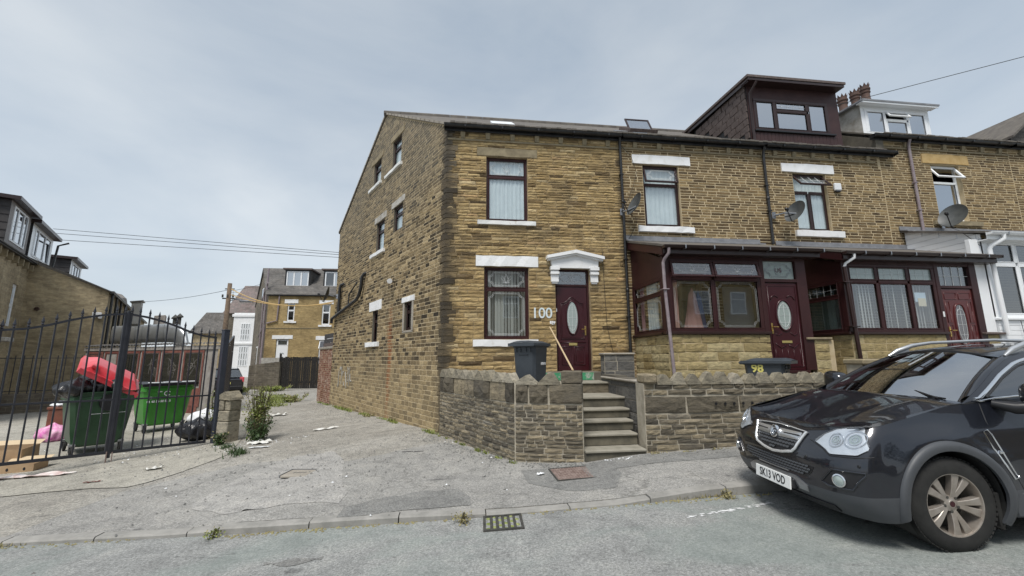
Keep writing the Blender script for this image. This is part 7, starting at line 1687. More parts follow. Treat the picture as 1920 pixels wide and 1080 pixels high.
def contour(t,z):
    """t in [0,3]: 0 nose centre, 0..1 round the front corner, 1..2 along the near side, 2..3 round the tail"""
    W=HW-YI(z)
    if t<=1:
        # parameter spreads evenly over front then corner
        s=t; 
        if s<.55: y=HW-W*(s/.55)*.86; return Ff(y,z),y
        a=(s-.55)/.45; th0=math.acos(max(-1,min(1,(1-.86**NE)**(1/NE)))) 
        # superellipse angle parametrisation for the corner
        c0=(1-.86**NE)**(1/NE); X=c0*(1-a); X=max(X,0); Y=(1-X**NE)**(1/NE); Y=min(Y,1)
        x=XC-(XC-XN(z))*X+.07*Y*Y*min(1,(1-Y)*8); return x,HW-W*Y
    if t<=2: return XC+(2.9-XC)*(t-1),HW-W
    a=t-2; n=4.5; xr=XR-.02-.25*max(0,z-.9)-.10*max(0,.45-z)
    if a<.45: X=a/.45*(1-.86**n)**(1/n); X=min(X,1); Y=(1-X**n)**(1/n); return 2.9+(xr-2.9)*X,HW-W*Y
    y=HW-W*.86*(1-(a-.45)/.55); return Fr(y,z),y
FWX,RWX=0.0,2.707; AR=.415; AZ=.40
def shell(rows,mat_split):
    pass
TS=list(np.linspace(0,.55,22))+list(np.linspace(.55,1,22))[1:]+list(np.linspace(1,2,66))[1:]+list(np.linspace(2,2.45,12))[1:]+list(np.linspace(2.45,3,12))[1:]
def zclad(x,t):       # top of the grey lower cladding
    if t<.999: return interp(x,[(-.9,.41),(-.80,.42),(-.62,.43),(-.45,.44),(.1,.47)])
    return interp(x,[(.1,.47),(.45,.445),(2.2,.445),(2.4,.47),(3.2,.46),(3.7,.46)])
def zlow(x,t):
    if t<.999: return interp(x,[(-.9,.215),(-.6,.225),(-.4,.24),(.1,.24)])
    return interp(x,[(.1,.24),(.5,.26),(2.2,.26),(3.0,.28),(3.7,.30)])
def ztop_t(t):
    z=1.0
    for _ in range(5):
        x,_y=contour(t,z); z=ZT(x)
    return z
def inarch(x,z,r=AR): return any((x-a)**2+(z-AZ+.04)**2<r*r for a in (FWX,RWX))
def car_shell():
    up=[];dn=[]
    nU,nD=16,8
    def col(t,kind):
        zt=ztop_t(t); out=[]
        for j in range((nU if kind=='u' else nD)+1):
            z=zt
            for _ in range(3):
                x,_y=contour(t,z); zc=zclad(x,t); zl=zlow(x,t)
                z=zc+(zt-zc)*j/nU if kind=='u' else zl+(zc-zl)*j/nD
            x,y=contour(t,z)
            # character line and wheel-arch flare
            if kind=='u': 
                y+= -.0+.012*math.exp(-((z-.78)/.05)**2)*(1 if t>1 else 0)
            for a in (FWX,RWX):
                d=math.hypot(x-a,z-AZ+.04)
                if y<.3: y-=.022*math.exp(-((d-AR-.05)/.09)**2)
            out.append((x,y,z))
        return out
    def snap(p):
        x,y,z=p
        if y<.35:
            for a in (FWX,RWX):
                d=math.hypot(x-a,z-AZ+.04)
                if d>1e-6 and AR-.035<d<AR+.022: k=AR/d; return (a+(x-a)*k,y,AZ-.04+(z-AZ+.04)*k)
        return p
    for kind,mat,name in (('u','car_paint','body'),('d','car_clad','lower_cladding')):
        m=MB(); C_=[col(t,kind) for t in TS]; n=len(C_[0])
        C2=[[snap(p) for p in c] for c in C_]
        for mir in (0,1):
            b=len(m.v); m.v+=[((x,y,z) if not mir else (x,WID-y,z)) for c in C2 for (x,y,z) in c]
            for i in range(len(TS)-1):
                for j in range(n-1):
                    cs=[C_[i][j],C_[i+1][j],C_[i+1][j+1],C_[i][j+1]]; cx=sum(c[0] for c in cs)/4; cz=sum(c[2] for c in cs)/4; cy=sum(c[1] for c in cs)/4
                    if cy<.35 and inarch(cx,cz): continue
                    # openings at the front: grille and lower intake are built as their own pieces over the shell
                    q=(b+i*n+j,b+(i+1)*n+j,b+(i+1)*n+j+1,b+i*n+j+1); m.f.append(q if not mir else q[::-1])
        link(name,m.mesh(name,mat,50),CAR,I4)
car_shell()
# front patches over the shell: ys from y0 to y1 with lower/upper curves
def fpatch(name,mat,y0,y1,lo,hi,off=.004,ny=24,nz=6,parent=None,mirror=False,bulge=0,smooth=True):
    m=MB()
    def P(y,z,o): 
        e=.004; x=Ff(y,z); 
        dy=(Ff(min(y+e,WID),z)-Ff(y-e,z))/(2*e); dz=(Ff(y,z+e)-Ff(y,z-e))/(2*e); nrm=Vector((-1,dy,dz)).normalized(); return Vector((x,y,z))+nrm*o
    def f(u,v):
        y=y0+(y1-y0)*u; z=lo(y)+(hi(y)-lo(y))*v; return tuple(P(y,z,off+bulge*(math.sin(math.pi*min(max(u,0),1))*math.sin(math.pi*v))**.5))
    m.grid(f,ny,nz)
    # skirt so that the piece has thickness
    b=len(m.v); ring=[(i/ny,0) for i in range(ny+1)]+[(1,j/nz) for j in range(1,nz+1)]+[(1-i/ny,1) for i in range(1,ny+1)]+[(0,1-j/nz) for j in range(1,nz)]
    k=len(ring)
    for (u,v) in ring: m.v.append(f(u,v))
    for (u,v) in ring:
        y=y0+(y1-y0)*u; z=lo(y)+(hi(y)-lo(y))*v; m.v.append(tuple(P(y,z,-.02)))
    for i in range(k): j=(i+1)%k; m.f.append((b+i,b+k+i,b+k+j,b+j))
    outs=[link(name,m.mesh(name,mat,35 if smooth else None),parent or CAR,I4)]
    if mirror:
        m2=MB(); m2.v=[(x,WID-y,z) for x,y,z in m.v]; m2.f=[f_[::-1] for f_ in m.f]; outs.append(link(name,m2.mesh(name,mat,35 if smooth else None),parent or CAR,I4))
    return outs
def fpt(y,z,o=.0):
    e=.004; dy=(Ff(y+e,z)-Ff(y-e,z))/(2*e); dz=(Ff(y,z+e)-Ff(y,z-e))/(2*e); n=Vector((-1,dy,dz)).normalized(); return Vector((Ff(y,z),y,z))+n*o
def ftube(name,mat,pts,r,o=.004,closed=False,parent=None,mirror=False,n=8,flat=None):
    def dens(P):
        out=[]; Q=P+[P[0]] if closed else P
        for a,b in zip(Q[:-1],Q[1:]):
            k=max(1,int(math.hypot(b[0]-a[0],b[1]-a[1])/.03)); out+=[(a[0]+(b[0]-a[0])*i/k,a[1]+(b[1]-a[1])*i/k) for i in range(k)]
        if not closed: out.append(P[-1])
        return out
    D=dens(pts)
    for mir in ((0,1) if mirror else (0,)):
        m=MB(); m.tube([(p.x,WID-p.y if mir else p.y,p.z) for p in (fpt(y,z,o) for y,z in D)],r,n,closed); link(name,m.mesh(name,mat,50),parent or CAR,I4)
# grille: chrome surround, bar, badge, honeycomb
gt=lambda y:interp(abs(y-.92),[(0,.858),(.3,.846),(.36,.836)])
gb=lambda y:interp(abs(y-.92),[(0,.632),(.1,.640),(.24,.668),(.28,.70),(.355,.83)])
fpatch('grille','black_plastic',.58,1.26,gb,gt,.004,26,6)
gro=[(.555,.842),(.585,.79),(.625,.69),(.66,.655),(.80,.628),(.92,.615),(1.04,.628),(1.18,.655),(1.215,.69),(1.255,.79),(1.285,.842)]
ftube('grille_surround','grille_chrome',gro,.014,.012)
ftube('grille_surround','grille_chrome',[(.555,.842),(.74,.856),(.92,.862),(1.10,.856),(1.285,.842)],.006,.010)
# broad chrome bar
fpatch('grille_bar','rail_silver',.60,1.24,lambda y:.750+.03*abs(y-.92),lambda y:.826-.0*y,.016,26,6,bulge=.016)
ftube('grille_slot','black_plastic',[(.61,.795),(.80,.79)],.006,.028); ftube('grille_slot','black_plastic',[(1.04,.79),(1.23,.795)],.006,.028)
hm=MB()
for r in range(4):
    for c in range(16):
        y=.60+c*.042+(r%2)*.021; z=.745-r*.03
        if z-.012<gb(y)+.008 or not .60<y<1.24: continue
        p=[fpt(y-.017,z+.008,.009),fpt(y+.017,z+.008,.009),fpt(y+.021,z-.004,.014),fpt(y+.012,z-.012,.012),fpt(y-.012,z-.012,.012),fpt(y-.021,z-.004,.014)]
        b=hm.pts([tuple(q) for q in p]); hm.f.append(tuple(range(b,b+6)))
link('grille_mesh',hm.mesh('grille_mesh','car_clad'),CAR,I4)
bc=fpt(.92,.782,.034)
BT=Matrix.Translation(bc)@Matrix.Rotation(R(-90),4,'Y')@Matrix.Rotation(R(0),4,'X')@Matrix.Rotation(R(12),4,'Y')
m=MB(BT); m.lathe([(.058,-.02),(.064,.0),(.062,.012),(.052,.015),(.049,.008),(.0,.006)],28); bd=link('badge_ring',m.mesh('badge_ring','chrome',40),CAR,I4)
m=MB(BT); m.lathe([(.0,.0085),(.047,.0085)],24); link('badge_field',m.mesh('badge_field','car_clad'),bd,I4)
m=MB(BT)
for pts,r_ in (([(-.03,.0,.012),(-.012,.018,.014),(.006,.03,.013),(.02,.036,.012)],.007),([(.022,.034,.012),(.03,.018,.014),(.012,.006,.015),(-.006,-.004,.014)],.008),([(-.006,-.004,.014),(-.026,-.012,.013),(-.036,-.002,.012)],.006),([(.0,-.002,.014),(.01,-.022,.014),(-.004,-.036,.012)],.006),([(.024,.006,.013),(.036,-.008,.012),(.03,-.024,.012)],.005)): m.tube(pts,r_,6)
link('badge_emblem',m.mesh('badge_emblem','chrome',50),bd,I4)
# lower intake
lt=lambda y:interp(abs(y-.92),[(0,.585),(.30,.59),(.50,.575)]); lb=lambda y:interp(abs(y-.92),[(0,.475),(.36,.475),(.46,.50),(.50,.565)])
fpatch('lower_intake','black_plastic',.42,1.42,lb,lt,.003,34,5)
hm=MB()
for r in range(4):
    for c in range(26):
        y=.45+c*.038+(r%2)*.019; z=.570-r*.025
        if z-.010<lb(y)+.006 or not .45<y<1.39: continue
        p=[fpt(y-.015,z+.007,.007),fpt(y+.015,z+.007,.007),fpt(y+.018,z-.003,.012),fpt(y+.010,z-.010,.010),fpt(y-.010,z-.010,.010),fpt(y-.018,z-.003,.012)]
        b=hm.pts([tuple(q) for q in p]); hm.f.append(tuple(range(b,b+6)))
link('intake_mesh',hm.mesh('intake_mesh','car_clad'),CAR,I4)
ftube('intake_trim','steel',[(.70,.478),(1.14,.478)],.006,.016)
# silver-grey skid section under the plate
fpatch('skid_plate','steel',.50,1.34,lambda y:.36-.02*abs(y-.92),lambda y:interp(abs(y-.92),[(0,.455),(.30,.455),(.42,.40)]),.012,26,5,bulge=.006)
fpatch('bumper_lip','black_plastic',.30,1.54,lambda y:.25,lambda y:.30,.012,30,3)
# number plate
pc=fpt(.92,.405,.0); px_=min(fpt(.66,.405,.022).x,fpt(.92,.405,.022).x)-.012
m=MB(Matrix.Translation((px_,.92,.375))@Matrix.Rotation(R(6),4,'Y')); m.bbox(-.006,.006,-.26,.26,-.0555,.0555,.002); NPL=link('number_plate',m.mesh('number_plate','plate_white'),CAR,I4)
me=text_mesh('SK13 VOD',.105,.0008,.0015,1.0); me.transform(Matrix.Translation((px_-.0075,.92,.375))@Matrix.Rotation(R(6),4,'Y')@Matrix(((0,0,-1,0),(-1,0,0,0),(0,1,0,0),(0,0,0,1)))@Matrix.Diagonal((.80,1,1,1))); me.materials.clear(); me.materials.append(M['ink_black']); me.name='registration'; link('registration',me,NPL,I4)
m=MB(); m.bbox(px_+.006,px_+.06,.63,1.21,.33,.42,.01); link('plate_bracket',m.mesh('plate_bracket','black_plastic'),CAR,I4)
# headlights
hlT=lambda y:interp(y,[(.06,.80),(.125,.932),(.15,.938),(.20,.932),(.30,.905),(.38,.855),(.44,.80)]); hlB=lambda y:interp(y,[(.06,.775),(.10,.735),(.28,.715),(.33,.745),(.38,.765),(.44,.785)])
for mir in (False,):
    pass
H_=fpatch('headlight','lamp_silver',.062,.44,hlB,hlT,.003,22,10,mirror=True)
for q,ho in enumerate(H_):
    fx=lambda y:WID-y if q else y
    m=MB()
    for (y,z,r) in ((.145,.845,.062),(.265,.825,.052)):
        c=fpt(y,z,.006); 
        for rr_ in (r,r*.62,r*.3): m.tube([(fpt(y+rr_*math.cos(a)*1.0,z+rr_*math.sin(a),.010)) for a in np.linspace(0,2*math.pi,25)[:-1]],.0045,6,True)
    if q: m.v=[(x,WID-y,z) for x,y,z in m.v]
    link('reflector_ring',m.mesh('reflector_ring','chrome',50),ho,I4)
    m=MB(); 
    for (y,z,r) in ((.145,.845,.04),(.265,.825,.03)):
        b=m.pts([tuple(fpt(y+r*math.cos(a),z+r*math.sin(a),.008)) for a in np.linspace(0,2*math.pi,17)[:-1]]); m.f.append(tuple(range(b,b+16)))
    if q: m.v=[(x,WID-y,z) for x,y,z in m.v]
    link('lamp_bowl',m.mesh('lamp_bowl','glass_frost'),ho,I4)
    m=MB()
    P=lambda y,z: tuple(Vector(fpt(y,z,.014)) if not q else Vector((fpt(y,z,.014).x,WID-y,z)))
    m.grid(lambda u,v:(lambda y:P(y,hlB(y)+(hlT(y)-hlB(y))*v))(.064+(.438-.064)*u),22,8); link('lens',m.mesh('lens','lens',True),ho,I4)
ol=[(.44,.79),(.38,.858),(.30,.908),(.20,.936),(.15,.942),(.125,.936),(.062,.80)]; 
ftube('headlight_edge','black_plastic',ol,.005,.004,mirror=True); ftube('headlight_edge','black_plastic',[(.44,.782),(.38,.762),(.33,.742),(.28,.712),(.10,.731),(.062,.775)],.004,.004,mirror=True)
ftube('panel_seam','ink_black',[(.035,.73),(.10,.715),(.28,.700),(.36,.745),(.50,.79)],.0035,.001,mirror=True)
# fog lamps
fpatch('fog_surround','black_plastic',.05,.34,lambda y:interp(y,[(.05,.60),(.12,.475),(.28,.465),(.34,.475)]),lambda y:interp(y,[(.05,.615),(.25,.595),(.34,.49)]),.004,14,5,mirror=True)
ftube('fog_trim','car_paint',[(.05,.61),(.25,.60),(.345,.485),(.28,.462),(.12,.468),(.05,.59)],.009,.006,True,mirror=True)
for mir in (0,1):
    c=fpt(.195,.525,.012); e=fpt(.205,.525,.012); nrm=(fpt(.195,.525,.1)-fpt(.195,.525,0)).normalized()
    if mir: c.y=WID-c.y; nrm.y=-nrm.y
    T=Matrix.Translation(c)@nrm.to_track_quat('Z','Y').to_matrix().to_4x4()
    m=MB(T); m.lathe([(.052,-.01),(.052,.01),(.042,.014),(.040,.008)],20); fo_=link('fog_lamp',m.mesh('fog_lamp','chrome',40),CAR,I4); m=MB(T); m.lathe([(.0,.016),(.025,.014),(.040,.007)],20); link('lens',m.mesh('lens','glass_frost',True),fo_,I4)
    for (y,z) in ((.08,.655),(.50,.645)):
        c=fpt(y,z,.003); 
        if mir: c.y=WID-c.y
        m=MB(Matrix.Translation(c)@nrm.to_track_quat('Z','Y').to_matrix().to_4x4()); m.lathe([(0,.004),(.011,.003),(.013,0)],12); link('parking_sensor',m.mesh('parking_sensor','black_plastic'),CAR,I4)
# bonnet
xcowl=lambda y:.40-.10*(1-((y-.92)/.80)**2)
def hood(u,v):
    z=.92
    e=.105; y0=e+.0; 
    # v: 0 front edge ... 1 cowl ; u across
    yn=(u-.5)*2
    s=v
    ins=.125-.0*s
    y=.92+yn*(HW-ins)*(1-.10*(1-s)**3)
    zf=interp(abs(y-.92),[(0,.895),(.36,.880),(.5,.915),(.8,.945)])
    xf=Ff(y,max(.80,zf)); xb=xcowl(y); x=xf+(xb-xf)*s
    zs=ZT(x)+.004
    z=(1-s)**2.2*zf+(1-(1-s)**2.2)*(zs+.035*(1-abs(yn)**2.6)) - .0
    # two raised shoulders running back from the grille corners
    ys=.34+.22*s; z+=.012*math.exp(-((abs(y-.92)-ys)/.12)**2)*(1-s*.7)*min(1,s*3)
    return (x,y,z)
m=MB(); m.grid(hood,40,26); link('bonnet',m.mesh('bonnet','car_paint',True),CAR,I4)
m=MB(); 
for s_ in (0,1): m.tube([hood(s_,t) for t in np.linspace(.0,1,20)],.006,5)
m.tube([hood(t,0.0) for t in np.linspace(0,1,30)],.005,5); link('bonnet_gap',m.mesh('bonnet_gap','ink_black'),CAR,I4)
# front wings: fill between shell top edge and bonnet edge
def wing(u,v):
    x=-.62+(1.05)*u; z=ZT(x); y0=None
    # shell top
    W=HW-YI(z); ysh=HW-W if x>XC else HW-W*(1-max(0,min(1,(XC-x)/(XC-XN(z))))**NE)**(1/NE)
    a=Vector((x,ysh,z)); s=(x+.75)/1.1; y1=.92-(HW-.125)*(1-.10*(1-min(1,max(0,s)))**3)
    b=Vector((x,max(y1,ysh+.002),z+.006)); return tuple(a.lerp(b,v))
for mir in (0,1):
    m=MB(); m.grid(wing,30,3); 
    if mir: m.v=[(x,WID-y,z) for x,y,z in m.v]
    link('front_wing',m.mesh('front_wing','car_paint',True),CAR,I4)
# cowl and wipers
m=MB(); m.grid(lambda u,v:(xcowl(.15+1.54*u)-.01+.16*v,.15+1.54*u,1.085+.03*(1-(2*u-1)**2)+.0-.012*(v<.5)),24,3); link('scuttle',m.mesh('scuttle','black_plastic'),CAR,I4)
for (a,b) in (((.20+.14,.30,1.125),(.44,.98,1.150)),((.36,.92,1.15),(.47,1.62,1.125))):
    m=MB(); m.tube([a,((a[0]+b[0])/2+.03,(a[1]+b[1])/2,max(a[2],b[2])+.03),b],.010,6); m.tube([(a[0]+.03,a[1]-.03,a[2]+.0),(b[0]+.03,b[1]+.03,b[2]+.01)],.008,5); link('wiper',m.mesh('wiper','black_plastic'),CAR,I4)
# greenhouse
RO=lambda x:interp(x,[(.34,1.10),(.6,1.225),(.85,1.355),(1.08,1.45),(1.3,1.495),(1.7,1.52),(2.5,1.515),(3.1,1.48),(3.4,1.42),(3.62,1.22)])     # roof edge height along the side
YR_=lambda z:.12+.26*max(0,(z-1.10)/.45)**1.15
def ws(u,v):
    yb0,yt0=.19,.40; a=yb0+(yt0-yb0)*v; y=a+(WID-2*a)*u; q=1-(2*u-1)**2
    x=.40-.12*q*(1-v)+.68*v-.03*q*v+.05*math.sin(v*math.pi)*(-.3); z=1.10+.028*q+(1.453-1.10)*v+.05*q*v*.8+.02*math.sin(v*math.pi)
    return (x,y,z)
m=MB(); m.grid(ws,26,14); link('windscreen',m.mesh('windscreen','glass_car',True),CAR,I4)
m=MB(); m.tube([ws(0,t) for t in np.linspace(0,1,12)]+[ws(t,1) for t in np.linspace(0,1,16)]+[ws(1,t) for t in np.linspace(1,0,12)],.012,6); link('screen_seal','',CAR,I4) if False else link('screen_seal',m.mesh('screen_seal','black_plastic'),CAR,I4)
def side(u,v):
    x=.34+(3.62-.34)*u; zr=RO(x); zb=ZT(x); zb=min(zb,zr-.002); z=zb+(zr-zb)*v; y=YR_(z)+.01*math.sin(math.pi*v)*-.6; return (x,y,z)
# window openings on the side (x ranges in the beltline frame)
def win(x,z):
    zr=RO(x)-.055; zb=ZT(x)+.03
    if not(zb<z<zr): return None
    if .56<x<1.36: return 'a'
    if 1.44<x<2.35: return 'b'
    if 2.43<x<3.15: return 'c'
    return None
for mir in (0,1):
    m=MB(); g_=MB(); n1,n2=150,26
    b=m.pts([side(i/n1,j/n2) for j in range(n2+1) for i in range(n1+1)])
    for j in range(n2):
        for i in range(n1):
            x,y,z=side((i+.5)/n1,(j+.5)/n2)
            q=(b+j*(n1+1)+i,b+j*(n1+1)+i+1,b+(j+1)*(n1+1)+i+1,b+(j+1)*(n1+1)+i)
            if win(x,z): g_.f.append(q)
            else: m.f.append(q)
    g_.v=list(m.v)
    if mir:
        m.v=[(x,WID-y,z) for x,y,z in m.v]; g_.v=[(x,WID-y,z) for x,y,z in g_.v]
    link('pillars',m.mesh('pillars','car_paint',True),CAR,I4); link('side_glass',g_.mesh('side_glass','glass_tint',True),CAR,I4)
    def sp(x,z,o=-.006): 
        y=YR_(z)+o; return (x,WID-y if mir else y,z)
    m=MB(); top=[sp(x,RO(x)-.045,-.010) for x in np.linspace(.50,3.2,40)]; bot=[sp(x,ZT(x)+.022,-.010) for x in np.linspace(3.2,.50,20)]
    m.tube([sp(.46,ZT(.46)+.03,-.012)]+top,.016,8); link('window_trim',m.mesh('window_trim','chrome',50),CAR,I4); m=MB(); m.tube([sp(.46,ZT(.46)+.03,-.012),sp(.50,ZT(.5)+.012,-.012)]+bot[::-1][1:],.008,8); link('window_trim',m.mesh('window_trim','chrome',50),CAR,I4)
    m=MB(); m.tube([sp(x,RO(x)-.075,-.006) for x in np.linspace(.58,3.1,30)],.010,6); link('window_seal',m.mesh('window_seal','black_plastic',50),CAR,I4)
    m=MB(); 
    m.v=[sp(.50,ZT(.5)+.03,-.004),sp(.66,ZT(.66)+.03,-.004),sp(.62,RO(.62)-.07,-.004)]; m.f=[(0,1,2)]; link('quarter_panel',m.mesh('quarter_panel','black_plastic'),CAR,I4)
    # windscreen pillar between the screen edge and the side panel
    m=MB()
    def apil(u,v):
        a=Vector(ws(0,u)); x=a.x+.06+.03*u; z=RO(x); b_=Vector((x,YR_(z)+.002,z)); c_=Vector((a.x-.004,a.y,a.z+.004)); p=c_.lerp(b_,v); p.z+=.012*math.sin(math.pi*v); return tuple(p)
    m.grid(apil,20,5)
    if mir: m.v=[(x,WID-y,z) for x,y,z in m.v]
    link('windscreen_pillar',m.mesh('windscreen_pillar','car_paint',True),CAR,I4)
    # roof rail
    zr_=lambda x:RO(x)
    ry=lambda x:YR_(RO(x))+.03
    f_=lambda x,z:(x,WID-ry(x) if mir else ry(x),z)
    m=MB(); m.tube([f_(1.10,RO(1.10)+.012),f_(1.20,RO(1.2)+.045),f_(1.38,RO(1.38)+.075),f_(1.6,RO(1.6)+.085),f_(2.4,RO(2.4)+.085),f_(2.85,RO(2.85)+.075),f_(3.05,RO(3.05)+.05),f_(3.15,RO(3.15)+.012)],.02,8,rs=[.012,.026,.024,.019,.019,.022,.026,.012])
    for xa in (1.14,2.96): b_=m.pts([f_(xa,RO(xa)-.01),f_(xa+.2,RO(xa+.2)-.01),f_(xa+.2,RO(xa+.2)+.07),f_(xa+.1,RO(xa+.1)+.05)]); m.f.append((b_,b_+1,b_+2,b_+3))
    link('roof_rail',m.mesh('roof_rail','steel' if False else 'rail_silver' if 'rail_silver' in M else 'chrome',50),CAR,I4)
def roof(u,v):
    x=1.06+(3.42-1.06)*v; a=YR_(RO(x)); y=a+(WID-2*a)*u; q=1-(2*u-1)**4; return (x+(-.03*(1-(2*u-1)**2)*(1-v)),y,RO(x)+.045*q+.01*q*v)
m=MB(); m.grid(roof,20,26); link('roof',m.mesh('roof','car_paint',True),CAR,I4)
m=MB(); m.grid(lambda u,v:(3.42+.26*v-.0,(YR_(1.44)*(1-v)+.14*v)+(WID-2*(YR_(1.44)*(1-v)+.14*v))*u,RO(3.42)+.04-(RO(3.42)+.04-1.18)*v),12,6); link('rear_window',m.mesh('rear_window','glass_tint',True),CAR,I4)
m=MB(); m.grid(lambda u,v:(lambda z:(Fr(.15+1.54*u,z),.15+1.54*u,z))(1.20),2,1); 
# wheel arches: trim rings, liners
def arch_trim(ax,mir):
    m=MB(); A=np.linspace(R(-20) if ax>1 else R(-24),R(193),40)
    prof=[(-.012,.0),(-.012,-.022),(.02,-.030),(.050,-.022),(.062,-.004),(.062,.012)]
    P=[]
    for a in A:
        for (dr,dy) in prof:
            r=AR+dr; x=ax+r*math.cos(a); z=AZ-.04+r*math.sin(a); 
            # follow the body side
            z_=max(.17,z); W=HW-YI(z_); 
            if x<XC: X=max(0,min(.97,(XC-x)/(XC-XN(z_)))); ys=HW-W*(1-X**NE)**(1/NE)
            else: ys=HW-W
            ys-=.022*math.exp(-((r-AR-.05)/.09)**2)
            P.append((x,ys+dy,z))
    k=len(prof); b=m.pts(P)
    for i in range(len(A)-1):
        for j in range(k-1): m.f.append((b+i*k+j,b+(i+1)*k+j,b+(i+1)*k+j+1,b+i*k+j+1))
    if mir: m.v=[(x,WID-y,z) for x,y,z in m.v]
    link('arch_trim',m.mesh('arch_trim','car_clad',50),CAR,I4)
    m=MB(); P=[]
    for a in np.linspace(R(-30),R(210),26):
        for y in (.0,.12,.42): P.append((ax+(AR-.004)*math.cos(a),y+.012,AZ-.04+(AR-.004)*math.sin(a)))
    b=m.pts(P)
    for i in range(25):
        for j in range(2): m.f.append((b+i*3+j,b+i*3+j+1,b+(i+1)*3+j+1,b+(i+1)*3+j))
    b=m.pts([(ax-AR,.42,.1),(ax+AR,.42,.1),(ax+AR,.42,AZ+AR),(ax-AR,.42,AZ+AR)]); m.f.append((b,b+1,b+2,b+3))
    if mir: m.v=[(x,WID-y,z) for x,y,z in m.v]
    link('arch_liner',m.mesh('arch_liner','rubber'),CAR,I4)
for ax in (FWX,RWX):
    for mir in (0,1): arch_trim(ax,mir)
for mir in (0,1):
    m=MB(); m.bbox(.36,.395,.03,.24,.14,.42,.008) 
    if mir: m.v=[(x,WID-y,z) for x,y,z in m.v]
    link('mud_flap',m.mesh('mud_flap','rubber'),CAR,I4)
# underside
m=MB(); m.box(-.6,3.5,.25,1.59,.21,.25); link('underside',m.mesh('underside','rubber'),CAR,I4)
# doors: seams, handles, vents
def sy(x,z): return YI(z)-.022*math.exp(-((math.hypot(x-FWX,z-AZ+.04)-AR-.05)/.09)**2)-.022*math.exp(-((math.hypot(x-RWX,z-AZ+.04)-AR-.05)/.09)**2)+.012*math.exp(-((z-.78)/.05)**2)*(z>.45)
for mir in (0,1):
    f_=lambda x,z,o=0:(x,WID-(sy(x,z)+o) if mir else sy(x,z)+o,z)
    m=MB()
    for pth in ([(.50,1.10),(.47,.95),(.47,.80),(.50,.62),(.56,.46),(.58,.34)],[(1.42,1.13),(1.40,.9),(1.40,.6),(1.42,.34)],[(2.38,1.18),(2.36,.9),(2.28,.70),(2.22,.5),(2.20,.34)],[(.58,.33),(1.4,.325),(2.2,.33)]):
        m.tube([f_(x,z,.001) for x,z in pth],.0045,5)
    link('door_seam',m.mesh('door_seam','ink_black'),CAR,I4)
    for x in (1.20,2.15): m=MB(); m.tube([f_(x-.11,.93,-.012),f_(x-.08,.935,-.035),f_(x+.08,.94,-.035),f_(x+.11,.945,-.012)],.013,8); link('door_handle',m.mesh('door_handle','car_paint',50),CAR,I4)
    m=MB(); m.tube([f_(.388,.885,-.004),f_(.43,.895,-.004),f_(.445,.86,-.004),f_(.475,.70,-.004),f_(.52,.565,-.004),f_(.545,.54,-.004),f_(.50,.53,-.004),f_(.455,.62,-.004),f_(.415,.76,-.004)],.0065,6,True); m.tube([f_(.43,.73,-.006),f_(.465,.725,-.006)],.015,6); link('wing_vent',m.mesh('wing_vent','chrome',50),CAR,I4)
    b_=MB(); b_.v=[f_(.395,.875,-.001),f_(.43,.885,-.001),f_(.47,.70,-.001),f_(.52,.55,-.001),f_(.50,.54,-.001),f_(.455,.62,-.001),f_(.42,.76,-.001)]; b_.f=[tuple(range(7))]; link('wing_vent_panel',b_.mesh('wing_vent_panel','black_plastic'),CAR,I4)
    # sill cladding
    m=MB(); m.bbox(.46,2.25,-.012,.05,.24,.43,.015)
    if mir: m.v=[(x,WID-y,z) for x,y,z in m.v]
    link('sill_cladding',m.mesh('sill_cladding','car_clad',40),CAR,I4)
    # mirror
    T=Matrix.Translation((.80,-.11,1.165)); m=MB(T)
    def mir_(u,v):
        a=u*2*math.pi; b__=(v-.5)*math.pi; X=math.copysign(abs(math.cos(a)*math.cos(b__))**.65,math.cos(a)); Y=math.copysign(abs(math.sin(a)*math.cos(b__))**.65,math.sin(a)); Z_=math.copysign(abs(math.sin(b__))**.65,math.sin(b__))
        return (X*.11+(0 if X<0 else -.02)*1,Y*.14,Z_*.12*(1-.15*Y))
    m.grid(mir_,32,16)
    if mir: m.v=[(x,WID-y,z) for x,y,z in m.v]
    mo_=link('door_mirror',m.mesh('door_mirror','car_paint',True),CAR,I4)
    m=MB(); m.tube([(.76,-.05,1.07),(.68,.02,1.06),(.60,.12,1.09)],.035,8,rs=[.055,.05,.03]); 
    if mir: m.v=[(x,WID-y,z) for x,y,z in m.v]
    link('mirror_foot',m.mesh('mirror_foot','black_plastic',50),mo_,I4)
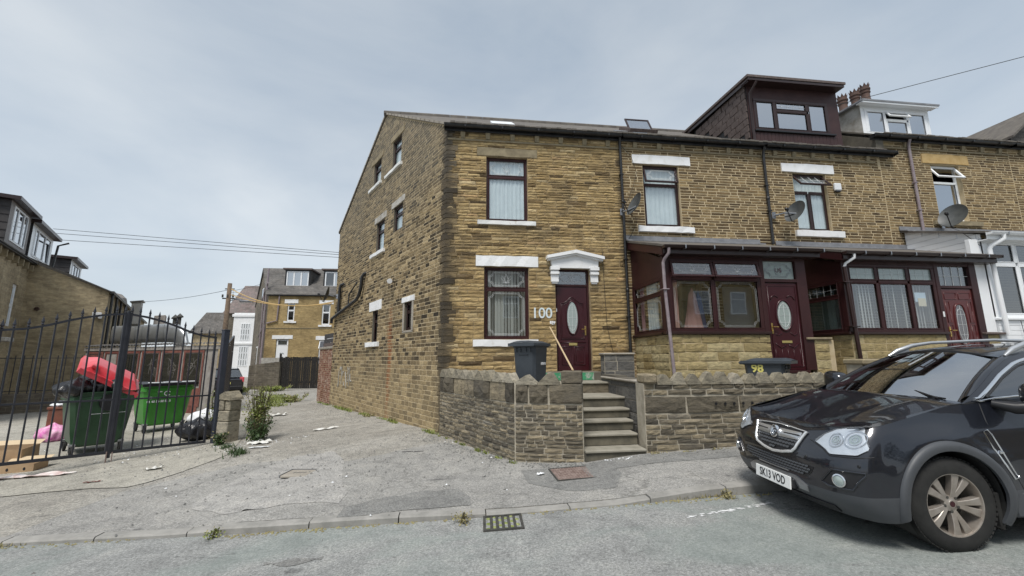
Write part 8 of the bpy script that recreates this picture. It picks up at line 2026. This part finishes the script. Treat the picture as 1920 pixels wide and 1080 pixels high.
# wheels
def wheel(x,y,s,ang):
    T=Matrix.Translation((x,y,.352))@Matrix.Rotation(R(90)*s,4,'X')@Matrix.Rotation(ang,4,'Z')        # local +z points outwards
    m=MB(T); m.lathe([(.225,.10),(.235,.115),(.27,.122),(.315,.115),(.345,.095),(.356,.075),(.358,-.075),(.345,-.10),(.30,-.12),(.235,-.115),(.225,-.10)],64); W_=link('wheel',m.mesh('wheel','rubber',35),CAR,I4)
    m=MB(T)
    for zz in (-.05,-.018,.018,.05): m.lathe([(.3575,zz-.004),(.3605,zz-.003),(.3605,zz+.003),(.3575,zz+.004)],48) if False else None
    for k in range(60):
        a=2*math.pi*k/60; m.box(-.012,.012,-.006,.006,0,.0) if False else None
        for zz in (.085,-.085): m.pts([]) 
        Tk=Matrix.Rotation(a,4,'Z')@Matrix.Translation((.350,0,.088))@Matrix.Rotation(R(35),4,'Y'); m.box(-.002,.0035,-.012,.012,-.012,.012,Tk)
    link('tread',m.mesh('tread','rubber'),W_,I4)
    m=MB(T); m.lathe([(.236,.10),(.240,.108),(.236,.114),(.228,.112),(.222,.095),(.218,.02),(.205,-.06)],56); link('rim',m.mesh('rim','rim_metal',40),W_,I4)
    m=MB(T); m.lathe([(.0,-.02),(.21,-.03)],32); m.lathe([(.0,.0),(.15,.0),(.15,.02)],24) if False else None; link('brake',m.mesh('brake','iron_dark'),W_,I4)
    m=MB(T)
    for k in range(10):
        a=2*math.pi*k/10+(R(4.5) if k%2 else R(-4.5)); Tk=Matrix.Rotation(a,4,'Z'); w0,w1=.017,.036
        sk_=.012*(1 if k%2 else -1)
        P=[(.045,-w0,.080),(.045,w0,.080),(.13,w0*1.1+sk_,.096),(.13,-w0*1.1+sk_,.096),(.224,w1,.096),(.224,-w1,.096)]
        Q=[(x_,y_*1.0,z_-.05) for x_,y_,z_ in P]
        b=m.pts(P+Q,Tk); 
        for q in ((0,1,2,3),(3,2,4,5),(0,3,9,6),(3,5,11,9),(1,7,8,2),(2,8,10,4),(5,4,10,11)): m.f.append(tuple(b+i for i in q))
    link('spoke',m.mesh('spoke','rim_metal'),W_,I4) if False else None
    for k in range(10):
        mm_=MB(T); a=2*math.pi*k/10+(R(4.5) if k%2 else R(-4.5)); Tk=Matrix.Rotation(a,4,'Z'); w0,w1=.018,.034; sk_=.006*(1 if k%2 else -1)
        xs_=[.045,.09,.14,.19,.228]; ws_=[w0,.020,.024,.030,w1+.002]; zs_=[.078,.088,.096,.100,.100]
        P=[]
        for x_,w_,z_ in zip(xs_,ws_,zs_): P+=[(x_,-w_+sk_,z_-.045),(x_,-w_*.92+sk_,z_-.004),(x_,-w_*.75+sk_,z_),(x_,w_*.75+sk_,z_),(x_,w_*.92+sk_,z_-.004),(x_,w_+sk_,z_-.045)]
        b=mm_.pts(P,Tk)
        for i in range(4):
            for j in range(5): mm_.f.append((b+i*6+j,b+(i+1)*6+j,b+(i+1)*6+j+1,b+i*6+j+1))
        link('spoke',mm_.mesh('spoke','rim_metal',30),W_,I4)
    m=MB(T); m.lathe([(.0,.088),(.028,.088),(.032,.084),(.058,.078),(.062,.05)],28); 
    link('hub',m.mesh('hub','rim_metal',40),W_,I4)
    m=MB(T)
    for k in range(5): a=2*math.pi*(k+.5)/5; m.lathe([(.011,.07),(.011,.084),(0,.086)],8,Matrix.Translation((.057*math.cos(a),.057*math.sin(a),.0)))
    link('wheel_nut','iron_dark' and m.mesh('wheel_nut','iron_dark'),W_,I4)
    m=MB(T); m.lathe([(.0,.0895),(.022,.0895)],16); link('hub_cap',m.mesh('hub_cap','maroon_door'),W_,I4)
for x in (FWX,RWX):
    wheel(x,.125,1,R(9)); wheel(x,WID-.125,-1,R(30))
# interior glimpsed through the screen
m=MB(); m.grid(lambda u,v:(.45+.32*v,.22+1.4*u,1.09-.03*v+.02*math.sin(math.pi*u)),10,4); link('dashboard',m.mesh('dashboard','car_interior'),CAR,I4)
for y in (.52,1.32):
    m=MB(); m.bbox(1.45,1.60,y-.24,y+.24,.6,1.18,.05); m.bbox(1.05,1.55,y-.24,y+.24,.5,.66,.05); m.bbox(1.52,1.62,y-.12,y+.12,1.22,1.42,.04); link('seat',m.mesh('seat','car_interior',40),CAR,I4)
m=MB(Matrix.Translation((.95,1.30,1.03))@Matrix.Rotation(R(65),4,'Y')); m.tube([(.18*math.cos(a),.18*math.sin(a),0) for a in np.linspace(0,2*math.pi,30)[:-1]],.014,8,True); m.tube([(-.18,0,0),(.18,0,0)],.02,6); link('steering_wheel',m.mesh('steering_wheel','car_interior',50),CAR,I4)
m=MB(); m.bbox(.98,1.03,.83,1.01,1.40,1.46,.01); link('rear_view_mirror',m.mesh('rear_view_mirror','black_plastic'),CAR,I4)
m=MB(); m.box(.3,3.5,.2,1.64,.42,.46); link('cabin_floor',m.mesh('cabin_floor','car_interior'),CAR,I4)
m=MB(); m.bbox(2.6,2.75,.3,1.54,.6,1.2,.05); link('rear_seat',m.mesh('rear_seat','car_interior'),CAR,I4)
# tail lights
for y in (.16,1.68): m=MB(); xx=Fr(y,1.0); m.bbox(xx-.12,xx+.012,y-.1,y+.1,.85,1.15,.02); link('tail_light',m.mesh('tail_light','lid_red'),CAR,I4)
m=MB(); m.bbox(Fr(.92,.8),Fr(.92,.8)+.012,.66,1.18,.78,.89,.002); link('number_plate',m.mesh('number_plate','yellow'),CAR,I4)
# ================================================================ the other side of the street (behind the camera; seen in the panes and paintwork)
def opp(label,x0,x1,seed,mat='wall_left',zt=6.6):
    y=-9.5; h=thing('house',label,'house',(x0,y,0)); m=MB(); m.box(x0,x1,y-8,y,-.5,zt); m.build('wall',mat,h)
    m=MB(); roof_sheet(m,[(x0-.1,y+.3,zt),(x0-.1,y-4,zt+2.7),(x1,y-4,zt+2.7),(x1,y+.3,zt)]); roof_sheet(m,[(x0-.1,y-4,zt+2.7),(x0-.1,y-8.3,zt),(x1,y-8.3,zt),(x1,y-4,zt+2.7)]); m.build('roof','slate_far',h)
    FO=Matrix(((-1,0,0,0),(0,-1,0,y),(0,0,1,0),(0,0,0,1)))
    x=x0+.8
    while x+1.2<x1:
        for z in (1.7,4.4):
            m=MB(FO); m.bbox(-x-1.1,-x,-.04,.02,z,z+1.5,.01); w=m.build('window','upvc_white',h); m=MB(FO); m.box(-x-1.02,-x-.08,-.05,-.042,z+.08,z+.95); m.box(-x-1.02,-x-.08,-.05,-.042,z+1.02,z+1.42); m.build('pane','glass_dark',w)
        x+=2.6
opp('pale terraced house across the road with white windows, reflected in the porch glass',-3,6.5,1)
opp('darker terraced house across the road further up the hill',14.5,26,2,'wall_far')
tr=thing('tree','leafy tree across the road between the houses','tree',(10.5,-11,.3)); m=MB(); m.tube([(10.5,-11,0),(10.4,-11,2),(10.7,-11.2,4)],.2,8,rs=[.22,.16,.08]); m.build('trunk','pole_wood',tr)
m=MB(); r_=np.random.default_rng(3)
for i in range(2600):
    v=r_.normal(0,1,3); v=v/np.linalg.norm(v)*r_.random()**.4; x,y,z=10.5+v[0]*2.9,-11+v[1]*2.6,4.2+v[2]*2.4; s=r_.uniform(.12,.26); q=Euler(tuple(r_.uniform(-3,3,3))).to_matrix(); P=[q@Vector(p)*s+Vector((x,y,z)) for p in ((0,0,0),(.5,.4,.1),(1,0,0),(.5,-.4,.1))]; b=m.pts(P); m.f.append((b,b+1,b+2,b+3))
m.build('crown','leaf_dark',tr,kind='stuff')
